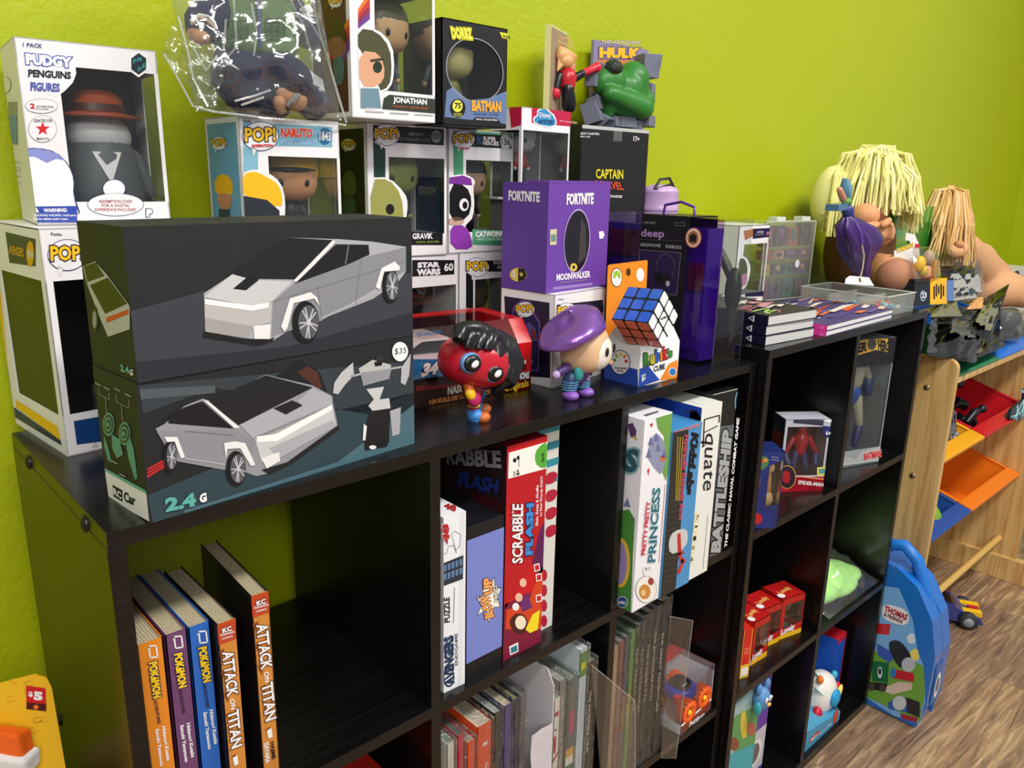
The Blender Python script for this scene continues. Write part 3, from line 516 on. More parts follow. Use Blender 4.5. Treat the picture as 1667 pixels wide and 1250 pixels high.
# top row
def ex(mb, F, L):
    for k, c in enumerate(('#e8742a', '#c2372e', '#8a2a4a', '#6d3a8c')): mb.art(L, '2', [(965+k*30, 330-k*8), (1130, 60+k*45), (1130, 100+k*45), (990+k*30, 340)], M(c), 2); mb.art(F, '2', [(1155, 110+k*28-60), (1222, 10+k*40-60), (1222, 48+k*40-60), (1155, 138+k*28-60)], M(c), 2)
    mb.art(F, '2', [(1150, 150), (1260, 160), (1350, 250), (1360, 400), (1340, 500), (1270, 530), (1290, 610), (1165, 620)], W_, 3, 1); mb.art(F, '2', [(1153, 160), (1260, 175), (1335, 270), (1345, 400), (1330, 490), (1265, 520), (1265, 330), (1155, 300)], M('#4a4a2c'), 4, 1); mb.art(F, '2', [(1158, 285), (1280, 300), (1310, 420), (1270, 490), (1162, 490)], M('#d9a27e'), 5, 1); mb.oval(F, '2', 1263, 380, 26, 33, M('#22301e'), 6); mb.art(F, '2', [(1220, 338), (1300, 325), (1302, 340), (1225, 352)], M('#3a3a20'), 6); mb.art(F, '2', [(1168, 498), (1270, 500), (1285, 610), (1170, 610)], M('#6d8c9a'), 4)
    mb.art(F, '2', [(1300, 555), (1330, 535), (1590, 560), (1590, 640), (1290, 615)], M('#30372a'), 4); mb.text(F, '2', 'JONATHAN', (1352, 588), (1542, 602), (1352, 546), W_, 5, .04); mb.text(F, '2', 'VINYL FIGURE', (1348, 605), (1548, 618), (1348, 595), M('#c2562c'), 5)
    for k in range(3): mb.line(F, '2', [(1195+k*140, 628+k*9), (1300+k*140, 634+k*9)], 8, M('#b8bab8'), 4)
    mb.art(L, '2', [(985, 260), (1010, 140), (1060, 125), (1092, 200), (1090, 320), (1000, 320)], M('#8a5a48'), 3, 1); mb.art(L, '2', [(990, 230), (1000, 130), (1060, 120), (1095, 180), (1090, 260), (1060, 200), (1000, 215)], M('#3c2e1c'), 4, 1); mb.art(L, '2', [(1010, 320), (1085, 320), (1075, 480), (1030, 480)], M('#4a6a70'), 3, 1)
popbox(Bx(.350, .200, .328, -1, .115, .09, .158), 'tall white figure box with red and orange stripes on its side, top of the pile', W_, M('#4b1f22'), '2', None, stdfig('#d8b080', '#5c5a40', '#5d6a70', '#3a424c', .118, .075, 10), ex, inner=M('#7a8a50'), hl={'F': (.28, .2, .97, .9), 'R': (0, .2, .85, .9)}, sidelogo=('2', 1030, 10, 40))
def art(mb, B):
    F, L = B.f('F'), B.f('L'); bl = M('#6378a0')
    mb.art(F, '3', [(172, 545), (210, 520), (240, 545), (300, 600), (420, 590), (545, 540), (548, 745), (160, 700)], bl, 1); mb.art(F, '3', [(320, 725), (345, 700), (475, 708), (520, 765), (160, 740), (160, 708)], M('#17171b'), 2)
    mb.text(F, '3', 'BORDZ'.replace('BORDZ', 'DORBZ'), (205, 232), (330, 240), (192, 160), M('#e7e04a'), 4, .06, out=M('#b8b020'), ob=.14); mb.text(F, '3', 'BATMAN', (322, 665), (495, 672), (322, 598), M('#f0a82c'), 4, .05, out=M('#4a5a8a'), ob=.08)
    mb.text(F, '3', 'SERIES ONE', (335, 686), (482, 692), (335, 676), M('#3c4f86'), 4); mb.text(F, '3', 'VINYL COLLECTIBLE', (345, 718), (475, 724), (345, 708), W_, 4)
    mb.oval(F, '3', 238, 648, 46, 56, K_, 3); mb.oval(F, '3', 236, 635, 30, 36, M('#e8e04a'), 4); mb.text(F, '3', '75', (218, 650), (256, 650), (218, 615), K_, 5, .03)
    mb.text(F, '3', 'LIMITED', (212, 686), (264, 688), (212, 676), M('#c8c040'), 4); mb.text(F, '3', 'EDITION', (214, 698), (262, 700), (214, 689), M('#c8c040'), 4)
    mb.art(F, '3', [(488, 192), (560, 205), (560, 240), (505, 230)], M('#d8d428'), 3); mb.text(F, '3', '036', (507, 228), (552, 236), (507, 206), K_, 4, .02)
    # oval window frame
    mb.add([F.P(F.w*.5+F.w*.43*rr*math.cos(t), F.h*.55+F.h*.3*rr*math.sin(t), .0003) for rr in (1, 1.035) for t in [2*math.pi*i/40 for i in range(40)]], [(i, (i+1) % 40, 40+(i+1) % 40, 40+i) for i in range(40)], M('#8c8f98'))
    n = 40                      # black card with an oval hole
    ring = [(F.w*.5+F.w*.43*math.cos(2*math.pi*i/n), F.h*.55+F.h*.3*math.sin(2*math.pi*i/n)) for i in range(n)]
    a0, b0, a1, b1 = .05*F.w, .2*F.h, .95*F.w, .9*F.h
    def edge(i):
        c, q = math.cos(2*math.pi*i/n), math.sin(2*math.pi*i/n); k = min((a1-F.w*.5)/max(abs(c), 1e-6), ((b1-F.h*.55) if q > 0 else (F.h*.55-b0))/max(abs(q), 1e-6)); return (F.w*.5+c*k, F.h*.55+q*k)
    rect = [edge(i) for i in range(n)]
    mb.add([F.P(*p, 0) for p in ring]+[F.P(*p, 0) for p in rect], [(i, (i+1) % n, n+(i+1) % n, n+i) for i in range(n)], M('#18181b'))
    for c in ((a0, b0), (a1, b0), (a1, b1), (a0, b1)): mb.add([F.P(c[0], c[1], -.00005), F.P(F.w*.5+(c[0]-F.w*.5)*.72, c[1], -.00005), F.P(c[0], F.h*.55+(c[1]-F.h*.55)*.72, -.00005)], [(0, 1, 2)], M('#18181b'))
winbox(Bx(.477, .200, .328, 0, .106, .08, .121), 'toy_box', 'black figure box with a large oval window, right end of the top row', 'toy box', GP, {'F': M('#18181b'), '*': M('#18181b')}, {'F': (.05, .2, .95, .9)}, M('#4c5a2c'), art,
       lambda mb, B: figure(mb, B.P(.047, .040, .004), 15, .114, M('#c8c080'), M('#1e2016'), M('#8a8a40'), M('#3a4420'), False))
# red topped clear window box
B = Bx(.625, .215, .235, 3, .103, .06, .124)
def art(mb, B):
    F, L = B.f('F'), B.f('L')
    mb.art(F, '3', [(682, 632), (978, 668), (972, 762), (682, 735)], M('#bf1742'), 1); mb.art(L, '3', [(548, 640), (668, 640), (668, 735), (560, 765)], M('#bf1742'), 1)
    mb.art(F, '3', [(690, 735), (690, 700), (715, 690), (712, 655), (760, 640), (790, 665), (820, 690), (835, 745), (800, 768), (740, 755)], W_, 2, 1); mb.art(F, '3', [(695, 730), (698, 705), (722, 692), (718, 662), (760, 648), (785, 672), (812, 695), (828, 742), (795, 758), (740, 748)], M('#3a8fc0'), 3, 1)
    mb.text(F, '3', 'Disney', (725, 700), (795, 705), (725, 672), W_, 5, .02); mb.text(F, '3', 'MYSTERY', (722, 742), (818, 745), (722, 715), M('#14507c'), 5, .05); mb.text(F, '3', 'VINYL COLLECTIBLE', (845, 728), (950, 740), (845, 718), M('#f0b8c4'), 4)
winbox(B, 'toy_box', 'clear-sided figure box with a red top band and blue logo', 'toy box', GP, W_, {'F': (.04, .03, .97, .76), 'L': (.06, .03, .94, .76), 'R': (.05, .03, .95, .76)}, M('#4a4c4a'), art, stdfig('#b8b6b4', '#343232', '#a83a2a', '#222224', .092, .05, 5))
r = thing('toy_box', 'plain white carton lifting the red-topped figure box above the shelf', 'toy box', (.68, .25, H)); MB().box(.632, .722, .225, .285, H, H+.2348, M('#9a9a98')).build('carton', r)
# ---- black statue carton, with the two statues on it
B = Bx(.788, .252, 0, 0, .165, .1, .346)
def art(mb, B):
    F = B.f('F'); mb.text(F, '3', 'CAPTAIN', (1065, 1068), (1228, 1072), (1065, 1010), M('#e8d820'), 3, .02); mb.text(F, '3', 'MARVEL', (1075, 1125), (1232, 1138), (1065, 1078), M('#e0502a'), 3, .02)
    mb.text(F, '3', '17+', (1290, 845), (1326, 848), (1290, 815), W_, 3, .02); mb.text(F, '3', 'STATUE STANDEE', (1060, 1180), (1222, 1184), (1060, 1165), W_, 3, .02); mb.text(F, '3', 'ADULT COLLECTIBLE', (972, 805), (1085, 808), (972, 792), W_, 3); mb.text(F, '3', 'NOT A TOY', (972, 822), (1032, 825), (972, 812), W_, 3)
    mb.rect(F, .0, .985, 1, 1, M('#b9bcb8'), 1); mb.rect(F, .45, .94, .58, .985, M('#5a5f5c', .15), 1)
r = thing('statue_carton', 'tall matte black carton with yellow and orange lettering near the purple tumbler', 'box', B.base()); mb = MB(); B.solid(mb, M('#141416', .5)); art(mb, B); mb.build('carton', r)
zt = .3462
Y0 = .30
r = thing('statue', 'grey rubble statue with a purple-grey and orange backing plaque and green mass', 'statue', (.9, .3, H+zt))
F = Fr(at(961, 206, y=.335), (1, 0, 0), (0, 0, 1), .142, .2); a, b = F.uv(zp('j', 30, 165)); c, d = F.uv(zp('j', 672, 160))
Q = Fr((F.o.x, .335, H+zt), (1, 0, 0), (0, 0, 1), c, .142)
mb = MB(); mb.obox(Q, 0, 0, Q.w, Q.h, -.006, 0, M('#8a82a4')); mb.art(Q, 'j', [(20, 480), (90, 395), (640, 410), (650, 760), (20, 760)], M('#d07a3c'), 1); mb.art(Q, 'j', [(20, 560), (120, 560), (110, 760), (20, 745)], M('#b8502c'), 2); mb.art(Q, 'j', [(600, 560), (650, 550), (645, 680), (600, 680)], M('#a8341c'), 2)
mb.text(Q, 'j', 'THE INCREDIBLE', (125, 222), (565, 226), (125, 180), M('#cfc0b4'), 3, .03, out=M('#5c4f6a'), ob=.07); mb.text(Q, 'j', 'HULK', (105, 380), (572, 384), (108, 255), M('#f0bb28'), 3, .07, out=M('#6a4a7c'), ob=.14); mb.build('plaque', r)
def P(x, y, yy, z='j'): return at(*zp(z, x, y), y=yy)
mb = MB(); gm = M('#2e7a2c', .4, var=.2, sc=20)
for c, rr in (((380, 900), (.047, .035, .024)), ((230, 650), (.026, .026, .03)), ((480, 640), (.032, .028, .032)), ((400, 730), (.035, .03, .03)), ((560, 870), (.026, .028, .025)), ((500, 760), (.026, .026, .026)), ((200, 880), (.014, .02, .028)), ((150, 640), (.02, .02, .022))): mb.ell(P(*c, .29), rr, gm)
mb.cap(P(230, 780, .268), P(600, 940, .268), .013, .02, gm); mb.build('green_mass', r, remesh=.0025)
mb = MB(); mb.ell(P(265, 490, .278), (.0155, .016, .013), M('#1c2a20', .6, bump=1, sc=200)); mb.build('dark_cap', r)
mb = MB(); rk = M('#6b6f80', .6, var=.2, sc=40)
random.seed(3)
def rock(mb, c, s, m):
    rt = Matrix.Rotation(random.uniform(-.5, .5), 3, 'Z') @ Matrix.Rotation(random.uniform(-.5, .5), 3, 'X'); mb.hexa([Vector(c)+rt @ Vector((s[0]*a*random.uniform(.8, 1), s[1]*b*random.uniform(.8, 1), s[2]*cc*random.uniform(.8, 1))) for cc in (-1, 1) for a, b in ((-1, -1), (1, -1), (1, 1), (-1, 1))], m)
for c, s in (((650, 470), (.019, .018, .02)), ((655, 760), (.012, .012, .014)), ((120, 1080), (.019, .02, .014)), ((240, 1110), (.011, .015, .01)), ((590, 1090), (.022, .02, .011)), ((380, 1110), (.018, .02, .01)), ((60, 900), (.01, .012, .012)), ((30, 1000), (.012, .015, .018)), ((20, 620), (.008, .01, .012)), ((120, 480), (.007, .008, .008)), ((480, 1120), (.012, .018, .008))): rock(mb, P(*c, .29), s, rk)
for v in mb.v: pass
mb.v = [(a, b, max(c, H+zt+.0005)) for a, b, c in mb.v]; mb.build('rubble', r, bev=.001)
r = thing('statue', 'slim beige-edged plaque statue with a red, black and tan figure in relief', 'statue', (.8, .28, H+zt))
p0 = at(893, 172, y=.285); z0 = H+zt; A = Vector((p0.x, .285, z0)); ang = R(26)
Q = Fr(A, (math.cos(ang), math.sin(ang), 0), (0, 0, 1), .0845, .140); mb = MB(); mb.obox(Q, 0, 0, Q.w, Q.h, -.009, 0, M('#d9cf94')); mb.rect(Q, .03, .02, .97, .98, M('#a08a74'), 1); mb.text(Q, '3', 'CAPTAIN', (838, 232), (930, 262), (838, 205), M('#d8b070'), 3, .04); mb.text(Q, '3', 'MARVEL', (838, 262), (940, 298), (838, 235), M('#d8b070'), 3, .05); mb.build('plaque', r)
def P3(x, y, off): u, v = Q.uv(zp('3', x, y)); return Q.P(u, v, off)
P3 = lambda x, y, o: at(*zp('3', x, y), y=.292-o)
mb = MB(); mb.ell(P3(912, 405, 0), (.008, .009, .011), M('#c98d68')); mb.cap(P3(895, 465, 0), P3(900, 560, 0), .0155, .009, M('#c21f2e', .3)); mb.cap(P3(900, 530, .004), P3(905, 630, 0), .0095, .012, M('#1b1b22', .3)); mb.cap(P3(935, 470, .004), P3(985, 440, .01), .0065, .006, M('#1b1b22', .3)); mb.cap(P3(990, 438, .01), P3(1060, 405, .014), .0055, .006, M('#d2253c', .3)); mb.ell(P3(1072, 403, .014), (.008, .008, .008), M('#d2253c', .3)); mb.cap(P3(850, 450, 0), P3(830, 545, 0), .0055, .005, M('#1b1b22', .3)); mb.ell(P3(830, 555, 0), (.007, .006, .009), M('#d2253c', .3))
mb.build('relief_figure', r)
mb = MB(); random.seed(5); tnh = M('#d8a46a', var=.15, sc=90); mb.ell(P3(890, 365, .002), (.015, .010, .011), tnh); mb.ell(P3(868, 330, 0), (.012, .009, .012), tnh); mb.ell(P3(905, 345, 0), (.012, .009, .008), tnh)
for k in range(22): t = k/21; mb.tube([P3(925+20*t, 395-55*t, .004), P3(890+15*t, 350-35*t+8*(k % 3), .006), P3(835+10*t, 425-150*t, .0)], [.0035, .0045, .0012], M('#d8a46a', var=.15, sc=90), 6)
mb.build('hair', r)
# ---- front row on the long shelf, right half
B = Bx(.569, .086, 0, 5.7, .112, .092, .123)
def ex(mb, B):
    F, L = B.f('F'), B.f('L')
    mb.art(L, '6', [(592, 448), (862, 488), (868, 938), (755, 930), (612, 880)], M('#1c1b35'), 1); mb.art(L, '6', [(640, 540), (655, 500), (700, 470), (750, 478), (780, 560), (808, 600), (800, 900), (700, 890), (650, 880)], M('#6a4a90'), 2); mb.art(L, '6', [(648, 545), (662, 508), (703, 480), (745, 487), (770, 565), (800, 605), (792, 890), (700, 880), (658, 870)], M('#2a2650'), 3)
    poplogo(mb, L, '6', 718, 528, 56); mb.art(L, '6', [(690, 660), (740, 600), (780, 640), (795, 720), (760, 715), (740, 760)], M('#5c4a8a'), 4); mb.art(L, '6', [(755, 640), (778, 655), (790, 705), (758, 705)], M('#7a3a30'), 5)
    mb.text(L, '6', '50', (738, 850), (765, 853), (738, 825), GREY, 4); poplogo(mb, F, '6', 965, 540, 62); mb.text(F, '6', 'Funko', (915, 472), (945, 470), (915, 462), NAVY, 3)
    mb.art(F, '6', [(905, 500), (1180, 470), (1185, 540), (1050, 570), (905, 590)], M('#1c1b35'), 1); mb.art(F, '6', [(1075, 840), (1185, 815), (1185, 880), (1075, 900)], M('#1c1b35'), 2); mb.text(F, '6', 'THE JOKER', (1095, 868), (1175, 855), (1094, 838), W_, 3, .02)
    mb.line(F, '6', [(1090, 895), (1182, 880)], 5, GREY, 3)
winbox(B, 'toy_box', 'white figure box with navy and violet side, under the purple box', 'toy box', GP, W_, {'F': (.16, .19, .97, .75), 'R': (0, .2, .85, .75)}, M('#2c2a2a'), ex, stdfig('#e3d8cc', '#3b6a3a', '#5a2f7a', '#5a2f7a', .085, .062))
B = Bx(.566, .100, .1235, 4.5, .129, .078, .137); PU, PD = M('#6b3fa0', .4), M('#4c2a86', .4)
def ex(mb, B):
    F, L, T = B.f('F'), B.f('L'), B.f('T')
    mb.rect(L, 0, 0, 1, 1, M('#5f3a98', .4), 0); mb.text(L, '3', 'FORTNITE', (545, 1200), (732, 1212), (546, 1138), W_, 3, .05); mb.text(F, '3', 'FORTNITE', (889, 1228), (1050, 1222), (891, 1156), W_, 3, .05)
    mb.text(F, '6', 'MOONWALKER', (902, 358), (1105, 336), (902, 316), W_, 3, .04); mb.oval(F, '6', 1005, 275, 21, 24, M('#d9c04a'), 3); mb.oval(F, '6', 1005, 275, 8, 10, K_, 4)
    mb.line(F, '6', [(920, 368), (1085, 350)], 4, GREY, 3); mb.line(F, '6', [(880, 403), (1115, 375)], 14, M('#a58ac8'), 3); mb.line(F, '6', [(880, 403), (1115, 375)], 2, PD, 4)
    mb.oval(L, '6', 677, 320, 51, 41, M('#e8c84a'), 3); mb.art(L, '6', [(677, 279), (715, 288), (728, 322), (712, 352), (677, 361)], K_, 4); mb.text(L, '6', '5', (640, 335), (665, 340), (640, 295), W_, 5, .05)
    mb.art(L, '6', [(697+16*math.sin(k*math.pi/5)*(1 if k % 2 == 0 else .42), 318-18*math.cos(k*math.pi/5)*(1 if k % 2 == 0 else .42)) for k in range(10)], M('#e8c84a'), 6)
    mb.art(F, '6', [(864, 50), (904, 46), (902, 140), (863, 144)], M('#cfc8a0'), 3); mb.art(F, '6', [(868, 80), (899, 78), (897, 120), (868, 122)], M('#6f8a80'), 4); mb.art(F, '6', [(1156, 62), (1180, 58), (1190, 82), (1178, 104), (1158, 106)], W_, 3)
    n = 36; c = F.uv(zp('6', 1025, 122)); rx, ry = .0265, .040; ring = [(c[0]+rx*math.cos(2*math.pi*i/n), c[1]+ry*math.sin(2*math.pi*i/n)) for i in range(n)]
    mb.add([F.P(a, b, .0006) for a, b in ring], [tuple(range(n))], M('#1a1522', .25)); mb.add([F.P(c[0]+(a-c[0])*k, c[1]+(b-c[1])*k, .0008) for k in (1, 1.05) for a, b in ring], [(i, (i+1) % n, n+(i+1) % n, n+i) for i in range(n)], M('#b9a4d8'))
    mb.add([F.P(c[0]+.004, c[1]-.03, .0009), F.P(c[0]+.02, c[1]-.02, .0009), F.P(c[0]+.017, c[1]+.02, .0009), F.P(c[0]+.006, c[1]+.03, .0009)], [(0, 1, 2, 3)], M('#3f3838', .2))
r = thing('toy_box', 'solid purple toy box with an oval window and white lettering', 'toy box', B.base()); mb = MB(); B.solid(mb, PU); ex(mb, B)
mb.obox(B.f('T'), 0, 0, B.w, B.d*.5, .0002, .003, PU); mb.build('carton', r)
# race car box
B = Bx(.336, .130, 0, -6.6, .2145, .115, .09)
CR_ = M('#c3161c', .3)
r = thing('toy_car_box', 'red window box holding a white and blue race car numbered 34', 'toy box', B.base()); mb = MB()
X0, Y0_, Z0_ = B.w, B.d, B.h
pr = [(0, 0), (0, .062), (.022, .09), (Y0_, .09), (Y0_, 0)]        # side profile with sloped front top
SF = Fr(B.P(0, 0, 0), B.Y, B.Z, B.d, B.h)
def prof(x0, x1, m): 
    f = Fr(B.P(x0, 0, 0), B.Y, B.Z, B.d, B.h); return mb.prism(f, pr, 0, x1-x0, m)
prof(B.w-.022, B.w, CR_); prof(0, .006, CR_)
mb.obox(B.f('F'), 0, 0, B.w, .022, -.115, 0, M('#3a1612', .3)); mb.obox(B.f('B'), 0, 0, B.w, B.h, -.001, 0, M('#4d1a1c'))
mb.obox(B.f('T'), 0, .095, B.w, .115, -.002, .0002, CR_); mb.obox(B.f('F'), 0, 0, .02, .022, -.001, .0002, CR_)
F = B.f('F'); mb.art(F, '6', [(50, 980), (560, 940), (560, 1070), (50, 1130)], M('#2a1310'), 1); mb.art(F, '6', [(60, 985), (350, 965), (345, 985), (60, 1015)], M('#7a1a1a'), 2)
mb.text(F, '6', '1:24 SCALE DIE CAST STOCK CAR', (143, 1096), (520, 1032), (143, 1068), M('#d88a3c'), 3, .03); mb.text(F, '6', 'NASCAR', (250, 1040), (400, 1012), (252, 990), M('#d8c8b8'), 3, .05, ); mb.text(F, '6', 'REPLICA', (455, 1035), (540, 1022), (455, 1012), M('#d88a3c'), 3, .03)
mb.text(F, '6', 'RACING', (622, 905), (720, 888), (622, 870), K_, 3, .06, out=CR_); mb.text(F, '6', 'CHAMPIONS', (600, 958), (738, 940), (600, 915), W_, 4, .05, out=K_, ob=.12); mb.text(F, '6', 'Originals', (590, 1018), (735, 985), (588, 975), YEL, 4, .02, out=K_, ob=.06)
mb.art(F, '6', [(674, 840), (720, 830), (720, 850), (676, 856)], W_, 3)
mb.build('carton', r)
mb = MB(); mb.add([B.P(.006, -.0005, .022), B.P(B.w-.022, -.0005, .022), B.P(B.w-.022, -.0005, .062), B.P(.006, -.0005, .062), B.P(.006, .022, .0903), B.P(B.w-.022, .022, .0903), B.P(B.w-.022, .095, .0903), B.P(.006, .095, .0903)], [(0, 1, 2, 3), (3, 2, 5, 4), (4, 5, 6, 7)], clearmat('smoky_red_window_film', (.9, .78, .76), .07, .05, .2, 18)); mb.build('window', r)
# car model inside
mb = MB(); CS = [(0, .006), (.0, .026), (.03, .034), (.062, .036), (.085, .054), (.125, .055), (.155, .038), (.19, .034), (.196, .024), (.196, .006)]
f = Fr(B.P(.186, .020, .022), -B.X, B.Z, .2, .06); wt = M('#e9ecee', .2, coat=.5); bl = M('#2679b8', .2, coat=.5)
mb.prism(f, CS, .001, .062, wt); mb.prism(f, [(.0, .007), (.0, .026), (.05, .031), (.09, .027), (.14, .033), (.196, .02), (.196, .007)], 0, -.0008, bl)
mb.prism(f, [(.07, .037), (.088, .051), (.122, .052), (.146, .039)], .0002, -.0008, M('#23252c', .2))
for i in range(7): mb.tube([f.P(.098+i*.005, .038, .0006), f.P(.1+i*.0045, .05, .0006)], .0005, GREY, 4)
for j in range(3): mb.tube([f.P(.098, .041+j*.0035, .0006), f.P(.128, .041+j*.0035, .0006)], .0005, GREY, 4)
f2 = Fr(B.P(.0, .019, .022), B.X, B.Z, .25, .06); mb.text(f2, '6', 'QUALITY', (62, 690), (215, 672), (62, 668), bl, 4, .03); mb.text(f2, '6', '34', (88, 935), (185, 915), (110, 850), M('#f4f4f4'), 4, .06, out=M('#0d3860'), ob=.1)
mcar = mb.build('model_car', r)
for u in (.035, .155):
    mb = MB(); mb.tube([f.P(u, .011, -.0015), f.P(u, .011, .018)], .0145, TYR, 20); mb.tube([f.P(u, .011, -.002), f.P(u, .011, 0)], .009, G1, 16); mb.build('wheel', mcar)
# ---- standing figure with the red head and black swept hair
fo = at(768, 682, z=0); r = thing('vinyl_figure', 'small figure with a tilted red head and swept black hair', 'figurine', fo)
def Q(x, y, dy=0., z='i'): return at(*zp(z, x, y), y=fo.y+dy)
rd, bk = M('#b81a2c', .3), M('#1b1b1e', .25)
ti = Matrix.Rotation(R(14), 3, 'Y') @ Matrix.Rotation(R(-12), 3, 'Z')
mb = MB(); mb.ell(Q(400, 495, 0), (.041, .033, .0275), rd, ti, 28, .8); hd = mb.build('head', r)
FH = Fr(Q(400, 510, -.036), (math.cos(R(-12)), math.sin(R(-12)), 0), (0, 0, 1), .1, .1)
mb = MB(); 
for (x, y, a) in ((368, 505, .15), (575, 590, -.1)):
    c = Q(x, y, -.028); t2 = Matrix.Rotation(R(14), 3, 'Y'); mb.ell(c, (.0145, .006, .0115), M('#5b8ac0', .3), t2, 20); mb.ell(c+Vector((0, -.0022, 0)), (.0125, .006, .0098), M('#0e0e10', .3), t2, 20); mb.ell(c+Vector((0, -.0075, 0)), (.0055, .0015, .004), W_, Matrix.Rotation(R(-20), 3, 'Y'), 12)
mb.build('eyes', hd)
mb = MB()
random.seed(11)
for k in range(26):               # swept locks
    t = k/25; a = Q(250+470*t*.35, 300-60*math.sin(t*3), -.022+.02*t); e = Q(330+430*t, 370+ (330*t if t > .5 else 40*t), -.03+.012*random.random()); m_ = Q(300+420*t, 235+60*t*t*2, -.012)
    mb.tube([a, (a+m_)/2+Vector((0, 0, .006)), m_, (m_+e)/2+Vector((.004, -.004, .003)), e], [.006, .010, .011, .009, .003], bk, 8)
mb.ell(Q(560, 400, .008), (.034, .028, .027), bk, ti, 20); mb.ell(Q(690, 520, .006), (.013, .022, .03), bk, None, 16); mb.ell(Q(360, 300, .004), (.02, .02, .013), bk, None, 16)
mb.cap(Q(700, 600, -.01), Q(590, 760, .0), .013, .006, bk); mb.build('hair', hd)
mb = MB(); mb.cap(Q(380, 690), Q(390, 780), .0125, .012, M('#8a1f28', .4)); mb.build('torso', r)
mb = MB(); mb.cap(Q(345, 700, -.01), Q(360, 770, -.014), .006, .0055, M('#d46a1c')); mb.cap(Q(360, 770, -.014), Q(372, 800, -.015), .006, .006, YEL); mb.ell(Q(405, 835, -.016), (.0085, .006, .0085), M('#b8245c')); mb.build('arm', r)
mb = MB(); mb.cap(Q(440, 720, -.002), Q(470, 790, .0), .0055, .005, M('#2f6aa8')); mb.build('arm', r)
for s, (x0, x1, dy) in enumerate(((380, 385, -.004), (430, 450, .02))):
    mb = MB(); yy = 0 if s == 0 else .0; top = Q(x0+10, 800, dy*.6); fx = Vector((top.x+(.0 if s == 0 else .002), fo.y+dy, H)); mb.cap(top, fx+Vector((0, 0, .016)), .0085, .0065, M('#b2202a') if s == 0 else M('#2a5c9c'))
    for j in range(3): mb.lathe(fx+Vector((0, 0, .016+.0042*j)), [(.0068, 0), (.0076, .0015), (.0068, .003)], YEL if s == 0 else M('#3a6a9c'), 14)
    mb.ell(fx+Vector((0, -.002, .006)), (.009, .011, .008), M('#3f86cf'), None, 14, zmin=-.7); mb.ell(fx+Vector((.006, -.010, .0045)), (.0085, .0075, .0062), M('#c86a30'), None, 12, zmin=-.7); mb.build('leg', r)
# ---- standing figure with the big violet beret
fo = at(938, 645, z=0); r = thing('vinyl_figure', 'small pale-faced figure with a big metallic violet beret and chequered trousers', 'figurine', fo)
hat = M('#9060b4', .25, .65)
hy = Matrix.Rotation(R(24), 3, 'Z')
mb = MB(); mb.ell(Q(1400, 370, 0), (.034, .029, .030), M('#ddb48c', .45), hy, 28, .75); mb.ell(Q(1455, 400, -.006), (.0285, .026, .024), M('#e6ddd0', .45), hy, 24, .8)
for x, y in ((1395, 392), (1550, 345)): pass
c = Q(1400, 370, 0); fwd = hy @ Vector((0, -1, 0)); side = hy @ Vector((1, 0, 0))
for s_, k in ((-1, -.0125), (1, .0165)): mb.ell(c+fwd*.031+side*k+Vector((.003, 0, .000)), (.0046, .002, .0058), K_, hy, 14)
mb.ell(c+fwd*.0315+side*.006+Vector((.003, 0, -.0165)), (.0068, .002, .0022), M('#b88a5c'), hy @ Matrix.Rotation(R(-12), 3, 'Y'), 12); hd = mb.build('head', r)
mb = MB(); rt = Matrix.Rotation(R(-17), 3, 'Y') @ Matrix.Rotation(R(12), 3, 'Z'); HC = Q(1290, 225, 0)
vs = []; n1, n2 = 36, 18
for i in range(n2+1):
    ph = -math.pi/2+math.pi*i/n2
    for j in range(n1):
        th = 2*math.pi*j/n1; wv = 1+.05*math.sin(3*th+4*ph)+.03*math.sin(5*th-2*ph)
        x, y, z = .052*math.cos(ph)*math.cos(th)*wv, .036*math.cos(ph)*math.sin(th)*wv, (.024 if ph > 0 else .012)*math.sin(ph)*(1+.25*math.cos(th))
        vs.append(HC+rt @ Vector((x, y, z)))
mb.add(vs, [(i*n1+j, i*n1+(j+1) % n1, (i+1)*n1+(j+1) % n1, (i+1)*n1+j) for i in range(n2) for j in range(n1)], hat, True)
mb.lathe(Q(1420, 262, 0), [(.0335, -.004), (.036, -.001), (.036, .009), (.030, .014)], hat, 26, Matrix.Rotation(R(-12), 3, 'Y')); mb.build('beret', hd, remesh=.0016)
mb = MB(); jk = M('#4f3370'); mb.cap(Q(1340, 560), Q(1330, 610), .0135, .0145, jk); mb.build('jacket', r)
mb = MB(); mb.ell(Q(1348, 580, -.011), (.0075, .006, .013), M('#3aa3a0')); mb.cap(Q(1375, 530, -.013), Q(1362, 585, -.014), .002, .002, M('#b8402c')); mb.build('shirt', r)
for a, b, hn in (((1235, 545), (1175, 585), (1140, 612)), ((1420, 545), (1432, 590), (1415, 640))):
    mb = MB(); mb.cap(Q(*a, -.004), Q(*b, -.006), .0065, .0055, jk); mb.ell(Q(*hn, -.008), (.0055, .005, .0055), M('#b59ac8')); mb.build('arm', r)
chk = M('#2c4a7a'); 
for x0, x1 in ((1275, 1255), (1375, 1372)):
    mb = MB(); a = Q(x0, 650, -.002); b = Vector((Q(x1, 780).x, fo.y, H+.012)); mb.cap(a, b, .0105, .009, M('#274069'))
    for k in range(4):
        p = b+(a-b)*(k/4+.05); mb.lathe(p, [(.0101+.0003*k, -.0007), (.0105+.0003*k, .0), (.0101+.0003*k, .0007)], M('#5f9ac0'), 14)
    for k in range(8): an = k*math.pi/4; dv = Vector((math.cos(an), math.sin(an), 0)); mb.tube([b+dv*.0094, a+dv*.0109], .0005, M('#5f9ac0'), 4)
    mb.ell(Vector((b.x-.002+.004*(x0 > 1300), b.y-.005, H+.005)), (.0095, .012, .0065), M('#8a5cb8', .3), None, 14, zmin=-.75); mb.build('leg', r)
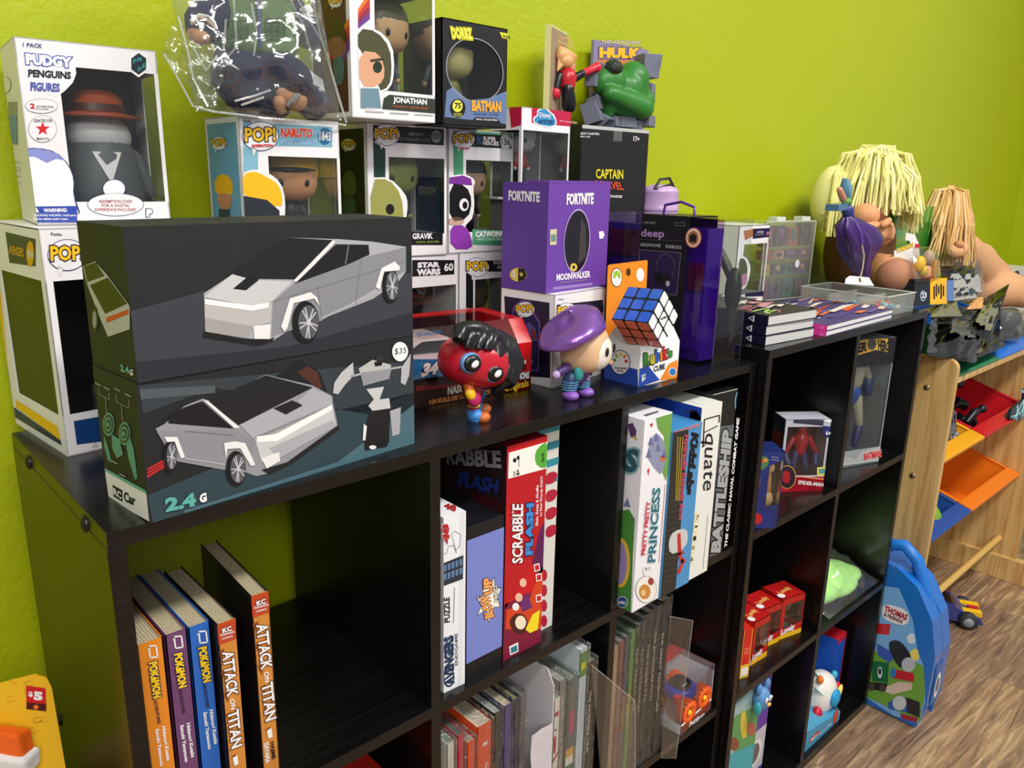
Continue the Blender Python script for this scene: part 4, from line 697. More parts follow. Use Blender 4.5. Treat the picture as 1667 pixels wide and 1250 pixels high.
# ---- puzzle cube and its house-shaped pack
B = Bx(.666, .020, 0, -.7, .085, .061, .052)
r = thing('puzzle_cube_pack', 'white and blue house-shaped pack with an orange hang card behind', 'toy box', B.base()); mb = MB(); B.solid(mb, M('#f2f2f2'))
rf = Fr(B.P(0, 0, .052), B.Y, B.Z, .061, .03); mb.prism(rf, [(0, 0), (.061, 0), (.046, .022), (.015, .022)], .0, .085, M('#f2f2f2'))
F, L = B.f('F'), B.f('L'); bb = M('#2546a0')
mb.art(L, '7', [(80, 1070), (270, 1115), (275, 1215), (80, 1170)], bb, 1); mb.art(F, '7', [(270, 1115), (330, 1095), (395, 1175), (275, 1216)], bb, 1); mb.art(F, '7', [(395, 1178), (445, 1085), (495, 1060), (495, 1165)], M('#ee8a22'), 1)
mb.oval(L, '7', 175, 1075, 56, 70, K_, 2); mb.oval(L, '7', 175, 1075, 52, 66, W_, 3)
for k, cc in enumerate(('#e8c62a', '#9ac03a', '#3a9a4a', '#ef8a22', '#c8202c')):
    a = (math.pi*(.95-.24*k)) ; mb.art(L, '7', [(175+rr*math.cos(a+q), 1068-rr*1.15*math.sin(a+q)) for rr, q in ((42, -.2), (42, .0), (42, .22), (25, .22), (25, -.2))], M(('#3a9a4a', '#9ac03a', '#e8c62a', '#ef8a22', '#c8202c')[k]), 4)
mb.text(L, '7', 'CHALLENGE', (140, 1112), (212, 1118), (140, 1098), K_, 4, .03); mb.text(L, '7', 'LEVEL', (155, 1128), (195, 1132), (155, 1116), K_, 4, .03)
for ch, x0, x1, y0, cc in (('R', 302, 338, 1098, '#3a8a34'), ('u', 340, 365, 1090, '#d8c02a'), ('b', 366, 392, 1078, '#2a5cb8'), ('i', 396, 408, 1070, '#ee8a22'), ('k', 410, 438, 1062, '#c8202c'), ("'s", 434, 465, 1052, '#3a8a34')): mb.text(F, '7', ch, (x0, y0), (x1, y0-8), (x0, y0-(74 if ch in 'Rbk' else 52)), M(cc), 4, .07, out=K_, ob=.12)
mb.text(F, '7', 'CUBE', (360, 1130), (424, 1112), (360, 1098), K_, 3, .03); mb.text(F, '7', 'AGES', (288, 1158), (314, 1150), (288, 1146), W_, 3); mb.text(F, '7', '8+', (292, 1186), (314, 1178), (292, 1158), W_, 3, .03); mb.oval(F, '7', 467, 1128, 22, 24, W_, 2); mb.oval(F, '7', 467, 1128, 18, 20, M('#2a7ab8'), 3)
mb.build('pack', r)
mb = MB(); Q2 = Fr((B.P(0, .061, 0)).to_tuple(), (1, 0, 0), (0, 0, 1), .085, .16); a, b = Q2.uv(zp('7', 95, 530)), Q2.uv(zp('7', 328, 498))
pts = [Q2.uv(zp('7', *p)) for p in ((105, 640), (328, 600), (328, 503), (322, 498), (112, 524), (104, 534))]; pts[0] = (pts[0][0], .052); pts[1] = (pts[1][0], .052)
mb.prism(Q2, pts, -.001, 0, M('#e88c1c')); Q2.w = .2; Q2.h = .3
mb.oval(Q2, '7', 151, 596, 32, 54, K_, 1); mb.oval(Q2, '7', 151, 596, 29, 50, W_, 2); mb.art(Q2, '7', [(130, 600), (135, 565), (152, 555), (170, 567), (174, 600), (164, 602), (152, 580), (140, 602)], M('#9ac03a'), 3); mb.oval(Q2, '7', 285, 580, 22, 38, W_, 1); mb.oval(Q2, '7', 218, 565, 13, 22, M('#4a2c10'), 1); mb.build('hang_card', r)
# cube: fit from its visible corners
r = thing('puzzle_cube', 'colour puzzle cube with blue top and white side, tipped on its pack', 'puzzle', (.7, .04, H+.075))

s = .0546; cc = Vector((.666, .0161, H+.0945)); r.location = cc
Rm = Matrix.Rotation(-1.4572, 3, 'Z') @ Matrix.Rotation(-.0367, 3, 'Y') @ Matrix.Rotation(.7953, 3, 'X')
ax = [Rm @ Vector(v) for v in ((1, 0, 0), (0, 1, 0), (0, 0, 1))]
mb = MB(); mb.hexa([cc+(ax[0]*a+ax[1]*b+ax[2]*c_)*s/2*.985 for a, b, c_ in ((-1, -1, -1), (1, -1, -1), (1, 1, -1), (-1, 1, -1), (-1, -1, 1), (1, -1, 1), (1, 1, 1), (-1, 1, 1))], M('#0b0b0d', .3)); mb.build('core', r, bev=.001)
cols = {(2, 1): '#1f56c0', (0, 1): '#eef0f2', (1, -1): '#e0775a', (2, -1): '#2a9a4a', (0, -1): '#f0d030', (1, 1): '#c8202c'}
for (k, sg), hx in cols.items():
    n = ax[k]*sg; u = ax[(k+1) % 3]; v = n.cross(u)
    for i in (-1, 0, 1):
        for j in (-1, 0, 1):
            F9 = Fr(cc+n*s/2*.985+u*i*s/3+v*j*s/3, u, v, 1, 1); q = s/3*.42; mb = MB()
            mb.prism(F9, [(-q, -q*.8), (-q*.8, -q), (q*.8, -q), (q, -q*.8), (q, q*.8), (q*.8, q), (-q*.8, q), (-q, q*.8)], 0, .0004, M(hx, .15, coat=.6))
            if (k, sg, i, j) == (0, 1, 0, 0):
                FT = Fr(cc+n*s/2*.985-_U*0, CR-n*CR.dot(n), CU-n*CU.dot(n), 1, 1) if False else F9
                G = Fr(F9.o, F9.u, F9.v, 1, 1); mb.text(G, '7', "RUBIK'S", (400, 838), (438, 822), (400, 824), K_, 3, .04)
            mb.build('sticker', r)
# ---- headphone pack
PURPLITE = clearmat('lightly_purple_plastic', (.62, .42, .85), .07, .05, .12, 12)
B = Bx(.835, .018, 0, -2, .07, .222, .215)
r = thing('headphone_pack', 'tall clear and purple headphone pack with black centre band and purple hang loop', 'headphone pack', B.base()); L, F = B.f('L'), B.f('F')
u0, u1 = L.uv(zp('p', 290, 600))[0], L.uv(zp('p', 600, 600))[0]; BK = M('#17151b', .35)
mb = MB(); t = .0012; mb.obox(L, u0, .001, u1, L.h, 0, .0012, BK); mb.obox(B.f('T'), -.001, L.w-u1, B.w, L.w-u0, 0, .0012, BK); mb.obox(B.f('R'), L.w-u1, .0, L.w-u0, B.h, 0, .001, BK)
L2 = Fr(L.P(0, 0, .0012), L.u, L.v, L.w, L.h)
mb.text(L2, 'p', 'deep', (308, 268), (465, 276), (308, 218), M('#b98ac8'), 2, .02); mb.text(L2, 'p', 'HEADPHONE', (304, 336), (440, 344), (304, 314), M('#b9b4bc'), 2, .01); mb.text(L2, 'p', 'EARBUDS', (475, 348), (581, 356), (475, 326), M('#b9b4bc'), 2, .01); mb.line(L2, 'p', [(304, 290), (586, 300)], 2, M('#6a6070'), 2)
mb.line(L2, 'p', [(298, 360), (578, 382), (548, 668), (290, 640), (298, 360)], 3, M('#8a8390'), 2); mb.art(L2, 'p', [(301, 364), (575, 385), (546, 664), (293, 637)], M('#2a1a48'), 1); mb.line(L2, 'p', [(536, 175), (604, 178), (602, 200), (537, 196), (536, 175)], 2, GREY, 2); mb.text(L2, 'p', 'PORTABLE', (325, 182), (405, 186), (325, 168), GREY, 2)
for k in range(14):
    a0, a1 = math.pi*(.0+k/14), math.pi*(.0+(k+1)/14); mb.line(L2, 'p', [(475+62*math.cos(a0), 470-78*math.sin(a0)), (475+62*math.cos(a1), 470-78*math.sin(a1))], 9, M('#4a4650'), 3)
mb.line(L2, 'p', [(412, 470), (420, 540)], 8, M('#3a3640'), 3); mb.line(L2, 'p', [(537, 470), (515, 560)], 10, M('#3a3640'), 3); mb.oval(L2, 'p', 425, 555, 26, 42, M('#15131a'), 4); mb.oval(L2, 'p', 470, 565, 30, 44, M('#1b1922'), 4); mb.oval(L2, 'p', 490, 590, 14, 20, M('#b9b6be'), 5)
mb.build('centre_band', r)
mb = MB(); a = L2.uv(zp('p', 662, 280)); F5 = Fr(L2.P(a[0], a[1]), L.u, L.v, 1, 1); ring = lambda q: [(q*.95*math.cos(2*math.pi*k/28), q*math.sin(2*math.pi*k/28)) for k in range(28)]
mb.prism(F5, ring(.0145), .0002, .0006, M('#c87a52')); mb.prism(F5, ring(.0125), .0006, .0008, M('#efe2da')); mb.prism(F5, ring(.0105), .0008, .001, M('#a86a48')); mb.prism(F5, [(-.006, -.006), (.006, -.006), (.006, .003), (.0, .007), (-.006, .003)], .001, .0012, M('#1d1a22')); mb.build('sticker', r)
mb = MB()
for k, fr in enumerate((B.f('L'), B.f('F'), B.f('R'), B.f('B'), B.f('T'))): mb.add([fr.P(0, 0), fr.P(fr.w, 0), fr.P(fr.w, fr.h), fr.P(0, fr.h)], [(0, 1, 2, 3)], PURPLITE if k == 0 else CLEAR)
for k in ((0, 0), (1, 0), (0, 1), (1, 1)): p = B.P(k[0]*B.w, k[1]*B.d, 0); mb.tube([p, p+B.Z*B.h], .0007, CLEAR, 5)
mb.build('clear_case', r)
mb = MB(); mb.hexa([B.P(a, b, c_) for c_ in (.004, B.h*.93) for a, b in ((.006, .03), (.045, .03), (.045, B.d-.004), (.006, B.d-.004))], M('#4a2498', .25, coat=.6)); 
mb.obox(L, .15, .02, .19, .105, -.0058, -.0024, M('#5a2f9c', .3)); mb.obox(L, .165, .11, .19, .15, -.0058, -.0022, M('#7a2040', .3)); mb.obox(L, .005, .15, .07, .19, -.0058, -.0024, M('#701c50', .3)); mb.build('purple_insert', r)
mb = MB(); hb = M('#191a1c', .35); F6 = B.f('F')
hb_pts = [F6.P(.055+.012*math.cos(a), .135+.05*math.sin(a), -.02+.0*a) for a in [math.pi*k/10 for k in range(11)]]
mb.tube([B.P(.058, .02+.11*(k/10), .13+.055*math.sin(math.pi*k/10)) for k in range(11)], .007, hb, 10); mb.ell(B.P(.058, .014, .11), (.011, .013, .034), hb, None, 16); mb.ell(B.P(.058, .135, .11), (.011, .016, .03), hb, None, 16); mb.cap(B.P(.058, .014, .03), B.P(.058, .014, .10), .006, .009, hb); mb.build('headphones', r)
mb = MB(); c0 = B.P(.03, .222-(u0+u1)/2+.0, B.h+.0015); dv = B.Y; mb.tube([c0-dv*.03, c0-dv*.029+B.Z*.012, c0-dv*.004+B.Z*.019, c0+dv*.026+B.Z*.013, c0+dv*.028], .0021, M('#5a2a9c', .3), 8); mb.build('hang_loop', r)
# lilac tumbler behind
r = thing('tumbler', 'lilac lidded tumbler behind the headphone pack', 'tumbler', (.99, .25, H+.0195)); c0 = Vector((.99, .25, H+.0195)); li = M('#c5a0cf', .3)
mb = MB(); mb.lathe(c0, [(0, 0), (.027, 0), (.031, .005), (.033, .18), (.033, .196), (0, .196)], li, 30); mb.build('cup', r)
mb = MB(); mb.lathe(c0, [(.0345, .196), (.0355, .199), (.034, .203), (.034, .206), (.0325, .226), (.0335, .228), (.029, .234), (.012, .24), (0, .24)], M('#c9a6d4', .25), 30); mb.build('lid', r)
mb = MB(); mb.tube([c0+Vector((-.03, -.012, .232)), c0+Vector((-.014, -.01, .248)), c0+Vector((.012, -.01, .25)), c0+Vector((.03, -.008, .234))], .0025, M('#2a2430', .3), 8); mb.tube([c0+Vector((-.028, -.014, .232)), c0+Vector((0, -.02, .24)), c0+Vector((.03, -.008, .23))], .0018, M('#2a2430', .3), 6); mb.build('lid_handle', r)
# figure box behind the books
B = Bx(1.215, .225, .0195, 0, .113, .09, .165)
def ex(mb, B):
    F = B.f('F'); mb.art(F, 'o', [(150, 175), (222, 160), (222, 220), (160, 250)], M('#b8702a'), 2); mb.art(F, 'o', [(222, 158), (362, 152), (360, 222), (222, 238)], M('#221c46'), 3); mb.text(F, 'o', 'AUTHOR', (255, 192), (305, 190), (255, 178), W_, 4); mb.text(F, 'o', 'COLLECTION', (240, 212), (310, 208), (240, 200), GREY, 4); mb.text(F, 'o', '231', (330, 208), (352, 206), (330, 182), M('#d89ab8'), 4, .03)
    mb.art(F, 'o', [(130, 372), (175, 390), (205, 460), (190, 560), (160, 640), (100, 640), (100, 400)], W_, 3, 1); mb.art(F, 'o', [(110, 390), (165, 400), (180, 500), (160, 560), (105, 560)], M('#4a5024'), 4, 1); mb.art(F, 'o', [(120, 530), (178, 510), (170, 600), (120, 630)], M('#b87a9c'), 5, 1); mb.art(F, 'o', [(160, 675), (310, 655), (308, 695), (160, 700)], M('#221c46'), 3)
winbox(B, 'toy_box', 'white figure box with purple trim behind the book stacks', 'toy box', GP, W_, {'F': (.2, .18, .97, .78), 'R': (0, .18, .9, .78)}, M('#7d9a2c'), ex, stdfig('#c98a6c', '#2b2026', '#6a3a5a', '#3a2a3a', .1, .06))
# organiser case standing on edge
B = Bx(1.375, .262, .0195, -10, .165, .038, .168)
r = thing('organiser_case', 'clear compartment case standing on its edge, filled with small toys', 'storage case', B.base()); F, L = B.f('F'), B.f('L')
mb = MB(); t = .0016
for fr in (F, L, B.f('R'), B.f('T')): mb.add([fr.P(0, 0), fr.P(fr.w, 0), fr.P(fr.w, fr.h), fr.P(0, fr.h)], [(0, 1, 2, 3)], FROST)
RIM = M('#cfd4cc', .3)
for fr in (F,):
    for a in ((0, 0, fr.w, .002), (0, fr.h-.002, fr.w, fr.h), (0, 0, .002, fr.h), (fr.w-.002, 0, fr.w, fr.h)): mb.obox(fr, *a, -.003, .0005, RIM)
for u in (.28, .52, .76): mb.obox(F, F.w*u, 0, F.w*u+.0015, F.h, -.036, -.002, FROST)
for v in (.3, .5, .66): mb.obox(F, 0, F.h*v, F.w, F.h*v+.0015, -.036, -.002, FROST)
mb.build('case', r)
for u in (.35, .85): mb = MB(); mb.obox(B.f('T'), F.w*u-.014, .008, F.w*u+.014, .03, .0, .008, M('#d9ddd6', .3)); mb.build('latch', r)
mb = MB(); mb.obox(F, F.w*.8, F.h*.5, F.w*.8+.001, F.h*.5, 0, .0003, W_); c2_ = F.uv(zp('o', 693, 410)); F5 = Fr(F.P(min(c2_[0], F.w*.7), F.h*.45), F.u, F.v, 1, 1); mb.prism(F5, [(q[0]*.5, q[1]*.6) for q in ring(.0145)], .0002, .0006, W_); mb.build('sticker', r)
random.seed(21); cl_ = ['#8a5a9c', '#6b4a7c', '#8d3f58', '#d0a08a', '#c8b02a', '#4a8a80', '#5a4660', '#b85a3a', '#8a8a90', '#3a3040']
mb = MB()
for i in range(4):
    for v0, v1 in ((.02, .28), (.32, .48), (.52, .64), (.68, .97)):
        m_ = M(cl_[random.randrange(10)], .5); u = .02+.245*i; mb.obox(F, F.w*u, F.h*v0, F.w*(u+.19), F.h*(v0+(v1-v0)*random.uniform(.75, .98)), -.02, -.006, m_)
        mb.ell(F.P(F.w*(u+.1), F.h*(v0+v1)/2, -.006), (.009, .004, .012*(v1-v0)*4), M(cl_[random.randrange(10)], .5), None, 8)
mb.build('toys', r, kind='stuff')
# book stacks
def softbook(B, label, cover, page, group, art=None, top=None, name='book'):
    r = thing(name, label, 'book', B.base(), group); mb = MB(); t = .0008
    mb.hexa([B.P(a, b, c_) for c_ in (t, B.h-t) for a, b in ((t, t), (B.w-.0015, .0015), (B.w-.0015, B.d-.0015), (t, B.d-.0015))], page); mb.build('pages', r)
    mb = MB(); mb.obox(Fr(B.P(0, 0, 0), B.X, B.Y, B.w, B.d), 0, 0, B.w, B.d, 0, t, cover); mb.obox(B.f('T'), 0, 0, B.w, B.d, -t, 0, cover); mb.obox(B.f('L'), 0, 0, B.d, B.h, -t, 0, cover)
    if art: art(mb, B)
    mb.build('cover', r); return r
PG = M('#c9c8c6', .7, var=.12, sc=300)
def streaks(B, cols, n, seed):
    def f(mb, B):
        random.seed(seed); T = B.f('T')
        for k in range(n):
            u, v = random.random(), random.random(); l, w_ = random.uniform(.15, .5), random.uniform(.02, .07); a = random.uniform(.1, .5)
            mb.uvp(T, [(u, v), (u+l*math.cos(a), v+l*math.sin(a)), (u+l*math.cos(a)*.8-w_, v+l*math.sin(a)*.8+w_), (u-w_*.3, v+w_)], M(random.choice(cols)), 1+k % 12)
    return f
def tri(mb, B):
    L = B.f('L'); c0 = (L.w-.03, L.h*.5); s_ = .0062
    for k, (m_, q) in enumerate(((W_, 1), (M('#1b1530'), .5))): mb.add([L.P(c0[0]-s_*q, c0[1]-s_*.1*q, .0003+.0002*k), L.P(c0[0]+s_*.8*q, c0[1]-s_*.95*q, .0003+.0002*k), L.P(c0[0]+s_*.8*q, c0[1]+s_*.85*q, .0003+.0002*k)], [(0, 1, 2)], m_)
pos = ('bottom', 'middle', 'top')
for k in range(3):
    B = Bx(.962+.001*k, .007+.0015*(k % 2), .0196+.0158*k, -4.5+.6*(k % 2), .139, .19, .0156)
    def f(mb, B, k=k):
        tri(mb, B)
        if k == 2: streaks(B, ['#c88a9c', '#e8dcd8', '#8a4a5c', '#9ac06a', '#3a2a4a', '#d0c4c4', '#241c34'], 34, 4)(mb, B)
    softbook(B, f'dark violet-spined paperback, {pos[k]} of the stack of three on the shelf corner', M('#1b1530'), PG, 'dark-spined paperbacks', f)
for k in range(2):
    B = Bx(1.117+.001*k, -.016, .0196+.0094*k, 1.4, .284, .18, .0092)
    def f(mb, B, k=k):
        mb.rect(B.f('L'), 0, .0, 1, 1, M('#e0389a'), 1); mb.text(B.f('L'), 'o', '15', (760, 955 if k else 1010), (785, 955 if k else 1010), (760, 940 if k else 995), M('#f3b0d8'), 3)
        if k: streaks(B, ['#e8763a', '#e8dccc', '#c2402c', '#5a4a8a', '#3a3468', '#d8a06a', '#f0c4a0', '#6a5a94'], 46, 9)(mb, B)
    softbook(B, ('lower' if k == 0 else 'upper')+' of two pink-spined paperbacks with streaky orange and violet covers', M('#4a4078'), M('#dcdbd8', .7, var=.1, sc=300), 'pink-spined paperbacks', f)
# clear tray
B = Bx(1.4065, .008, .0197, -2.6, .122, .18, .039)
r = thing('plastic_tray', 'open clear plastic divider tray on the end of the shelf top', 'tray', B.base()); mb = MB(); t = .0018
for k in 'FLRB': fr = B.f(k); mb.add([fr.P(0, 0), fr.P(fr.w, 0), fr.P(fr.w, fr.h), fr.P(0, fr.h)], [(0, 1, 2, 3)], FROST); mb.obox(fr, -.001, fr.h-.002, fr.w+.001, fr.h, -.001, .0012, RIM)
mb.obox(Fr(B.P(0, 0, 0), B.X, B.Y, B.w, B.d), 0, 0, B.w, B.d, 0, t, FROST); mb.obox(B.f('L'), .06, 0, .062, .03, -.12, 0, FROST); mb.obox(B.f('L'), .12, 0, .122, .03, -.12, 0, FROST); mb.build('tray', r)
mb = MB(); random.seed(2)
for k in range(26):
    mb.ell(B.P(random.uniform(.012, .11), random.uniform(.012, .165), .002+.008), (random.uniform(.005, .011), random.uniform(.004, .008), random.uniform(.004, .008)), M(random.choice(['#d06a8a', '#e8e4da', '#8a6ab0', '#e0b04a', '#b0442c', '#3a3a44', '#7ab0c8'])), Matrix.Rotation(random.random()*3, 3, 'Z'), 8)
mb.build('small_toys', r, kind='stuff')
# ---------------- things in the cube shelves ----------------
PGY = M('#b9ad8e', .8, var=.22, sc=400)
def manga(B, label, cv, art, back=None):
    r = thing('manga_book', label, 'book', B.base(), 'paperback comics in the first cubby'); mb = MB(); t = .0009
    mb.hexa([B.P(a, b, c_) for c_ in (t, B.h-.002) for a, b in ((t, t), (B.w-t, t), (B.w-t, B.d-.001), (t, B.d-.001))], PGY)
    for k in range(7): mb.obox(B.f('T'), .001+(B.w-.002)*(k+.4)/7, .001, .001+(B.w-.002)*(k+.46)/7, B.d-.002, -.002, -.0016, M('#8f8466', .9))
    mb.build('pages', r)
    mb = MB(); mb.obox(B.f('F'), 0, 0, B.w, B.h, -t, 0, cv); mb.obox(B.f('L'), 0, 0, B.d, B.h, -t, 0, back or cv); mb.obox(B.f('R'), 0, 0, B.d, B.h, -t, 0, back or cv); art(mb, B.f('F'), B.f('L')); mb.build('cover', r)
def pk(col, dx):
    # dx: spine text anchors in zoomed coordinates
    (lx, ly), (a, b), (c_, d), (e, f) = dx
    def art(mb, F, L):
        mb.line(F, 'a', [(lx-20, ly-28), (lx+18, ly-32), (lx+26, ly+26), (lx-12, ly+32), (lx-20, ly-28)], 8, W_, 2); mb.line(F, 'a', [(lx-20, ly-28), (lx-24, ly-10)], 6, W_, 2)
        mb.text(F, 'a', 'POKéMON', a, b, (a[0]+46, a[1]-12), M('#f2c820'), 3, .05, out=M('#1b2350'), ob=.14)
        mb.text(F, 'a', 'ADVENTURES', c_, d, (c_[0]+17, c_[1]-4), M('#2a1a30'), 3, .02)
        mb.text(F, 'a', 'Hidenori Kusaka', e, (e[0]+26, e[1]+180), (e[0]+20, e[1]-4), W_, 3, .035)
        mb.text(F, 'a', 'Satoshi Yamamoto', f, (f[0]+26, f[1]+195), (f[0]+20, f[1]-4), W_, 3, .035)
    return art
def aot(mb, F, L, o):
    dx, dy = o
    P = lambda x, y: (x+dx, y+dy)
    mb.art(F, 'a', [P(1128, 490), P(1228, 460), P(1232, 575), P(1140, 610)], M('#b8401c'), 1)
    for k in range(6): mb.art(F, 'a', [P(1135+k*14, 640+k*110), P(1170+k*12, 625+k*110), P(1160+k*15, 690+k*110)], M('#8a4a1c'), 1)
    mb.text(F, 'a', 'KC', P(1160, 545), P(1208, 530), P(1156, 520), W_, 4, .05, out=K_, ob=.1); mb.text(F, 'a', 'KODANSHA', P(1148, 562), P(1222, 542), P(1146, 550), W_, 4, .02); mb.text(F, 'a', 'COMICS', P(1156, 580), P(1212, 565), P(1154, 570), W_, 4, .02)
    mb.text(F, 'a', 'ATTACK', P(1155, 645), P(1182, 880), P(1216, 630), W_, 4, .03, out=M('#5a2a10'), ob=.09); mb.text(F, 'a', 'ON', P(1196, 890), P(1202, 945), P(1222, 884), W_, 4, .03); mb.text(F, 'a', 'TITAN', P(1184, 955), P(1205, 1150), P(1242, 935), W_, 4, .03, out=M('#5a2a10'), ob=.09)
    mb.text(F, 'a', 'HAJIME', P(1224, 1258), P(1234, 1350), P(1250, 1248), K_, 4, .03); mb.text(F, 'a', 'ISAYAMA', P(1196, 1262), P(1206, 1368), P(1220, 1252), W_, 4, .03); mb.art(F, 'a', [P(1212, 1195), P(1236, 1180), P(1242, 1225), P(1222, 1238)], W_, 4)
D_ = .128
S = ' in the first cubby'
manga(Bx(.0215, .031, S1, 0, .0208, D_, .185), 'orange-spined paperback comic, leftmost of the row', M('#dd8420'), pk('', ((795, 642), ((772, 700), (797, 888)), ((800, 895), (822, 1020)), ((842, 1032), (808, 1045)))))
manga(Bx(.0447, .031, S1, 0, .0180, D_, .185), 'purple-spined paperback comic, second in the row', M('#6b3f68'), pk('', ((927, 592), ((903, 655), (930, 834)), ((930, 840), (950, 965)), ((970, 1015), (937, 1025)))))
manga(Bx(.0640, .030, S1, 0, .0186, D_, .185), 'blue-spined paperback comic, third in the row', M('#2563b8'), pk('', ((1055, 566), ((1030, 622), (1058, 805)), ((1055, 812), (1075, 935)), ((1090, 945), (1058, 958)))))
manga(Bx(.0850, .019, S1, 0, .0172, D_, .185), 'brown-orange paperback comic pressed against the blue-spined one', M('#c98436', .45, var=.2, sc=80), lambda mb, F, L: aot(mb, F, L, (0, 0)), M('#1c1416'))
manga(Bx(.1180, .020, S1, -3, .0162, D_+.004, .2), 'brown-orange paperback comic standing apart, rightmost of the row', M('#c98436', .45, var=.2, sc=80), lambda mb, F, L: aot(mb, F, L, (178, -142)), M('#1c1416'))
def game(B, label, m, art, name='board_game_box', group='boxed games standing in the long shelf', cat='game box', tape=None):
    r = thing(name, label, cat, B.base(), group); mb = MB(); h = B.h; B.h = h-.0; B.solid(mb, m); art(mb, B.f('F'), B.f('L'), B.f('T')); mb.build('carton', r, bev=.0006); return r
def a1(mb, F, L, T):
    mb.art(F, 'b', [(150, 430), (180, 430), (180, 1230), (140, 1230)], M('#dfe3e8'), 1); mb.art(F, 'b', [(165, 430), (172, 430), (160, 1230), (152, 1230)], W_, 2)
    mb.text(F, 'b', '48', (105, 612), (100, 530), (76, 612), M('#b02228'), 3, .06, out=W_, ob=.1); mb.line(F, 'b', [(72, 655), (92, 650), (100, 622), (120, 618), (132, 650), (112, 572), (125, 560), (150, 575), (145, 620), (128, 640)], 2, M('#7a7a80'), 2)
    mb.art(F, 'b', [(76, 692), (160, 658), (158, 755), (76, 785)], M('#26303c'), 2)
    for k in range(10): mb.art(F, 'b', [(80+(k % 5)*16, 700+(k//5)*36-(k % 5)*6), (92+(k % 5)*16, 695+(k//5)*36-(k % 5)*6), (90+(k % 5)*16, 722+(k//5)*36-(k % 5)*6), (80+(k % 5)*16, 726+(k//5)*36-(k % 5)*6)], M('#5a7aa0'), 3)
    mb.text(F, 'b', 'PUZZLE', (106, 930), (104, 828), (82, 934), K_, 3, .03); mb.line(F, 'b', [(124, 790), (120, 935)], 3, GREY, 2)
    mb.text(F, 'b', 'AVENGERS', (124, 1180), (120, 980), (84, 1195), M('#1d3556'), 3, .07); mb.text(F, 'b', 'ENDGAME', (138, 1105), (136, 975), (126, 1108), M('#55606e'), 3, .02)
    mb.oval(F, 'b', 100, 1155, 24, 40, M('#1d3556'), 2); mb.oval(F, 'b', 100, 1155, 17, 32, M('#e6e8ea'), 2.5)
    mb.text(T, 'b', '48', (80, 470), (130, 485), (85, 445), M('#b02228'), 3, .05)
game(Bx(.3322, .012, S1, -2, .0300, .17, .217), 'white jigsaw puzzle box against the second cubby side', M('#e9eaee'), a1, 'puzzle_box')
def a2(mb, F, L, T):
    mb.rect(F, 0, .115, 1, .92, M('#7682c8'), 1); mb.rect(F, 0, 0, 1, .11, K_, 1)
    st = [(212, 830), (238, 822), (236, 755), (262, 790), (285, 745), (290, 790), (315, 790), (300, 830), (310, 870), (285, 870), (262, 935), (252, 880), (215, 905), (232, 865)]
    mb.art(F, 'b', st, K_, 2); mb.art(F, 'b', [(262+(x-262)*.93, 842+(y-842)*.93) for x, y in st], M('#f0ecd8'), 3)
    mb.text(F, 'b', 'BLOW', (285, 908), (262, 820), (248, 918), M('#f0a860'), 4, .05, out=M('#7a3020'), ob=.12); mb.text(F, 'b', 'UP', (278, 812), (274, 745), (244, 822), M('#f0a860'), 4, .05, out=M('#7a3020'), ob=.12); mb.text(F, 'b', 'MIND', (302, 845), (296, 780), (286, 848), M('#e8e4d8'), 4, .03, out=K_, ob=.1)
game(Bx(.366, .013, S1, 0, .0555, .2, .195), 'periwinkle blue game box with a black rim and burst logo', M('#131318'), a2)
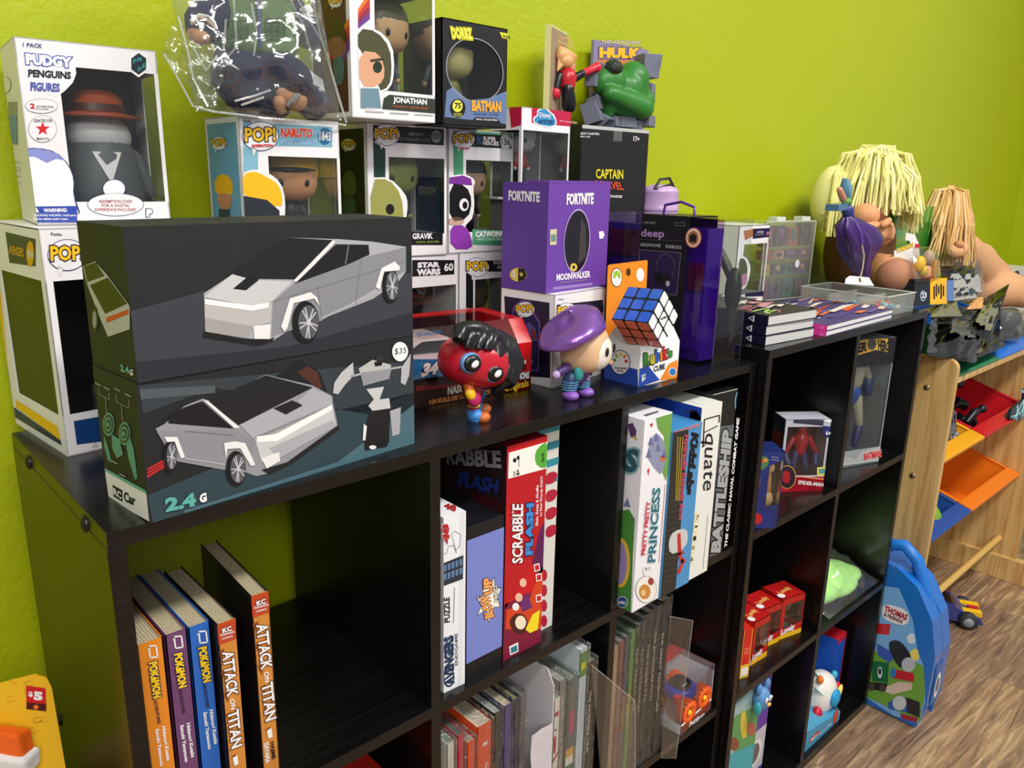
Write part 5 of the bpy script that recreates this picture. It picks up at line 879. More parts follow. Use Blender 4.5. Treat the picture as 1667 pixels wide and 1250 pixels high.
def a3(mb, F, L, T):
    mb.rect(F, 0, 0, 1, .28, M('#7c1234'), 1); mb.art(F, 'b', [(330, 330), (500, 300), (505, 500), (450, 640), (440, 690), (330, 880)], M('#b81420'), 1); mb.art(F, 'b', [(440, 690), (470, 560), (500, 500), (500, 700), (470, 740)], M('#5a1850'), 2)
    mb.art(F, 'b', [(345, 242), (505, 196), (500, 305), (342, 348)], M('#f2efe8'), 2); mb.art(F, 'b', [(460, 222), (505, 190), (503, 305), (462, 300), (448, 262)], M('#58a83a'), 3, 1); mb.text(F, 'b', 'Family', (488, 278), (486, 240), (476, 280), K_, 4, .02)
    mb.text(F, 'b', 'AGES', (370, 338), (370, 316), (363, 338), K_, 4, .02); mb.text(F, 'b', '8+', (388, 332), (388, 308), (374, 334), K_, 4, .03); mb.line(F, 'b', [(385, 298), (385, 250)], 2, K_, 4); mb.oval(F, 'b', 368, 272, 7, 9, K_, 4); mb.oval(F, 'b', 382, 262, 6, 8, K_, 4)
    mb.text(F, 'b', 'SCRABBLE', (400, 690), (402, 450), (356, 692), W_, 5, .03, out=M('#6a0a14'), ob=.07); mb.text(F, 'b', 'FLASH', (440, 655), (445, 445), (410, 660), M('#3a8ad0'), 5, .06, out=M('#12204a'), ob=.12); mb.text(F, 'b', 'ELECTRONIC', (364, 540), (364, 460), (356, 541), W_, 5, .02)
    mb.text(F, 'b', 'Slide, Swap & Shuffle', (462, 538), (464, 372), (452, 540), W_, 5, .02); mb.text(F, 'b', 'to Find Words FAST!', (478, 500), (482, 336), (468, 502), W_, 5, .02)
    for x, y in ((458, 710), (466, 750), (466, 835)): mb.art(F, 'b', [(x-13, y-14), (x+10, y-20), (x+14, y+10), (x-10, y+16)], M('#f4ece6'), 4); mb.art(F, 'b', [(x-9, y-10), (x+7, y-14), (x+10, y+6), (x-7, y+11)], M('#c01828'), 5)
    mb.art(F, 'b', [(335, 880), (420, 860), (480, 700), (500, 760), (490, 960), (330, 960)], M('#d0401c'), 2); mb.art(F, 'b', [(355, 960), (345, 920), (380, 890), (420, 910), (420, 960), (390, 985)], M('#4a1810'), 3, 1); mb.oval(F, 'b', 392, 932, 22, 28, M('#f0e0c8'), 4); mb.art(F, 'b', [(412, 960), (440, 900), (470, 880), (462, 960), (430, 975)], M('#f2d820'), 4)
    mb.oval(F, 'b', 385, 830, 15, 18, M('#e8b89a'), 4); mb.oval(F, 'b', 402, 770, 14, 18, M('#e8b89a'), 4); mb.art(F, 'b', [(390, 850), (420, 810), (440, 870), (400, 890)], M('#6a2a6c'), 3); mb.oval(F, 'b', 372, 868, 14, 16, W_, 4)
    mb.art(F, 'b', [(345, 1030), (382, 1012), (384, 1050), (350, 1066)], W_, 3); mb.art(F, 'b', [(351, 1036), (377, 1022), (379, 1046), (354, 1058)], M('#2f7a86'), 4)
    mb.text(L, 'b', 'RABBLE', (95, 290), (318, 305), (90, 225), M('#8f8f92'), 3, .04); mb.text(L, 'b', 'ELECTRONIC', (215, 232), (315, 252), (215, 222), M('#77777a'), 3, .02); mb.text(L, 'b', 'FLASH', (140, 378), (298, 412), (150, 318), M('#1c2f78'), 3, .05); mb.art(L, 'b', [(190, 400), (320, 440), (318, 490), (190, 470)], M('#3a0c14'), 1)
game(Bx(.424, .013, S1, 0, .0645, .25, .277), 'tall red word game box with a green corner tag', M('#26161b', .3), lambda mb, F, L, T: (mb.rect(F, 0, 0, 1, 1, M('#c8141e', .3), 0), mb.rect(T, 0, 0, 1, 1, M('#7c1220', .3), 0), a3(mb, F, L, T)))
def a4(mb, F, L, T):
    for k, v in enumerate((.03, .11, .19, .27)): mb.rect(F, 0, .70+v, 1, .735+v, M('#2f8a9c'), 1)
    for k in range(4): mb.art(F, 'b', [(495, 330+k*72), (530, 315+k*72), (545, 330+k*72), (530, 365+k*72), (495, 372+k*72)], M('#b01c38'), 2, 1)
    for k in range(4): mb.oval(F, 'b', 488, 740+k*62, 13, 24, M('#b01c38'), 2)
game(Bx(.4905, .030, S1, 0, .037, .23, .280), 'pale game box with teal bars and dark red dots', M('#d8d6ce'), a4)
def a5(mb, F, L, T):
    mb.art(F, 'c', [(260, 240), (345, 215), (340, 400), (310, 545), (290, 500), (300, 330), (270, 290)], M('#6fa04a'), 1); mb.art(F, 'c', [(215, 420), (240, 330), (265, 310), (300, 350), (310, 430), (290, 520), (250, 480)], M('#8d90ac'), 2, 1)
    for x, y in ((235, 340), (262, 320), (225, 400), (270, 370), (300, 400)): mb.art(F, 'c', [(x-14, y+30), (x, y-12), (x+14, y+30)], M('#6a6f98'), 3)
    mb.oval(F, 'c', 292, 435, 12, 14, M('#c86a3a'), 3); mb.art(F, 'c', [(230, 270), (245, 262), (242, 285)], RED, 2); mb.art(F, 'c', [(218, 490), (230, 480), (224, 520)], RED, 2)
    mb.text(F, 'c', 'PRETTY PRETTY', (206, 900), (232, 640), (186, 902), M('#c8384c'), 8, .04); mb.text(F, 'c', 'PRINCESS', (256, 935), (282, 575), (218, 940), M('#2f6a78'), 4, .03, out=M('#c9dde0'), ob=.07); mb.line(F, 'c', [(275, 940), (305, 560)], 3, M('#c88a7c'), 2)
    mb.oval(F, 'c', 218, 975, 22, 32, W_, 4); mb.text(F, 'c', '$12', (206, 980), (232, 974), (206, 964), M('#333333'), 5, 0)
    mb.oval(F, 'c', 212, 1070, 52, 66, GREY, 2); mb.oval(F, 'c', 212, 1070, 49, 63, M('#f0ebe2'), 3); mb.oval(F, 'c', 205, 1080, 28, 36, M('#c98a3a'), 4); mb.oval(F, 'c', 235, 1030, 14, 18, M('#9a3a2a'), 4); mb.oval(F, 'c', 198, 1085, 12, 15, M('#e8c090'), 5)
    mb.art(L, 'c', [(60, 700), (130, 680), (160, 730), (150, 900), (140, 1180), (40, 1160)], M('#4a8a3a'), 1); mb.oval(L, 'c', 92, 940, 45, 120, M('#e8b83a'), 2); mb.oval(L, 'c', 88, 940, 34, 105, M('#9a8ac0'), 3)
    mb.oval(L, 'c', 100, 1130, 26, 28, W_, 4); mb.oval(L, 'c', 100, 1130, 23, 25, M('#1f4a86'), 5); mb.text(L, 'c', 'HASBRO', (80, 1138), (118, 1142), (80, 1122), W_, 6, .02)
    mb.art(L, 'c', [(125, 270), (150, 262), (168, 300), (165, 335), (140, 330)], M('#5a3a6c'), 2); mb.art(L, 'c', [(145, 330), (180, 350), (160, 325)], M('#d8a82a'), 3); mb.text(L, 'c', 'S', (105, 500), (170, 505), (120, 385), M('#2f5a66'), 3, .05, out=M('#8ab0b8'), ob=.12); mb.art(L, 'c', [(105, 665), (125, 625), (140, 672)], M('#7a7fa8'), 2)
    mb.art(T, 'c', [(200, 225), (270, 205), (275, 212), (215, 232)], M('#6a6560'), 2)
game(Bx(.632, -.020, S1, 1, .0600, .2, .275), 'white game box with castle picture, jutting from the third cubby', M('#eeecf0', .3), a5)
def a6(mb, F, L, T):
    mb.rect(F, 0, 0, .52, 1, M('#2c2a26'), 1); mb.art(F, 'c', [(345, 290), (475, 262), (472, 280), (345, 310)], M('#a87a8a'), 3)
    mb.text(F, 'c', 'KidzLabs', (432, 305), (402, 608), (468, 316), K_, 4, .06); mb.text(F, 'c', 'Hydraulic Robotic Arm', (398, 320), (370, 730), (420, 322), M('#c84a6a'), 4, .03)
    for k in range(3): mb.line(F, 'c', [(366+k*12, 330), (362-6+k*8, 640)], 4, M('#b8982c'), 3)
    for k in range(18): mb.line(F, 'c', [(300-k*0, 560+k*28), (360, 548+k*28)], 2, M('#5a564e'), 3)
    mb.art(F, 'c', [(320, 830), (345, 785), (410, 770), (415, 840), (380, 885), (325, 900)], M('#c9c8c4'), 4, 1); mb.art(F, 'c', [(362, 800), (378, 795), (382, 880), (400, 890), (365, 905)], M('#c02a2a'), 5); mb.line(F, 'c', [(372, 890), (388, 940), (368, 990)], 14, M('#c8302c'), 5); mb.oval(F, 'c', 392, 930, 10, 12, M('#c8302c'), 5)
game(Bx(.6935, -.0215, S1, 0, .0685, .22, .248), 'shrink-wrapped black and sky-blue science kit box', M('#4a92c8', .25), a6)
def a7(mb, F, L, T):
    mb.text(F, 'c', 'E', (485, 385), (487, 260), (565, 360), K_, 4, .0) if 0 else mb.line(F, 'c', [(488, 380), (495, 245), (568, 225), (566, 260)], 5, K_, 4)
    mb.line(F, 'c', [(490, 310), (560, 275)], 4, K_, 4); mb.line(F, 'c', [(483, 378), (500, 370)], 4, K_, 4); mb.text(F, 'c', 'quate', (500, 310), (488, 590), (545, 316), K_, 4, .0)
    for k, ch in enumerate('7-1=6'): y = 700+k*50; x = 455-k*7; mb.art(F, 'c', [(x-4, y), (x+18, y-6), (x+14, y+38), (x-8, y+44)], M('#ece4b8'), 3); mb.text(F, 'c', ch, (x-2, y+34), (x+12, y+30), (x, y+12), K_, 4, .01)
    mb.line(F, 'c', [(512, 710), (488, 970)], 2, GREY, 3); mb.art(L, 'c', [(200, 140), (485, 185), (485, 245), (460, 205), (270, 165)], M('#1f3c9c'), 3); mb.rect(L, 0, .9, 1, 1, M('#1f3c9c'), 1); mb.rect(L, .93, 0, 1, 1, M('#1f3c9c'), 1)
    mb.text(L, 'c', '#01001', (395, 222), (445, 212), (395, 205), M('#333344'), 3, .02); mb.art(T, 'c', [(340, 130), (470, 110), (560, 150), (480, 175)], M('#e4e6dc'), 1)
game(Bx(.763, -.018, S1, 0, .0510, .27, .267), 'white equation game box with blue edges', M('#e9e9e2', .3), a7)
def a8(mb, F, L, T):
    mb.art(F, 'c', [(520, 910), (575, 280), (640, 270), (575, 895)], M('#5f6468', .3), 2); mb.text(F, 'c', 'BATTLESHIP', (572, 890), (632, 300), (524, 890), M('#a5a8aa', .3), 3, .06, out=K_, ob=.13)
    mb.text(F, 'c', 'THE CLASSIC NAVAL COMBAT GAME', (603, 865), (664, 240), (590, 864), W_, 5, .04); mb.oval(F, 'c', 660, 158, 19, 52, M('#7ab0c8'), 4, .05); mb.oval(F, 'c', 660, 158, 15, 46, M('#1c3a56'), 5, .05)
    mb.line(F, 'c', [(532, 128), (698, 88)], 4, M('#b8bab4'), 2); mb.line(F, 'c', [(697, 88), (622, 905)], 3, M('#8f938c'), 2)
game(Bx(.8165, .0005, S1, -2, .062, .268, .273), 'black shrink-wrapped naval game box, last in its cubby', M('#191b1c', .22), a8)
# ---- bagged comics and magazines, second row
def comic(x, zt, t, label, cv, pg='#b4b0a6', d=.168, y=.006, lean=0, bag=True, top=None, tip=False, group=None, art=None, name='comic_book', z0=S2, seed=0, fr_h=None, x1=None):
    h = zt-z0; B = Bx(x, y, z0, lean, t, d, h)
    r = thing(name, label, 'comic book', B.base(), group); mb = MB(); q = .0006
    mb.hexa([B.P(a, b, c_) for c_ in (q, h-.0008) for a, b in ((q, q), (t-q, q), (t-q, d-q), (q, d-q))], M(pg, .8, var=.15, sc=300))
    mb.build('pages', r)
    mb = MB(); mb.obox(B.f('F'), 0, 0, t, h, -q, 0, M(cv)); mb.obox(B.f('L'), 0, 0, d, h, -q, 0, M(cv)); mb.obox(B.f('R'), 0, 0, d, h, -q, 0, M(cv))
    if art: art(mb, B.f('F'), B.f('L'), B.f('R'))
    mb.build('cover', r)
    if bag:
        e = .004; k = .0012; o = B
        mbs = film('plastic_bag', r, [o.P(t+k, -e, 0.001), o.P(t+k, d, .001), o.P(t+k, d, h+.004), o.P(t+k, -e, h+.006)], 8, 12, .0016, BAGC, seed=seed)
        film('plastic_bag', r, [o.P(-k, -e, .001), o.P(t+k, -e, .001), o.P(t+k, -e, h+.006), o.P(-k, -e, h+.006)], 3, 26, .0022, BAGC, seed=seed+3)
        film('plastic_bag', r, [o.P(-k, -e, h+.005), o.P(t+k, -e, h+.005), o.P(t+k, d, h+.003), o.P(-k, d, h+.003)], 3, 10, .0012, BAGC, seed=seed+5)
    if tip:
        film('plastic_bag', r, tip, 10, 14, .003, seed=seed+9)
        MB().tube([tip[1], tip[2], tip[3]], .0006, GLINT, 5).build('bag_edge_glint', r)  # bright glint along the bag edge, put in as a thin pale tube
    return r
G1_ = 'bagged comics in the second cubby of the second row'
def vt(s, c='#e8e0d0', v=.75, w=.0045, L_=.07):
    def f(mb, F, Lf, Rf): mb.tuv(F, s, .2, v, L_, min(w, F.w*.7), M(c), 2, .02, rot=R(-90))
    return f
comic(.3325, -.371, .0105, 'cream bagged comic, leftmost in its cubby', '#d9d6c4', '#8f9a90', seed=1)
comic(.3480, -.368, .0095, 'bagged comic with a crimson spine and grey-green pages', '#c2213c', '#5f6a60', seed=2, art=lambda mb, F, L, Rf: mb.rect(F, 0, 0, 1, .80, M('#5a5c58'), 1))
comic(.3625, -.385, .0125, 'slim orange-red bagged book beside the crimson spine', '#e0481c', '#b8b0a0', seed=3, art=vt('STORIES', '#f0e0d0', .8, .004, .05))
comic(.3785, -.372, .0225, 'thick orange-red bagged book with white spine lettering', '#e2521c', '#d8cdb8', seed=4, art=lambda mb, F, L, Rf: (mb.tuv(F, 'Summer Of The', .55, .76, .06, .005, W_, 2, .02, rot=R(-90)), mb.rect(F, .4, .87, .7, .89, W_, 1)))
comic(.4050, -.366, .0115, 'black bagged comic with a pale grey board behind it', '#1b1c1c', '#b4b8b6', seed=5)
comic(.4215, -.364, .0130, 'purple-spined bagged comic with cream pages', '#4a3a7c', '#cbbfa0', seed=6, art=vt('INFINITE', '#c8c0e0', .6))
comic(.4385, -.362, .0070, 'thin navy bagged comic with an olive edge', '#22264a', '#8a8c60', seed=7)
comic(.4490, -.362, .0070, 'thin grey bagged comic in front of the milky sleeve', '#6a6468', '#7d8078', seed=8, art=vt('ANNUAL', '#d8b060', .5))
# milky sleeve
B = Bx(.462, -.002, S2, 0, .040, .17, .262)
r = thing('paper_sleeve', 'large milky white sleeve sticking up from the bagged comics', 'sleeve', B.base()); MK = clearmat('milky_plastic_sleeve', (.95, .94, .95), .05, .3, .3, 15, .72, '#e8e2e8')
mb = MB(); pts = [(0, 0), (B.d, 0), (B.d, B.h-.01), (.012, B.h), (0, B.h-.02)]; fL = Fr(B.P(B.w, 0, 0), B.Y, B.Z, B.d, B.h); mb.prism(fL, pts, -.0012, 0, M('#dcd7dc', .4)); mb.build('sheet', r)
film('sleeve', r, [B.P(0, -.001, 0), B.P(B.w-.002, -.001, 0), B.P(B.w-.002, -.001, B.h*.72), B.P(.0, -.001, B.h*.72)], 4, 16, .003, MK, seed=12)
comic(.505, -.392, .0105, 'white bagged comic with red blocks and black line art', '#e6e0d2', '#9a9a90', seed=13, y=-.001, art=lambda mb, F, L, Rf: (mb.rect(F, .1, .88, .8, .91, M('#b82a34'), 1), mb.rect(F, .1, .62, .5, .74, M('#b02a30'), 1), mb.uvp(F, [(.1, .55), (.9, .60), (.9, .62), (.1, .58)], M('#b82a34'), 1), mb.rect(F, .15, .78, .6, .79, K_, 1), mb.uvp(F, [(.2, .3), (.6, .3), (.8, .38), (.6, .46), (.2, .44)], K_, 1, 1), mb.uvp(F, [(.3, .32), (.55, .32), (.7, .38), (.55, .44), (.3, .42)], M('#d8cdb8'), 2, 1)))
comic(.5205, -.375, .0130, 'clear-bagged grey comic right of the white one with red blocks', '#8a8480', '#a8a8a0', seed=14)
comic(.5385, -.382, .0150, 'bagged comic with pink figure and green lower half', '#2a7a50', '#9a9a90', seed=15, art=lambda mb, F, L, Rf: (mb.rect(F, 0, .5, 1, 1, M('#6a6a64'), 1), mb.rect(F, .3, .62, .9, .78, M('#c04a6a'), 2), mb.rect(F, 0, .46, 1, .52, M('#d8a850'), 2), mb.rect(F, 0, .4, 1, .46, M('#e2ddd0'), 2)))
comic(.5590, -.345, .0150, 'tall white-boarded comic with a green corner beside black-spined bags', '#c9d2d8', '#dfe3e2', seed=16, art=lambda mb, F, L, Rf: (mb.rect(F, 0, .84, 1, .98, M('#5f8a3a'), 1), mb.rect(F, .2, .88, .8, .92, M('#d8d030'), 2)))
tp = [at(897+80, 1250, y=-.004), at(1034, 1262, y=-.03), at(1034, 1141, y=-.03), at(963, 1082, y=-.004)]
comic(.5780, -.372, .0140, 'black-spined bagged comic whose loose bag corner juts forward', '#2a2624', '#8a8a80', seed=17, tip=tp, art=vt('THE INCREDIBLE TALES', '#d8d4c8', .8, .005, .1))
G2_ = 'bagged magazines in the third cubby of the second row'
comic(.6290, -.372, .0120, 'pale tan bagged magazine against the cubby side', '#b89a78', '#8c8f88', seed=21)
comic(.6435, -.368, .0100, 'dusty red bagged magazine beside the tan one', '#8f4a4c', '#8a8d86', seed=22)
comic(.6560, -.366, .0090, 'slate blue bagged magazine with orange spine lettering', '#3f5568', '#84877f', seed=23, art=vt('LEGENDS', '#e07a20', .6, .005, .06))
comic(.6670, -.362, .0110, 'green-spined bagged magazine with orange lettering', '#5f9a34', '#7f8478', seed=24, art=vt('LEGACY', '#f0a820', .62, .006, .07))
comic(.6805, -.356, .0100, 'dark bagged volume right of the green-spined magazine', '#3a3630', '#8a8c84', seed=25, art=vt('THE TREASURY', '#b8a888', .85, .005, .11))
comic(.6930, -.350, .0110, 'second dark bagged volume from the green-spined magazine', '#38342f', '#94968e', seed=26, art=vt('COLLECTOR SERIES', '#a89c84', .8, .005, .11))
comic(.7065, -.346, .0130, 'third dark bagged volume, with a white board edge on top', '#2f2c28', '#b8b9b2', seed=27, art=vt('THE COMPLETE', '#bcae90', .8, .005, .1))
comic(.7220, -.346, .0120, 'fourth dark bagged volume, thin white board on top', '#2b2825', '#b2b3ac', seed=28, art=vt('THE ADVENTURE TALES', '#c8bca0', .85, .005, .12))
comic(.7385, -.340, .0200, 'widest black bagged volume beside the loose red packet', '#171514', '#d0d0ca', seed=29, tip=[at(1075, 1235, y=-.005), at(1100, 1235, y=-.012), at(1128, 1010, y=-.008), at(1090, 1003, y=.0)], art=vt('THE GREAT ADVENTURE', '#d8cfb8', .8, .006, .14))
r = thing('toy_packet', 'red and white flat toy packet standing behind the black bagged volume', 'toy packet', (.79, .1, H+S2)); B = Bx(.775, .10, S2, 0, .02, .14, .262); mb = MB(); B.solid(mb, M('#c9bcb4', .4)); mb.rect(B.f('F'), 0, .85, 1, 1, M('#7a1a1c'), 1); mb.rect(B.f('L'), 0, .82, 1, 1, M('#7a1a1c'), 1); mb.build('packet', r)
mb = MB(); mb.ell(B.P(-.002, .03, .215), (.008, .024, .024), M('#c02030', .3), None, 16); mb.build('red_ball', r)
# little truck pack
B = Bx(.812, .001, S2, 4, .096, .085, .088); r = thing('toy_truck_pack', 'small open-fronted pack holding a blue toy truck with bright orange wheels', 'toy box', B.base()); F, L, T = B.f('F'), B.f('L'), B.f('T')
mb = MB(); mb.obox(Fr(B.P(0, 0, 0), B.X, B.Y, B.w, B.d), 0, 0, B.w, B.d, 0, .0012, W_); mb.obox(B.f('B'), 0, 0, B.w, B.h, -.001, 0, M('#c4c6ca')); mb.obox(B.f('R'), 0, 0, B.d, B.h, -.001, 0, M('#c9cbce')); mb.obox(T, 0, .06, B.w, B.d, -.001, 0, M('#b01c2c')); mb.obox(B.f('R'), 0, B.h-.012, B.d, B.h, -.001, .0003, M('#b01c2c'))
mb.obox(F, 0, 0, B.w, .017, -.001, 0, M('#7a3428')); mb.obox(L, 0, 0, B.d, .017, -.001, 0, M('#b8c0c8')); mb.text(F, 's', 'Action', (930, 942), (1050, 858), (928, 905), W_, 3, .04); mb.obox(F, 0, .017, B.w, .019, -.001, .0004, W_)
mb.oval(L, 's', 925, 403, 45, 22, M('#d9d6d2'), 2); mb.build('carton', r); B.panes({'F': (0, .22, 1, 1), 'L': (0, .22, 1, 1)}, r, clearmat('truck_window', (.93, .94, .95), .03, .05, .1, 20))
mb = MB(); tc = B.P(.048, .035, .045); bl = M('#24309c', .3); mb.ell(tc, (.03, .026, .012), bl, None, 16, .7); mb.ell(tc+Vector((0, 0, .012)), (.017, .018, .010), M('#1a1a20', .25), None, 14, .7); mb.box(tc.x-.034, tc.x-.016, tc.y-.02, tc.y-.01, tc.z-.004, tc.z+.008, M('#c8202c', .3)); trk = mb.build('truck', r)
for k, (a, b, c_) in enumerate(((.024, .008, .031), (.072, .008, .034), (.024, .06, .031), (.072, .06, .034))):
    mb = MB(); p = B.P(a, b, c_)
    mb.lathe(p, [(0, -.010), (.012, -.010), (.0185, -.007), (.0195, .004), (.0185, .009), (.011, .010), (.008, .006), (0, .006)], M('#f0601a', .35), 22, Matrix.Rotation(R(90), 3, 'X'))
    for j in range(16): an = j*math.pi/8; mb.tube([p+Vector((.0195*math.cos(an), -.009, .0195*math.sin(an))), p+Vector((.0195*math.cos(an+.15), .008, .0195*math.sin(an+.15)))], .0013, M('#e0501a', .4), 4)
    mb.ell(p+Vector((0, -.008, 0)), (.005, .003, .005), YEL, None, 10); mb.build('wheel', trk)

B = Bx(.205, .03, S2, 0, .072, .2, .205); r = thing('toy_box', 'red box with dark lettering low in the first column, mostly under the shelf board', 'toy box', B.base()); mb = MB(); B.solid(mb, M('#b8281c', .35)); mb.tuv(B.f('T'), 'TOYS', .1, .1, .045, .02, K_, 2, .04); mb.build('carton', r)
# ---------------- things in the taller shelf ----------------
TY = -.016
B = Bx(.962, -.006, T1, -38, .040, .05, .135)
def ex(mb, B):
    F, L = B.f('F'), B.f('L')
    mb.art(F, 'e', [(185, 735), (320, 745), (318, 800), (250, 830), (215, 930), (190, 1080), (270, 1085), (262, 1180), (140, 1180)], M('#202c74'), 1)
    mb.text(F, 'e', 'SPIDER-MAN', (158, 1015), (182, 895), (178, 1022), M('#e07a20'), 3, .03); mb.art(F, 'e', [(182, 780), (230, 770), (255, 800), (225, 850), (180, 845)], M('#4a7a4a'), 2, 1); mb.oval(F, 'e', 205, 800, 14, 12, M('#c84a3a'), 3); mb.oval(F, 'e', 230, 795, 12, 10, M('#d8902a'), 3)
    mb.line(F, 'e', [(262, 775), (305, 782)], 4, GREY, 3); mb.line(F, 'e', [(262, 790), (305, 797)], 4, GREY, 3); mb.oval(F, 'e', 180, 1125, 30, 32, M('#b81c24'), 4)
winbox(B, 'toy_box', 'narrow blue toy box with orange lettering and clear side window', 'toy box', 'boxed action toys in the taller shelf', M('#1d2862'), {'F': (.42, .3, .97, .88), 'R': (0, .3, .6, .95)}, M('#b89a7a'), ex, lambda mb, B: (mb.ell(B.P(.024, .02, .045), (.012, .012, .016), M('#c8a070'), None, 12), mb.cap(B.P(.024, .02, .06), B.P(.024, .02, .09), .008, .006, M('#b8804a')), mb.ell(B.P(.024, .02, .1), (.01, .01, .011), M('#d0a878'), None, 12)), 'toy')
B = Bx(1.142, .050, T1, -37, .086, .05, .139)
def ex(mb, B):
    F, L = B.f('F'), B.f('L'); mb.art(F, 'e', [(355, 885), (590, 912), (585, 998), (350, 965)], M('#c4142c'), 1); mb.rect(F, 0, 0, 1, .2, M('#c4142c'), 1); mb.line(F, 'e', [(395, 882), (590, 908)], 4, M('#d8c07a'), 2); mb.text(F, 'e', 'SPIDER-MAN', (412, 930), (555, 945), (414, 908), W_, 3, .03)
    mb.art(F, 'e', [(555, 600), (630, 610), (626, 675), (580, 668), (552, 640)], M('#1c2768'), 2); mb.text(F, 'e', '6+', (570, 652), (598, 655), (570, 628), W_, 4, .03); mb.oval(F, 'e', 592, 572, 32, 10, W_, 3); mb.art(F, 'e', [(520, 835), (575, 830), (572, 882), (520, 885)], M('#d8d060'), 4); mb.art(F, 'e', [(530, 845), (565, 840), (563, 870), (532, 872)], M('#4a9a9c'), 5); mb.art(F, 'e', [(388, 555), (560, 570), (556, 600), (388, 585)], M('#30344c'), 2)
    mb.oval(F, 'e', 352, 890, 50, 66, M('#d8a848'), 3); mb.oval(F, 'e', 352, 890, 46, 62, M('#2a1420'), 4); mb.oval(F, 'e', 345, 890, 24, 36, M('#a81a24'), 5); mb.rect(L, 0, 0, 1, 1, M('#1a2150'), 1); mb.rect(L, .1, .3, .9, .8, M('#7c2a34'), 2)
winbox(B, 'toy_box', 'red and blue windowed box holding a red and blue posed figure', 'toy box', 'boxed action toys in the taller shelf', M('#b9bcc8'), {'F': (.06, .22, .95, .9)}, M('#54304c'), ex,
       lambda mb, B: (mb.ell(B.P(.046, .025, .112), (.0095, .009, .012), M('#b82030', .3), None, 14), mb.cap(B.P(.046, .025, .095), B.P(.046, .025, .07), .014, .010, M('#b82030', .3)), [mb.cap(B.P(.046+s*.016, .025, .094), B.P(.046+s*.03, .022, .068), .006, .005, M('#a81c2c', .3)) for s in (-1, 1)], [mb.cap(B.P(.046+s*.03, .022, .066), B.P(.046+s*.026, .012, .05), .0055, .006, M('#2c3c74', .3)) for s in (-1, 1)], [mb.cap(B.P(.046+s*.007, .025, .066), B.P(.046+s*.014, .022, .034), .007, .006, M('#28386c', .3)) for s in (-1, 1)]), 'toy_figure')
# tall figure box
B = Bx(1.352, .032, T1, -20, .104, .075, .262)
def ex(mb, B):
    F, L = B.f('F'), B.f('L')
    mb.rect(F, 0, .8, 1, 1, M('#1a1820'), 1); mb.art(F, 'e', [(700, 150), (760, 122), (830, 100), (922, 108), (922, 185), (850, 172), (745, 205), (700, 230)], M('#c8a040'), 2)
    mb.text(F, 'e', 'SUPER', (672, 210), (800, 178), (678, 152), M('#15131c'), 4, .05); mb.text(F, 'e', 'HERO', (866, 176), (932, 184), (866, 114), M('#15131c'), 4, .05); mb.oval(F, 'e', 830, 138, 23, 34, M('#4a4c48', .25), 5)
    mb.art(F, 'e', [(655, 820), (660, 770), (740, 790), (770, 745), (900, 710), (922, 712), (920, 805), (655, 842)], M('#a9aaa8'), 2); mb.text(F, 'e', 'BATMAN', (784, 795), (882, 775), (784, 755), M('#c01c2c'), 4, .05, out=M('#f0d0c8'), ob=.1); mb.line(F, 'e', [(665, 832), (920, 795)], 7, M('#4a5a54'), 3); mb.line(F, 'e', [(665, 820), (915, 785)], 1.5, W_, 3)
winbox(B, 'toy_box', 'tall windowed toy box with gold lettering and a grey and blue figure', 'toy box', 'boxed action toys in the taller shelf', M('#8f979c'), {'F': (.03, .13, .97, .8)}, M('#6a7486'), ex,
       lambda mb, B: (mb.cap(B.P(.045, .035, .2), B.P(.045, .035, .165), .021, .016, M('#a9a493', .5)), mb.ell(B.P(.045, .032, .228), (.012, .013, .015), M('#1d2748', .3), None, 14), mb.cap(B.P(.045, .035, .213), B.P(.045, .04, .206), .024, .02, M('#1d2748', .3)), mb.ell(B.P(.045, .035, .153), (.0175, .015, .0055), M('#2456a8', .4), None, 14), mb.cap(B.P(.045, .035, .148), B.P(.045, .035, .134), .0175, .013, M('#2456a8', .4)),
        mb.cap(B.P(.068, .035, .2), B.P(.082, .033, .172), .008, .007, M('#a9a493', .5)), mb.cap(B.P(.083, .033, .17), B.P(.08, .03, .145), .009, .009, M('#22346c', .4)), mb.cap(B.P(.03, .035, .132), B.P(.022, .03, .07), .0115, .008, M('#b0ab9a', .5)), mb.cap(B.P(.058, .035, .132), B.P(.068, .03, .078), .0115, .008, M('#b0ab9a', .5)), mb.cap(B.P(.068, .03, .07), B.P(.058, .025, .036), .009, .007, M('#22346c', .4)), mb.cap(B.P(.021, .03, .062), B.P(.02, .025, .036), .009, .007, M('#22346c', .4))), 'toy_figure')
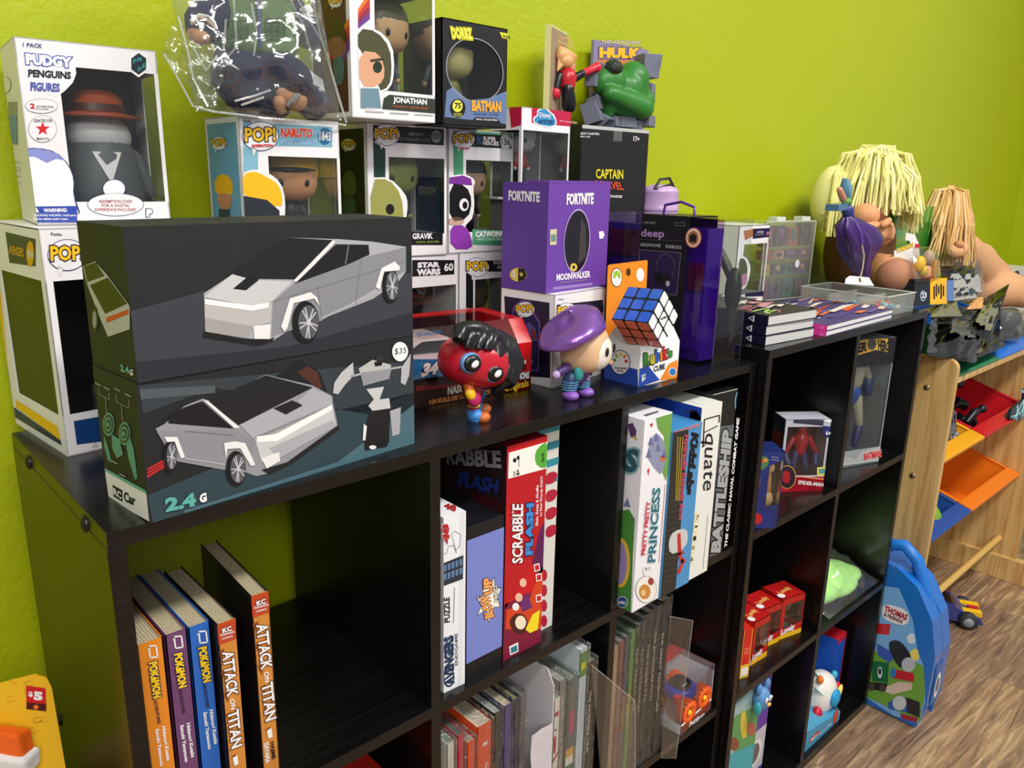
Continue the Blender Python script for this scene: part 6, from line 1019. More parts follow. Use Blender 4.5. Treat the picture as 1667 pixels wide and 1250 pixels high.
# four red toy doll boxes
def doll(B, label, k):
    def ex(mb, B):
        F, L, T = B.f('F'), B.f('L'), B.f('T'); r_, y_ = M('#c01c1c', .35), M('#f0b81c')
        if k: mb.rect(F, 0, .0, 1, .12, y_, 1); mb.uvp(F, [(0, .1), (.3, .2), (.6, .12), (1, .22), (1, .3), (0, .24)], r_, 2)
        mb.tuv(F, 'Lovely', .06, .12, B.w*.62, B.h*.14, W_, 4, .05, rot=.1, out=M('#a01414'))
        mb.tuv(T, 'Lovely', .2, .3, B.w*.6, B.d*.2, M('#f0b060'), 3, .04, rot=.2); mb.uvp(T, [(.12+.14*math.cos(t), .22+.13*math.sin(t)) for t in [i*math.pi/7 for i in range(14)]], W_, 3)
        mb.rect(L, 0, 0, 1, 1, r_, 1); mb.rect(L, 0, 0, 1, .16, W_, 2)
    winbox(B, 'doll_box', label, 'doll box', 'red toy doll boxes', M('#b81a1a', .35), {'F': (.14, .2, .97, .84), 'R': (0, .2, .9, .84)}, M('#5f7a78'), ex, lambda mb, B: figure(mb, B.P(B.w*.5, B.d*.5, .006), B.yaw, .076, M('#8a5a48'), M('#4a2a22'), M('#a8485a'), M('#8a5a48')), 'doll')
doll(Bx(1.160, .023, T2, -14, .061, .055, .087), 'red doll box at the right end of the curved row of four', 1)
doll(Bx(1.098, .030, T2, -9, .058, .055, .085), 'red doll box, second from the right end of the row', 1)
doll(Bx(1.043, .014, T2, -3, .052, .055, .088), 'red doll box, third from the right end of the row', 1)
B = Bx(.9925, .006, T2, -18, .020, .05, .098); r = thing('doll_box', 'red doll box turned edge-on, leftmost of the curved row of four', 'doll box', B.base(), 'red toy doll boxes'); mb = MB(); B.solid(mb, M('#cf2a1c', .35)); F = B.f('F'); mb.rect(F, 0, 0, 1, 1, M('#e0b838'), 1); mb.rect(F, .05, .28, .92, 1, M('#cc2418'), 2); mb.rect(F, .08, .05, .85, .22, M('#ece6dc'), 3); mb.oval(F, 'f', 142, 552, 16, 16, W_, 4)
for k in range(3): mb.rect(F, .2, .5+.05*k, .8, .52+.05*k, M('#e88a6c'), 4)
mb.build('carton', r)
# green plush bag
r = thing('plush_bag', 'pale green soft toy folded in a clear bag on the middle shelf', 'bagged plush', (1.41, .1, H+T2))
mb = MB(); gp = M('#b4ea8a', .9, bump=1, sc=120); c0 = Vector((1.39, .09, H+T2+.036))
for c_, rr in (((0, 0, 0), (.075, .085, .03)), ((.05, -.03, -.008), (.07, .05, .022)), ((-.02, .04, .035), (.065, .06, .028)), ((-.045, 0, .07), (.035, .045, .03)), ((.07, .03, -.005), (.04, .05, .024)), ((-.02, -.055, -.012), (.07, .03, .02)), ((.09, -.05, -.014), (.045, .03, .016)), ((.03, -.07, -.016), (.06, .022, .014)), ((.0, -.03, .02), (.05, .02, .018)), ((-.05, -.03, .03), (.02, .03, .03))): mb.ell(c0+Vector(c_), rr, gp)
mb.build('soft_toy', r, remesh=.005)
z0 = H+T2+.004
film('plastic_bag', r, [(1.30, -.01, z0), (1.535, -.012, z0+.004), (1.52, .17, z0+.05), (1.30, .18, z0+.09)], 18, 18, .012, bulge=.045, seed=31)
# bottom row
def bb(mb, F):
    pass
B = Bx(.953, .006, T3, 0, .125, .05, .266); r = thing('baby_toy_pack', 'pale teal card-backed baby toy pack with animal pictures', 'toy box', B.base()); F = B.f('F'); mb = MB(); pts = [(0, 0), (.125, 0), (.125, .232), (.100, .262), (.0, .25)]; mb.prism(F, pts, -.05, 0, M('#9cb8b8'))
mb.art(F, 'f', [(75, 1010), (240, 930), (240, 1150), (70, 1180)], M('#5f9a5a'), 1, 1); mb.art(F, 'f', [(70, 1190), (245, 1110), (245, 1290), (60, 1290)], M('#4aa8b0'), 2); mb.art(F, 'f', [(140, 970), (165, 960), (172, 1090), (145, 1110), (135, 1050)], M('#d8c040'), 3, 1); mb.oval(F, 'f', 105, 1130, 24, 32, M('#8a4a34'), 3); mb.oval(F, 'f', 190, 1055, 22, 34, M('#b0604a'), 3); mb.oval(F, 'f', 100, 925, 14, 17, M('#3a6a78'), 3); mb.oval(F, 'f', 208, 1145, 12, 14, M('#2aa8b0'), 4)
mb.build('card', r)
c0 = F.P(*F.uv(zp('f', 215, 890)), .012); mb = MB(); bw = M('#5a90c4', .5); mb.ell(c0, (.019, .015, .024), bw); mb.ell(c0+Vector((-.014, 0, .026)), (.007, .006, .012), bw); mb.ell(c0+Vector((.014, 0, .026)), (.007, .006, .012), bw); mb.ell(c0+Vector((-.02, -.004, -.01)), (.006, .008, .014), M('#3aa0a8'))
for s in (-1, 1): mb.ell(c0+Vector((s*.007, -.014, .006)), (.005, .003, .006), W_, None, 8); mb.ell(c0+Vector((s*.007, -.0165, .006)), (.0025, .0015, .003), K_, None, 8)
mb.ell(c0+Vector((0, -.015, -.004)), (.006, .004, .004), M('#e0b050'), None, 8); mb.build('hanging_toy', r)
B = Bx(1.092, .03, T3, 0, .075, .11, .262); r = thing('toy_box', 'tall plain violet toy box behind the teal baby toy pack', 'toy box', B.base()); mb = MB(); B.solid(mb, M('#6a40a0')); F = B.f('F'); mb.rect(F, 0, 0, 1, .42, M('#c9c4cc'), 1); mb.uvp(F, [(.5+.38*math.cos(t), .22+.12*math.sin(t)) for t in [i*math.pi/10 for i in range(20)]], M('#e8e4e0'), 2); mb.uvp(F, [(.5+.25*math.cos(t), .22+.09*math.sin(t)) for t in [i*math.pi/10 for i in range(20)]], M('#7a6a64'), 3); mb.rect(F, 0, 0, 1, .05, M('#4a3a8a'), 3); mb.build('carton', r)
# wedge-shaped toy pack
B = Bx(1.280, -.006, T3, 0, .158, .1, .2); r = thing('baby_toy_pack', 'open blue wedge-shaped pack with a round white baby toy', 'toy box', B.base())
F = B.f('F'); mb = MB(); tq, bq = M('#78c4d4', .35), M('#4a9cc0', .35)
mb.hexa([B.P(a, b, c_) for a, b, c_ in ((0, 0, 0), (.158, 0, 0), (.158, .1, 0), (0, .1, 0), (0, 0, .05), (.158, 0, .022), (.158, .1, .05), (0, .1, .07))], bq)
mb.hexa([B.P(a, b, c_) for a, b, c_ in ((0, .085, .05), (.158, .085, .03), (.158, .1, .03), (0, .1, .05), (0, .085, .215), (.062, .085, .215), (.062, .1, .215), (0, .1, .215))], tq)
mb.add([B.P(.158, .002, .022), B.P(.158, .1, .03), B.P(.064, .1, .215), B.P(.060, .085, .213)], [(0, 1, 2, 3)], M('#8fd0dc', .35))
mb.add([B.P(.06, .03, .12), B.P(.158, .001, .024), B.P(.158, .05, .03)], [(0, 1, 2)], tq)
mb.uvp(F, [(.86+.07*math.cos(t), .10+.09*math.sin(t)-.0) for t in [i*math.pi/8 for i in range(16)]], M('#d8482c'), 3); mb.uvp(F, [(.12, .06), (.36, .09), (.36, .14), (.12, .12)], M('#d8482c'), 3); mb.tuv(F, 'Baby', .14, .08, .03, .007, W_, 4, .02); mb.tuv(F, 'Soothe & Glow', .38, .05, .06, .006, W_, 3, .02)
mb.build('pack', r)
c0 = at(*zp('f', 531, 872), y=.035); mb = MB(); mb.ell(c0, (.042, .034, .05), M('#ece8e0', .3), None, 20, .9); mb.ell(c0+Vector((.002, -.035, .002)), (.019, .009, .021), M('#2a9ad0', .25), None, 14); mb.ell(c0+Vector((-.042, -.018, -.028)), (.014, .012, .019), RED, None, 12); mb.ell(c0+Vector((.04, -.02, .008)), (.009, .008, .01), RED, None, 10); mb.ell(c0+Vector((.03, -.03, .0)), (.006, .006, .02), M('#e8d860'), Matrix.Rotation(R(35), 3, 'Y'), 10); mb.ell(c0+Vector((.042, -.01, .03)), (.009, .008, .01), M('#3aa8c8'), None, 10); mb.ell(c0+Vector((-.03, -.01, .05)), (.008, .008, .01), ORG, None, 10); mb.build('baby_toy', r)
B = Bx(1.476, .035, T3, 4, .05, .11, .165); r = thing('toy_box', 'blue and red toy box in the lowest right cubby', 'toy box', B.base()); mb = MB(); B.solid(mb, M('#1f56c0', .35)); mb.rect(B.f('T'), 0, 0, 1, 1, M('#c81c2c'), 1); mb.rect(B.f('R'), 0, 0, 1, 1, M('#b81828'), 1); mb.rect(B.f('F'), .9, 0, 1, 1, M('#b81828'), 1); mb.rect(B.f('F'), 0, .93, 1, 1, M('#c81c2c'), 1); mb.build('carton', r)
# ---------------- wooden bin rack ----------------
def pine():
    m = bpy.data.materials.new('light_maple_board'); m.use_nodes = True; nt = m.node_tree; b = nt.nodes['Principled BSDF']; L = nt.links.new; N = nt.nodes.new
    tc = N('ShaderNodeTexCoord'); mp = N('ShaderNodeMapping'); mp.inputs['Scale'].default_value = (30, 30, 1.6); n = N('ShaderNodeTexNoise'); n.inputs['Scale'].default_value = 2.4; n.inputs['Detail'].default_value = 6; n.inputs['Distortion'].default_value = .8
    L(tc.outputs['Object'], mp.inputs[0]); L(mp.outputs[0], n.inputs['Vector']); cr = N('ShaderNodeValToRGB'); e = cr.color_ramp.elements; e[0].color = (*srgb('#b98a4c'), 1); e[1].color = (*srgb('#dcb878'), 1); e[0].position = .3; e[1].position = .6
    L(n.outputs[0], cr.inputs[0]); L(cr.outputs[0], b.inputs['Base Color']); b.inputs['Roughness'].default_value = .4; return m
PINE = pine(); DOW = M('#d9b060', .4)
RX0, RX1, RF = 1.68, 2.51, -.052
rk_ = thing('bin_rack', 'light wood toy rack with round rails, beyond the taller shelf', 'toy rack', (2.1, .14, 0))
YZ = Fr((RX0, 0, 0), (0, 1, 0), (0, 0, 1), 1, 1)
ztop = H-.096
def side(x0): 
    f = Fr((x0, 0, 0), (0, 1, 0), (0, 0, 1), 1, 1); c = .022
    pts = [(RF, .0), (.34, .0), (.34, ztop)]+[(RF+c-c*math.sin(a), ztop-c+c*math.cos(a)) for a in [math.pi/2*k/6 for k in range(7)]]
    return MB().prism(f, pts, 0, .016, PINE).build('side_panel', rk_, bev=.0015)
side(RX0); side(RX1)
for x in (RX0, RX1-.012): MB().box(x, x+.028, RF-.30, .34, .0, .075, PINE).build('foot', rk_, bev=.002) if x > 2 else None
DZ = (-.167, -.376, -.584, -.791)
for k, z in enumerate(DZ):
    MB().tube([(RX0+.016, .004, H+z), (RX1, .004, H+z)], .0095, DOW, 12).build('rail', rk_)
    if k < 3: MB().tube([(RX0+.016, .25, H+z+.075), (RX1, .25, H+z+.075)], .0095, DOW, 12).build('rail', rk_)
    MB().lathe((RX0, .004, H+z), [(0, .003), (.005, .0025), (.0068, 0)], M('#8a7a62', .3, .8), 12, Matrix.Rotation(R(-90), 3, 'Y')).build('screw', rk_)
MB().box(RX0+.016, RX1, -.02, -.008, H-.172, H-.158, PINE).build('front_strip', rk_)
def bin_(x0, x1, z, hexc, label, tilt=.30, depth=.11, dlen=.31, y0=-.018):
    r = thing('storage_bin', label, 'storage bin', ((x0+x1)/2, .1, H+z-depth+.03), 'coloured bins in the wooden rack'); m = M(hexc, .3)
    V = Vector((0, math.cos(tilt), math.sin(tilt))); N_ = Vector((0, -math.sin(tilt), math.cos(tilt))); O = Vector((x0, y0, H+z+.013)); X = Vector((1, 0, 0)); w = x1-x0
    P = lambda a, b, c: O+X*a+V*b+N_*c
    mb = MB(); i = .03; t = .003
    v0, v1 = .035, dlen-.03; outer_t = [P(.006, v0, 0), P(w-.006, v0, 0), P(w-.006, v1, 0), P(.006, v1, 0)]; outer_b = [P(i, v0+.02, -depth), P(w-i, v0+.02, -depth), P(w-i, v1-.02, -depth), P(i, v1-.02, -depth)]
    inn_t = [P(.006+t, v0+t, 0), P(w-.006-t, v0+t, 0), P(w-.006-t, v1-t, 0), P(.006+t, v1-t, 0)]; inn_b = [P(i+t, v0+.02+t, -depth+t), P(w-i-t, v0+.02+t, -depth+t), P(w-i-t, v1-.02-t, -depth+t), P(i+t, v1-.02-t, -depth+t)]
    v = outer_t+outer_b+inn_t+inn_b; fs = []
    for k in range(4):
        q = (k+1) % 4; fs += [(4+k, 4+q, q, k), (8+k, 8+q, 12+q, 12+k), (k, q, 8+q, 8+k)]
    fs += [(7, 6, 5, 4), (12, 13, 14, 15)]; mb.add(v, fs, m); mb.build('tub', r, bev=.003)
    mb = MB(); c = [P(0, 0, 0), P(w, 0, 0), P(w, dlen, 0), P(0, dlen, 0)]
    fr_ = Fr(P(0, 0, 0), X, V, w, dlen)
    for a in ((0, 0, w, .038), (0, dlen-.033, w, dlen), (0, .038, .012, dlen-.033), (w-.012, .038, w, dlen-.033)): mb.obox(fr_, *a, -.003, .003, m)
    mb.obox(fr_, 0, -.003, w, .003, -.009, .003, m)
    mb.build('rim', r, bev=.003); return P
mid = 2.09
bin_(RX0+.02, mid-.004, DZ[0], '#1c7a4c', 'green bin in the top row of the rack under the black pouches', depth=.09)
bin_(mid+.004, RX1-.004, DZ[0], '#1f6fd0', 'bright blue bin in the top row of the rack, right side', depth=.09)
PY = bin_(RX0+.02, mid-.004, DZ[1], '#f0a818', 'yellow bin in the middle row holding a grey spiny toy')
PR = bin_(mid+.004, RX1-.004, DZ[1], '#c81422', 'red bin in the middle row full of black toy parts')
PB = bin_(RX0+.02, mid-.004, DZ[2], '#1f4f9c', 'dark blue bin in the lower row with a green soft toy')
PO = bin_(mid+.004, RX1-.004, DZ[2], '#f07c18', 'empty orange bin in the lower row of the rack', depth=.14)
# what lies in the bins
t = MB(); p = PB(.24, .07, -.02); fz = M('#7aa82c', .95, bump=1, sc=200, var=.3); t.ell(p, (.05, .05, .045), fz); t.ell(p+Vector((-.05, .02, .03)), (.045, .04, .045), fz); t.ell(p+Vector((.03, .04, .03)), (.035, .04, .04), fz); t.build('soft_toy', None, 'fuzzy green soft toy in the dark blue bin', 'soft toy', remesh=.005)
r = thing('spiny_toy', 'grey ridged toy head with white face in the yellow bin', 'toy', PY(.25, .08, -.03)); p = PY(.25, .08, -.005); mb = MB(); sv = M('#77777c', .25, .5)
mb.ell(p, (.045, .04, .035), sv, None, 14)
for k in range(11): a = -1.2+.24*k; mb.tube([p+Vector((-.04, -.02+.0, -.01)), p+Vector((.02*math.sin(a), -.02+.02*math.cos(a), .045+.004*(k % 2)))+Vector((.012*k-.06, 0, 0)), p+Vector((.02+.004*k, -.035, .005-.002*k))], [.004, .007, .003], sv, 6)
mb.build('shell', r); mb = MB(); mb.ell(p+Vector((.05, -.02, -.012)), (.024, .018, .014), M('#dcdce0', .2), None, 12); mb.ell(p+Vector((.062, -.034, -.008)), (.008, .006, .008), M('#8a8a92', .2), None, 8); mb.ell(p+Vector((.04, -.036, -.012)), (.007, .006, .007), M('#8a8a92', .2), None, 8); mb.build('face', r)
mb = MB(); mb.tube([p+Vector((.07, 0, .01)), p+Vector((.09, -.005, .02)), p+Vector((.115, -.01, .035))], [.008, .006, .001], M('#8a6ac8'), 8); mb.build('horn', r)
mb = MB(); p = PY(.16, .06, -.04); mb.ell(p, (.04, .04, .022), M('#a01420')); mb.ell(p+Vector((.03, .01, .01)), (.02, .02, .016), M('#c01c28')); mb.build('toy_part', None, 'dark red toy piece low in the yellow bin', 'toy')
random.seed(8); mb = MB(); dk = M('#1a1d20', .3)
for k in range(18):
    p = PR(random.uniform(.03, .22), random.uniform(.04, .25), random.uniform(-.07, -.005)); a, b = p, p+Vector((random.uniform(-.05, .06), random.uniform(-.03, .03), random.uniform(-.02, .05))); mb.tube([a, (a+b)/2+Vector((0, 0, .012)), b], [random.uniform(.008, .016), .012, random.uniform(.005, .012)], dk, 8); mb.ell(b, (.014, .012, .012), dk, None, 8)
mb.build('toy_parts', None, 'tangle of black toy limbs in the red bin', 'toy parts', kind='stuff')
r = thing('toy_wing', 'black toy wing with pale blue line pattern sticking out of the red bin', 'toy part', PR(.3, .03, .0)); f = Fr(PR(.19, .0, .0), (1, .0, .12), (0, .25, 1), .2, .09); mb = MB(); mb.prism(f, [(0, .01), (.08, -.02), (.15, -.01), (.165, .05), (.145, .055), (.13, .03), (.02, .03)], -.004, .004, M('#22262a', .25)); lb = M('#9fd4dc', .3)
for a, b in (((.01, .012), (.08, .0)), ((.08, .0), (.14, .012)), ((.05, -.008), (.07, .028)), ((.1, -.014), (.12, .028)), ((.03, .0), (.12, .026)), ((.09, -.018), (.06, .025)), ((.15, -.008), (.16, .045)), ((.13, .0), (.135, .028))):
    mb.tube([f.P(*a, -.0045), f.P(*b, -.0045)], .0016, lb, 5); mb.tube([f.P(*a, .0045), f.P(*b, .0045)], .0016, lb, 5)
mb.obox(f, .138, .0, .163, .052, -.005, .005, lb); mb.build('wing', r)
mb = MB(); p = PR(.21, .16, .03); mb.cap(p, p+Vector((.05, .01, .05)), .012, .016, dk, 12); mb.build('toy_part', None, 'black cylinder toy piece poking up in the red bin', 'toy')
# ---------------- piled on top of the rack ----------------
def LP(x, y, yy, z='l'): return at(*zp(z, x, y), y=yy)
MYL = M('#0a0a0c', .2); SIL = M('#8a8672', .3, .2)
def pouch(label, c, m, bulge, seed, win=None, name='foil_pouch', cat='foil pouch', group='shiny foil pouches on the rack'):
    r = thing(name, label, cat, tuple((Vector(c[0])+Vector(c[2]))/2), group); film('pouch', r, c, 16, 16, .014, m, bulge, seed=seed)
    if win:
        a, b, cc, d = (Vector(p) for p in c); q = lambda u, v: a*(1-u)*(1-v)+b*u*(1-v)+cc*u*v+d*(1-u)*v
        n = (b-a).cross(d-a).normalized(); n = n if n.dot(CP-a) > 0 else -n
        film('label_panel', r, [q(win[0], win[1])+n*bulge*1.05, q(win[2], win[1])+n*bulge*1.05, q(win[2], win[3])+n*bulge*1.05, q(win[0], win[3])+n*bulge*1.05], 8, 8, .010, win[4], seed=seed)
    return r
pouch('large black foil pouch sprawled over the green bin', [LP(395, 1010, -.03), LP(850, 1090, -.04), LP(900, 760, .06), LP(470, 700, .05)], MYL, .034, 41, (.1, .35, .62, .8, M('#3d3c33', .2, coat=.5)))
pouch('black foil pouch end rising in a peak, with a pale olive window', [LP(760, 760, .0), LP(970, 900, -.035), LP(1155, 350, .03), LP(905, 500, .06)], MYL, .012, 42, (.08, .1, .75, .62, M('#77755a', .2, coat=.5)))
pouch('flat black foil pouch lying behind the large one', [LP(470, 780, .07), LP(930, 740, .07), LP(900, 560, .12), LP(430, 600, .12)], MYL, .02, 48)
pouch('black foil pouch with a brown paper slip, next to the bright blue bin rim', [LP(740, 1090, -.035), LP(1120, 930, -.03), LP(1060, 760, .05), LP(860, 800, .05)], MYL, .012, 49, (.05, .05, .35, .5, M('#6a5f58', .4)))
pouch('black foil pouch filling the far end of the bright blue bin', [LP(1000, 940, .02), LP(1290, 860, .02), LP(1290, 620, .1), LP(1050, 640, .1)], MYL, .016, 50)
pouch('upright black and silver foil pouch under the tan-haired doll', [LP(560, 440, .07), LP(850, 480, .06), LP(815, 180, .12), LP(510, 190, .13)], MYL, .018, 43, (.05, .02, .95, .55, M('#b4b2ac', .25, .2)))
pouch('silver and olive crinkled pouch behind the black pouches', [LP(430, 660, .0), LP(720, 650, .0), LP(660, 540, .06), LP(420, 560, .06)], M('#7f7c58', .2, .2), .014, 44)
pouch('blue-labelled silver pouch with a yellow corner', [LP(560, 520, .03), LP(860, 480, .03), LP(800, 370, .08), LP(560, 400, .09)], M('#b0aea6', .25, .2), .010, 45, (.3, .1, .9, .8, M('#2a3c5c', .25)))
pouch('orange and white snack pouch tucked by the black pouch', [LP(760, 590, .02), LP(920, 580, .02), LP(900, 470, .05), LP(800, 510, .05)], M('#d8a060', .3), .008, 46)
r = thing('plastic_bag', 'smoky clear bag of dark toys over the bright blue bin', 'plastic bag', LP(1160, 900, .02)); mb = MB(); random.seed(4)
for k in range(9): mb.ell(LP(random.uniform(1090, 1240), random.uniform(650, 850), .04), (.035, .03, .03), M(random.choice(['#3a3a34', '#4a4a40', '#2a2a2a'])), None, 8)
mb.build('contents', r); film('bag', r, [LP(1060, 880, .0), LP(1250, 890, .0), LP(1290, 600, .03), LP(1080, 590, .03)], 12, 12, .012, bulge=.03, seed=51)
r = thing('plastic_bag', 'clear bag with yellow print standing behind the silver pouches', 'plastic bag', LP(700, 450, .13)); film('bag', r, [LP(560, 520, .13), LP(950, 520, .13), LP(890, 100, .16), LP(540, 110, .16)], 12, 12, .01, bulge=.018, seed=52)
mb = MB(); mb.ell(LP(700, 400, .1), (.03, .006, .012), M('#e8dc40')); mb.ell(LP(620, 420, .1), (.02, .006, .012), M('#d8d050')); mb.build('print', r)
r = thing('plastic_sleeve', 'narrow clear sleeve hanging down beside the taller shelf', 'plastic sleeve', LP(430, 950, -.03)); film('sleeve', r, [LP(385, 990, -.04), LP(470, 990, -.04), LP(485, 660, -.02), LP(430, 690, -.02)], 6, 12, .008, seed=53)
# yellow and black card pack
r = thing('toy_pack', 'black and yellow printed toy pack behind the plastic tray', 'toy pack', LP(440, 550, .02)); a, b, d = LP(278, 555, .03), LP(640, 530, .01), LP(285, 420, .05)
f = Fr(a, b-a, Vector((0, .15, 1)), (b-a).length, (d-a).length); mb = MB(); mb.obox(f, 0, 0, f.w, f.h, -.02, 0, M('#15151c', .3)); mb.rect(f, .38, -.0, .82, 1, M('#f0b418', .3), 1); mb.rect(f, .8, .1, 1, .9, M('#5a7ab0', .3), 2)
for k in range(5): mb.rect(f, .46+.06*k, .2+.1*(k % 3), .50+.06*k, .7+.08*(k % 2), K_, 2)
mb.uvp(f, [(.2+.07*math.cos(t), .35+.2*math.sin(t)) for t in [i*math.pi/8 for i in range(16)]], M('#a8c0d0'), 2); mb.uvp(f, [(.2+.055*math.cos(t), .35+.16*math.sin(t)) for t in [i*math.pi/8 for i in range(16)]], M('#1c3a5c'), 3); mb.tuv(f, '23', .16, .27, .022, .012, W_, 4); mb.build('pack', r)
# blister card
r = thing('blister_pack', 'white hang card with a clear blister holding a small yellow toy', 'toy pack', LP(250, 400, .06)); a, b, d = LP(75, 330, .09), LP(270, 330, .075), LP(60, -60, .10)
f = Fr(a, b-a, Vector((-.08, .05, 1)), (b-a).length*1.25, (d-a).length); mb = MB(); mb.prism(f, [(.0, .0), (f.w*.9, 0), (f.w, f.h*.5), (f.w*.9, f.h*.9), (f.w*.72, f.h*1.12), (f.w*.4, f.h*1.15), (f.w*.38, f.h*.98), (f.w*.55, f.h*.96), (f.w*.6, f.h*.86), (.0, f.h*.72)], -.001, 0, M('#e9e4e0', .35)); mb.tuv(f, 'POKéMON', .1, .66, f.w*.6, f.h*.12, M('#e8c020'), 3, .05, rot=.25, out=M('#2a4a9c')); mb.rect(f, .75, .8, .92, .9, RED, 2); mb.rect(f, .0, .28, .6, .38, M('#c86a6a'), 1); mb.build('card', r)
film('blister', r, [LP(280, 330, .03), LP(510, 360, .03), LP(470, 10, .06), LP(260, 10, .06)], 8, 8, .002, CLEAR, .02, seed=60)
mb = MB(); mb.ell(LP(325, 170, .05), (.016, .012, .018), YEL, None, 12); mb.ell(LP(355, 235, .045), (.010, .010, .014), M('#e8c040'), None, 10); mb.ell(LP(410, 110, .055), (.018, .012, .018), M('#c8a890'), None, 12); mb.build('small_toy', r)
mb = MB(); f2_ = Fr(LP(370, 400, .035), (1, 0, 0), (0, .1, 1), .05, .025); mb.obox(f2_, 0, 0, .05, .024, -.01, 0, M('#c03028', .3)); mb.obox(f2_, .05, .0, .066, .06, -.006, 0, M('#f0a818', .3)); mb.build('card_base', r)
# green folder box
r = thing('green_case', 'glossy green plastic case standing between the two dolls', 'case', LP(480, 60, .15)); a, b, t1_ = at(1457, 440, y=.17), at(1536, 432, y=.17), at(1536, 335, y=.17)
f = Fr((1.762, .170, at(1480, 440, y=.17).z), (1, .1, 0), (0, 0, 1), .23, .3); x0 = f.uv(zp('8', 715, 350)); pts = [f.uv(zp('8', *p)) for p in ((700, 640), (970, 640), (970, 312), (795, 325), (712, 352))]
mb = MB(); mb.prism(f, pts, -.03, 0, M('#2a9a34', .18, coat=.5)); q = [f.uv(zp('8', *p)) for p in ((830, 560), (968, 560), (968, 400), (830, 400))]; mb.add([f.P(u, v, .0008) for u, v in q], [(3, 2, 1, 0)], M('#177a20', .3)); s0, s1 = f.uv(zp('8', 790, 330)), f.uv(zp('8', 780, 640)); mb.tube([f.P(*s0, .001), f.P(*s1, .001)], .0016, M('#145a1c', .3), 6); mb.build('case', r)
# ---- dolls
SK = M('#d99a6c', .75, bump=.3, sc=300)
def yarn(mb, pts, m, rad=.0026): mb.tube(pts, [rad, rad, rad, rad*.7][:len(pts)] if len(pts) == 4 else rad, m, 5)
r = thing('doll', 'large seated doll with thick pale yellow yarn hair hiding its face', 'doll', at(1420, 455, y=.2)); K = lambda x, y, yy: at(*zp('k', x, y), y=yy)
mb = MB(); br = M('#6b4420', .85, bump=.5, sc=200); mb.ell(K(430, 850, .24), (.11, .075, .13), br, None, 20); mb.ell(K(640, 900, .25), (.07, .06, .09), br, None, 16); mb.build('torso', r, remesh=.006)
mb = MB(); mb.ell(K(530, 500, .18), (.040, .04, .036), SK, None, 20); mb.ell(K(480, 545, .15), (.034, .03, .026), SK, None, 16); mb.ell(K(640, 490, .145), (.010, .01, .011), SK, None, 10); hd = mb.build('head', r, remesh=.004)
mb = MB(); mb.cap(K(440, 660, .15), K(590, 700, .12), .022, .023, SK); mb.ell(K(640, 700, .12), (.028, .024, .027), SK, None, 14)
for k in range(4): mb.cap(K(690, 620+k*38, .10), K(715, 635+k*36, .092), .007, .0065, SK, 8)
mb.cap(K(640, 630, .10), K(690, 590, .095), .009, .008, SK, 8); mb.build('arm', r, remesh=.0035)
mb = MB(); mb.cap(K(560, 1010, .17), K(700, 1040, .1), .034, .036, SK); mb.build('leg', r); mb = MB(); fo_ = M('#b07a5c', .8); mb.ell(K(750, 1075, .085), (.045, .04, .038), fo_, None, 18)
for k in range(3): mb.ell(K(720+k*34, 990-k*4, .09), (.009, .009, .009), fo_, None, 8)
mb.build('foot', r, remesh=.004); mb = MB(); mb.cap(K(880, 1110, .13), K(960, 1080, .11), .034, .032, M('#e0956a', .75)); mb.build('leg', r)
mb = MB(); random.seed(12); HC_ = K(540, 330, .20); yl = M('#ece69a', .85); y2 = M('#ddd580', .85)
mb.ell(HC_+Vector((0, .02, .0)), (.088, .07, .088), yl, None, 18); mb.ell(K(200, 400, .25), (.055, .05, .075), yl, None, 14)
for k in range(380):
    a = random.uniform(0, 2*math.pi); e = random.uniform(.35, 1); top_ = HC_+Vector((random.uniform(-.02, .02), random.uniform(-.03, .03), random.uniform(.088, .1))); d = Vector((math.cos(a), math.sin(a)*.8, 0)); R_ = .095+.02*random.random(); m1_ = HC_+d*R_*(.5+.3*random.random())+Vector((0, 0, .082-.02*random.random())); m2_ = HC_+d*R_*1.02+Vector((0, 0, random.uniform(.0, .035))); dr = -.03-.065*random.random()*(.35 if (d.y < -.1 and d.x < .35) else 1)
    yarn(mb, [top_, m1_, m2_, HC_+d*(R_+random.uniform(-.01, .035))+Vector((random.uniform(-.012, .012), 0, dr))], random.choice((yl, y2, M('#f2eeb4', .85))))
for k in range(90):
    a = random.uniform(-.5, 3.6); c_ = K(200, 400, .25); d = Vector((math.cos(a), -.4, 0)).normalized(); yarn(mb, [c_+Vector((0, 0, .075)), c_+d*.05+Vector((0, 0, .05)), c_+d*.066, c_+d*random.uniform(.06, .085)+Vector((0, 0, -.08))], random.choice((yl, y2)))
mb.build('hair', hd)
r = thing('doll', 'second doll with straight tan yarn hair, bare skin and bent knee', 'doll', at(1590, 470, y=.2)); Qq = lambda x, y, yy: at(*zp('q', x, y), y=yy)
sk2 = M('#dfa878', .75, bump=.3, sc=300); mb = MB(); mb.cap(Qq(480, 640, .2), Qq(840, 1080, .2), .05, .075, sk2, 18); mb.ell(Qq(700, 950, .21), (.085, .06, .09), sk2); mb.cap(Qq(880, 1170, .16), Qq(1120, 1180, .12), .06, .055, sk2, 16); mb.cap(Qq(1130, 1190, .12), Qq(1330, 1260, .08), .052, .04, sk2, 16); mb.build('body', r, remesh=.007)
mb = MB(); mb.ell(Qq(330, 350, .2), (.07, .065, .075), sk2, None, 18); mb.ell(Qq(470, 350, .17), (.038, .035, .038), M('#c98a58', .75), None, 14); mb.ell(Qq(540, 470, .165), (.012, .012, .018), sk2, None, 10); hd = mb.build('head', r, remesh=.005)
mb = MB()
for k in range(4): mb.ell(Qq(480+8*(k % 2), 610+k*40, .12), (.014, .013, .011), M('#c88a5c', .75), None, 8)
